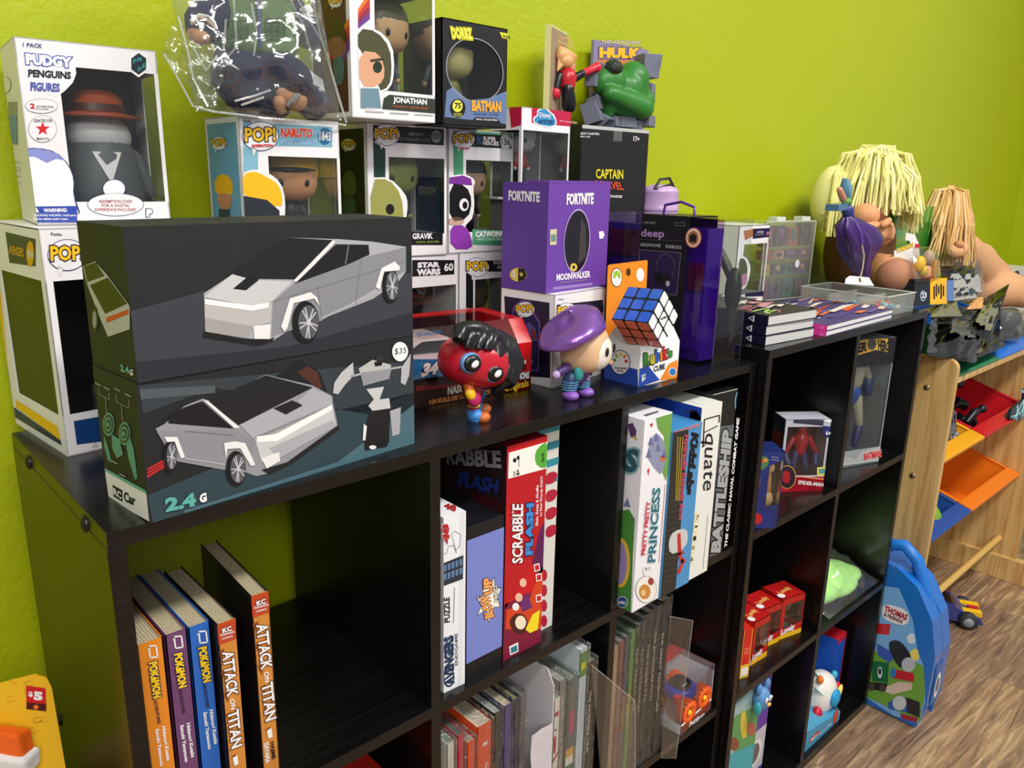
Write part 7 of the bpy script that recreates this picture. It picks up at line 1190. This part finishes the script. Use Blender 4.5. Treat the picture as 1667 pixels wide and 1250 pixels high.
mb.cap(Qq(420, 690, .13), Qq(500, 670, .125), .022, .02, sk2); mb.build('hand', r)
mb = MB(); random.seed(14); tn_ = M('#e0b878', .85); t2_ = M('#cfa05c', .85); HC2 = Qq(320, 250, .2)
mb.ell(HC2+Vector((0, .01, .0)), (.075, .06, .06), tn_, None, 14)
for k in range(170):
    a = random.uniform(0, 2*math.pi); d = Vector((math.cos(a), math.sin(a)*.7, 0)); yarn(mb, [HC2+Vector((random.uniform(-.02, .02), 0, random.uniform(.065, .08))), HC2+d*.055+Vector((0, 0, .045+.025*random.random())), HC2+d*.09+Vector((random.uniform(-.01, .01), 0, -.02)), HC2+d*.1+Vector((random.uniform(-.04, .05), 0, random.uniform(-.14, -.09)))], random.choice((tn_, t2_, M('#f0d0a0', .85))), .0028)
mb.build('hair', hd)
r = thing('carton', 'tall white carton with a red stripe near its top, beyond the rack', 'carton', (2.86, .26, 0)); B = Bx(2.66, .2, -H, 0, .5, .14, H-.008); mb = MB(); B.solid(mb, M('#dcd8d8')); F = B.f('F'); mb.art(F, 'q', [(800, 905), (1290, 840), (1290, 870), (800, 945)], M('#b02838'), 1); mb.art(F, 'q', [(1140, 1090), (1160, 980), (1230, 920), (1255, 1000), (1255, 1200), (1140, 1200)], M('#2c282c'), 1, 1); mb.build('box', r)
# ---- child's umbrella
r = thing('toy_umbrella', 'folded purple toy umbrella with blue handle and a white paper tag', 'umbrella', K(470, 1080, .17)); pp = M('#43246c', .35, coat=.3); yy = .115
mb = MB(); prof = [(320, 550, .010), (330, 620, .030), (375, 700, .040), (410, 800, .046), (415, 880, .036), (430, 970, .026), (455, 1050, .018), (470, 1100, .014)]; n = 24; vs = []
for i, (x, y, rr) in enumerate(prof):
    c_ = K(x, y, yy)
    for j in range(n): th = 2*math.pi*j/n; q = rr*(1+.16*math.sin(7*th+i*.5))*(1.25 if math.cos(th) > .3 and 1 < i < 5 else 1); vs.append(c_+Vector((q*math.cos(th)*1.15, q*math.sin(th)*.7, q*.25*math.cos(th))))
mb.add(vs, [(i*n+j, i*n+(j+1) % n, (i+1)*n+(j+1) % n, (i+1)*n+j) for i in range(len(prof)-1) for j in range(n)], pp, True); mb.build('canopy', r)
mb = MB(); bl_ = M('#4a6f94', .3); mb.cap(K(335, 560, yy), K(325, 500, yy), .011, .012, M('#2f3a7c')); f = Fr(K(240, 510, yy-.015), (1, .0, .06), (0, 0, 1), .042, .012); mb.obox(f, 0, 0, .040, .012, -.026, 0, bl_); mb.ell(K(315, 425, yy), (.011, .01, .008), M('#5a9a3c')); mb.build('handle', r)
mb = MB(); mb.tube([K(335, 410, yy), K(320, 310, yy), K(318, 220, yy)], [.004, .010, .003], M('#6a98b4', .3), 6); mb.tube([K(320, 400, yy), K(280, 300, yy), K(290, 215, yy)], [.003, .006, .002], M('#4a7a98', .3), 6); mb.build('fin', r)
mb = MB(); mb.cap(K(285, 400, yy-.01), K(255, 320, yy-.01), .007, .006, M('#c89070')); mb.build('knob', r)
mb = MB(); mb.tube([K(400, 620, yy-.04), K(440, 700, yy-.05), K(450, 800, yy-.05)], .0035, M('#5a3a94'), 7); mb.tube([K(450, 800, yy-.05), K(470, 900, yy-.05), K(460, 1000, yy-.05), K(435, 1110, yy-.05)], .0015, M('#c8b890'), 6); mb.build('strap', r)
f = Fr(K(305, 1150, yy-.055), (1, 0, -.0), (0, .3, 1), .1, .03); mb = MB(); pts = [f.uv(zp('k', *p)) for p in ((303, 1150), (560, 1170), (515, 1095), (345, 1080), (310, 1105))]; mb.prism(f, pts, -.0006, 0, M('#eceaea')); c_ = f.uv(zp('k', 432, 1118)); mb.add([f.P(c_[0]+.0052*math.cos(t), c_[1]+.0052*math.sin(t), .0006) for t in [i*math.pi/10 for i in range(20)]], [tuple(range(20))], M('#a07c50')); mb.add([f.P(c_[0]+.002*math.cos(t), c_[1]+.002*math.sin(t), .001) for t in [i*math.pi/10 for i in range(20)]], [tuple(range(20))], K_); mb.build('paper_tag', r)
# ---------------- plush doll in a clear bag ----------------
TT = lambda x, y, yy=.225: at(*zp('t', x, y), y=yy)
r = thing('bagged_plush', 'soft toy in green vest and navy trousers inside a crinkled clear bag', 'soft toy', TT(800, 1040)); nv = M('#1b2140', .9, bump=.4, sc=250); gv = M('#5f7a4a', .9, bump=.5, sc=200); sk3 = M('#cf9a74', .8)
mb = MB(); mb.ell(TT(850, 200), (.046, .03, .048), gv, None, 20, .8); mb.ell(TT(880, 440), (.044, .03, .012), gv, None, 18, .7); mb.build('vest', r, remesh=.0035)
mb = MB(); gd = M('#3f5a3a', .9)
for x0, x1, y0, y1 in ((600, 800, 190, 340), (960, 1130, 170, 320)):
    for k in range(4): mb.tube([TT(x0+(x1-x0)*k/3, y0, .192), TT(x0+(x1-x0)*k/3, y1, .192)], .0009, gd, 5)
    for y in (y0, (y0+y1)/2, y1): mb.tube([TT(x0, y, .192), TT(x1, y, .192)], .0009, gd, 5)
mb.tube([TT(890, -50, .192), TT(900, 200, .188), TT(910, 430, .19)], .0022, M('#4a5078'), 6); mb.build('pocket_stitching', r)
mb = MB(); mb.ell(TT(850, 620), (.044, .03, .03), nv, None, 18); mb.cap(TT(680, 680, .215), TT(780, 860, .19), .026, .022, nv); mb.cap(TT(1000, 650, .215), TT(1180, 720, .19), .024, .024, nv); mb.cap(TT(830, 960, .2), TT(1080, 980, .2), .012, .012, M('#1f1d2c', .9)); mb.ell(TT(1380, 930, .195), (.019, .017, .019), nv, None, 14); mb.build('trousers', r, remesh=.0035)
mb = MB(); mb.cap(TT(1150, 850, .185), TT(1230, 900, .185), .012, .012, sk3); mb.cap(TT(1080, 930, .18), TT(1100, 990, .18), .007, .005, sk3); 
for k in range(2): mb.tube([TT(1150+k*45, 960-k*30, .17), TT(1240+k*25, 850+k*5, .17)], .0022, GREY, 6)
mb.build('feet', r)
mb = MB(); mb.cap(TT(520, 40), TT(400, 220, .205), .02, .019, nv); mb.build('sleeve', r); mb = MB(); mb.ell(TT(360, 320, .2), (.0115, .011, .009), sk3, None, 12); mb.build('hand', r)
mb = MB(); 
for k in range(2): mb.tube([TT(290-k*8, 220-k*28, .192), TT(360, 150+k*22-k*40, .183), TT(440, 190-k*40, .184), TT(500, 260-k*40, .19)], .0016, W_ if k else M('#d8b8a0'), 6)
mb.build('cuff_stripes', r); mb = MB(); mb.cap(TT(1150, 100), TT(1290, 250), .019, .02, nv); mb.cap(TT(1300, 280), TT(1400, 340), .018, .014, nv); mb.ell(TT(1440, 330), (.006, .006, .008), sk3, None, 10); mb.build('sleeve', r)
mb = MB(); mb.ell(TT(850, -420), (.06, .05, .055), sk3, None, 18); mb.build('head', r)
f = Fr(TT(1190, 570, .19), TT(1500, 720, .19)-TT(1190, 570, .19), (0, 0, 1), .044, .012); mb = MB(); pts = [f.uv(zp('t', *p)) for p in ((1200, 640), (1490, 735), (1495, 620), (1330, 560), (1185, 545))]; mb.prism(f, pts, -.0005, 0, M('#e6e6e4')); mb.art(f, 't', [(1370, 595), (1455, 615), (1455, 665), (1368, 640)], M('#6a6a6a'), 2); mb.build('fabric_label', r)
film('clear_bag', r, [TT(330, 1010, .19), TT(1640, 1090, .165), TT(1420, -200, .19), TT(60, -200, .19)], 26, 26, .009, bulge=.032, seed=71)
film('clear_bag', r, [TT(10, 500, .2), TT(480, 1020, .19), TT(640, 480, .19), TT(120, 200, .2)], 14, 14, .008, seed=75)
mb = MB()
for pts in ([(40, 490), (150, 680), (300, 960), (480, 1010)], [(480, 1010), (900, 1060), (1680, 1130)], [(1240, -20), (1480, 400), (1600, 800), (1690, 1110)], [(1380, -20), (1450, 300), (1620, 900), (1690, 1110)], [(670, 0), (690, 300), (700, 420), (590, 540)], [(590, 540), (720, 630), (560, 540)], [(830, 30), (880, 300), (850, 500), (910, 520)], [(600, 170), (590, 300), (580, 440)], [(170, 150), (260, 480), (300, 700), (440, 960)], [(1180, 0), (1300, 230), (1380, 520)], [(680, 915), (850, 870), (1000, 815)], [(740, 950), (940, 880)], [(300, 420), (420, 640), (520, 500)]):
    mb.tube([TT(x, y, .158+.03*abs(x-850)/900) for x, y in pts], .0011, GLINT, 5)
mb.build('crease_glints', r)  # highlight streaks along the bag's folds, put in as whitish tubes
# ---------------- backpack, toy car, hanging card ----------------
HH = lambda x, y, xx: at(*zp('h', x, y), x=xx)
r = thing('kids_backpack', "child's shiny blue backpack on the floor with train picture and red lettering", 'backpack', (1.61, -.05, 0)); bb = M('#1f6fc4', .25, coat=.4)
f = Fr((1.568, .07, 0), (0, -1, 0), (0, 0, 1), .21, .42); top_z = at(1450, 925, x=1.6).z
pf = [(.0, .004), (.195, .004), (.207, .06), (.208, .19), (.19, .27), (.15, .335), (.10, .365), (.03, .37), (0, .36)]
mb = MB(); mb.prism(f, pf, -.092, 0, bb); mb.build('body', r, bev=.012)
mb = MB(); f.h = .42; z = 'h'
pb = [f.uv(zp('h', *p)) for p in ((175, 860), (440, 1010), (470, 860), (460, 720), (410, 560), (370, 480), (250, 395))]; sky = M('#5a9ad0', .3)
f3 = Fr(f.P(0, 0, .0015), f.u, f.v, .21, .42); A_ = lambda pts, m_, l, sm=0: mb.art(f3, 'h', pts, m_, l, sm)
A_([(170, 290), (330, 310), (405, 480), (430, 640), (462, 720), (470, 900), (440, 1020), (300, 975), (165, 885)], M('#78aee0', .3), 1); A_([(170, 640), (300, 640), (462, 720), (468, 860), (440, 1010), (165, 880)], M('#6fa23c', .3), 2); A_([(255, 830), (330, 800), (400, 805), (400, 840), (300, 865), (255, 850)], M('#d8c0b0', .3), 3); A_([(370, 560), (410, 540), (420, 600), (380, 600)], M('#d8e4ea', .3), 3, 1); A_([(385, 640), (430, 620), (440, 690), (400, 690)], M('#e8d860', .3), 3, 1)
mb.art(f3, 'h', [(243, 430), (255, 395), (300, 400), (370, 425), (388, 470), (370, 505), (320, 500), (250, 470)], W_, 4, 1); mb.text(f3, 'h', 'THOMAS', (254, 432), (372, 482), (262, 400), M('#b01828'), 6, .05); mb.text(f3, 'h', '& FRIENDS', (252, 455), (350, 498), (256, 436), M('#7a1828'), 6, .04)
A_([(222, 495), (290, 500), (280, 555), (222, 550)], M('#c01c28', .3), 4); A_([(195, 690), (280, 700), (275, 805), (192, 795)], M('#1c6a40', .3), 5); A_([(180, 800), (272, 808), (262, 850), (180, 838)], M('#26241f', .3), 5); mb.oval(f3, 'h', 190, 825, 14, 22, M('#4a443c'), 6); mb.oval(f3, 'h', 246, 832, 15, 20, M('#4a443c'), 6); mb.oval(f3, 'h', 233, 750, 12, 30, W_, 6); mb.oval(f3, 'h', 233, 745, 8, 18, M('#26382c'), 7)
A_([(275, 600), (300, 580), (345, 590), (390, 650), (400, 690), (350, 740), (300, 680)], M('#232226', .3), 5, 1); A_([(218, 600), (270, 630), (350, 640), (280, 700), (222, 660)], M('#3a5ab0', .3), 4); A_([(290, 730), (410, 755), (412, 800), (300, 780)], M('#c01c30', .3), 6); mb.oval(f3, 'h', 382, 710, 36, 38, M('#b8bcc0', .3), 6); mb.oval(f3, 'h', 303, 752, 15, 25, M('#2a7ac0'), 7)
A_([(275, 910), (330, 875), (440, 905), (445, 960), (400, 965), (280, 940)], M('#2a5ab0', .3), 5); mb.oval(f3, 'h', 335, 910, 36, 38, M('#c8ccd0', .3), 6); A_([(370, 880), (440, 905), (440, 985), (375, 960)], M('#26262c', .3), 6); A_([(340, 965), (430, 985), (425, 1012), (345, 990)], M('#a02838', .3), 6)
mb.build('picture_panel', r)
mb = MB(); P_ = lambda y, z_, x=1.614: Vector((x, y, z_)); zt_ = .362
mb.tube([(1.605, .03, zt_), (1.60, .0, zt_+.035), (1.60, -.03, zt_+.045), (1.602, -.06, zt_+.02), (1.605, -.085, zt_-.045), (1.61, -.10, zt_-.08)], [.012, .014, .014, .014, .013, .010], M('#1f76d0', .4), 10); mb.build('carry_handle', r)
mb = MB(); mb.tube([(1.615, .05, .366), (1.615, -.06, .352), (1.615, -.116, .275), (1.615, -.135, .19), (1.615, -.135, .03)], .0035, M('#185aa8', .3), 8); mb.build('zip', r)
mb = MB(); ff = Fr((1.575, -.1385, 0), (1, 0, 0), (0, 0, 1), .08, .4); mb.obox(ff, .012, .06, .055, .16, 0, .001, M('#2a66b0', .3)); mb.uvp(ff, [(.42+.2*math.cos(t), .26+.08*math.sin(t)) for t in [i*math.pi/10 for i in range(20)]], W_, 12); mb.uvp(ff, [(.42+.12*math.cos(t), .26+.05*math.sin(t)) for t in [i*math.pi/10 for i in range(20)]], M('#5a6a70'), 14); mb.build('side_patch', r)
r = thing('toy_car', 'navy and yellow toy racing car on the floor under the rack', 'toy car', (2.12, -.03, 0)); ca = R(-62); ux, uy = Vector((math.cos(ca), math.sin(ca), 0)), Vector((-math.sin(ca), math.cos(ca), 0)); O = Vector((2.04, .085, 0))
f = Fr(O, ux, (0, 0, 1), .2, .1); mb = MB(); nb = M('#1c2f7c', .2, coat=.6)
mb.prism(f, [(.0, .015), (.0, .04), (.04, .048), (.08, .06), (.12, .058), (.15, .042), (.185, .034), (.195, .015)], -.085, 0, nb); mb.build('body', r, bev=.006)
mb = MB(); mb.prism(f, [(.06, .05), (.08, .063), (.115, .061), (.14, .047)], -.07, -.015, M('#14161c', .1)); mb.build('cockpit', r); mb = MB(); g = Fr(O+Vector((0, 0, .0)), ux, uy, .2, .1)
for a, b, c_, d, m_ in ((.13, .01, .19, .03, YEL), (.13, .055, .19, .075, YEL), (.02, .03, .06, .055, YEL), (.16, .035, .185, .05, RED)): mb.obox(g, a, b, c_, d, .034, .052 if a < .1 else .046, m_)
mb.build('stripes', r)
for a, b in ((.04, -.004), (.155, -.004), (.04, .089), (.155, .089)):
    mb = MB(); p = g.P(a, b, .024); rt = Matrix((ux, Vector((0, 0, 1)), uy)).transposed(); mb.lathe(p, [(0, -.012), (.014, -.012), (.0235, -.008), (.0238, .008), (.014, .012), (0, .012)], M('#2a2c30', .6), 20, rt); mb.lathe(p, [(.0, -.0135), (.013, -.013), (.014, -.011)], M('#8a9098', .3), 16, rt); mb.lathe(p, [(.014, .011), (.013, .013), (0, .0135)], M('#8a9098', .3), 16, rt); mb.build('wheel', r)
# yellow carded toy at lower left
AA = lambda x, y, yy: at(*zp('a', x, y), y=yy)
zc = .53
r = thing('carded_toy', 'yellow carded toy with a red five-dollar tag and an orange and white toy', 'toy pack', (-.1, .1, zc)); yy = .1
f = Fr((-.24, yy, zc), (1, 0, 0), (0, 0, 1), .2, .3); mb = MB(); pts = [f.uv(zp('a', *p)) for p in ((270, 830), (245, 780), (190, 762), (-120, 735))]; xr_, yt_ = pts[0]; xl_ = .0
poly = [(xl_, 0), (pts[0][0]+.004, 0), pts[0], pts[1], pts[2], (xl_, pts[3][1])]; mb.prism(f, poly, -.002, 0, M('#e8b420', .35)); f.w, f.h = pts[0][0]+.004, .3
ln = M('#b98a1c'); rnd = random.Random(3)
for k in range(14): x, y = rnd.uniform(0, 230), rnd.uniform(780, 1240); mb.line(f, 'a', [(x+22*math.cos(t), y+14*math.sin(t)) for t in [i*math.pi/5 for i in range(9)]], 2, ln, 1)
mb.art(f, 'a', [(135, 818), (236, 832), (240, 915), (137, 905)], M('#c8181e'), 3); mb.art(f, 'a', [(137, 905), (240, 915), (240, 952), (137, 940)], M('#4a1014'), 3); mb.oval(f, 'a', 186, 930, 13, 12, ORG, 4); mb.text(f, 'a', '$', (146, 876), (170, 880), (146, 846), W_, 4, .05); mb.text(f, 'a', '5', (174, 892), (222, 898), (174, 846), W_, 4, .07)
mb.build('card', r)
mb = MB(); og = M('#f0661c', .3); wt = M('#e6e4e0', .3); p = AA(60, 1120, .06); q = .00026
mb.hexa([AA(-60, 1175, .085), AA(120, 1220, .085), AA(190, 1150, .095), AA(-60, 1100, .095), AA(-60, 1040, .08), AA(100, 1085, .08), AA(165, 1035, .095), AA(-60, 1010, .095)], og); mb.build('orange_toy', r, bev=.003)
mb = MB(); mb.hexa([AA(-60, 1300, .085), AA(150, 1300, .085), AA(220, 1220, .096), AA(-60, 1200, .096), AA(-60, 1190, .08), AA(130, 1225, .08), AA(215, 1130, .096), AA(-60, 1120, .096)], wt); mb.build('white_toy', r, bev=.003)
r = thing('display_carton', 'plain brown carton beside the long shelf, below the yellow carded toy', 'carton', (-.14, .16, 0)); MB().box(-.26, -.03, .06, .3, 0, zc-.001, M('#a98452', .8)).build('carton', r)
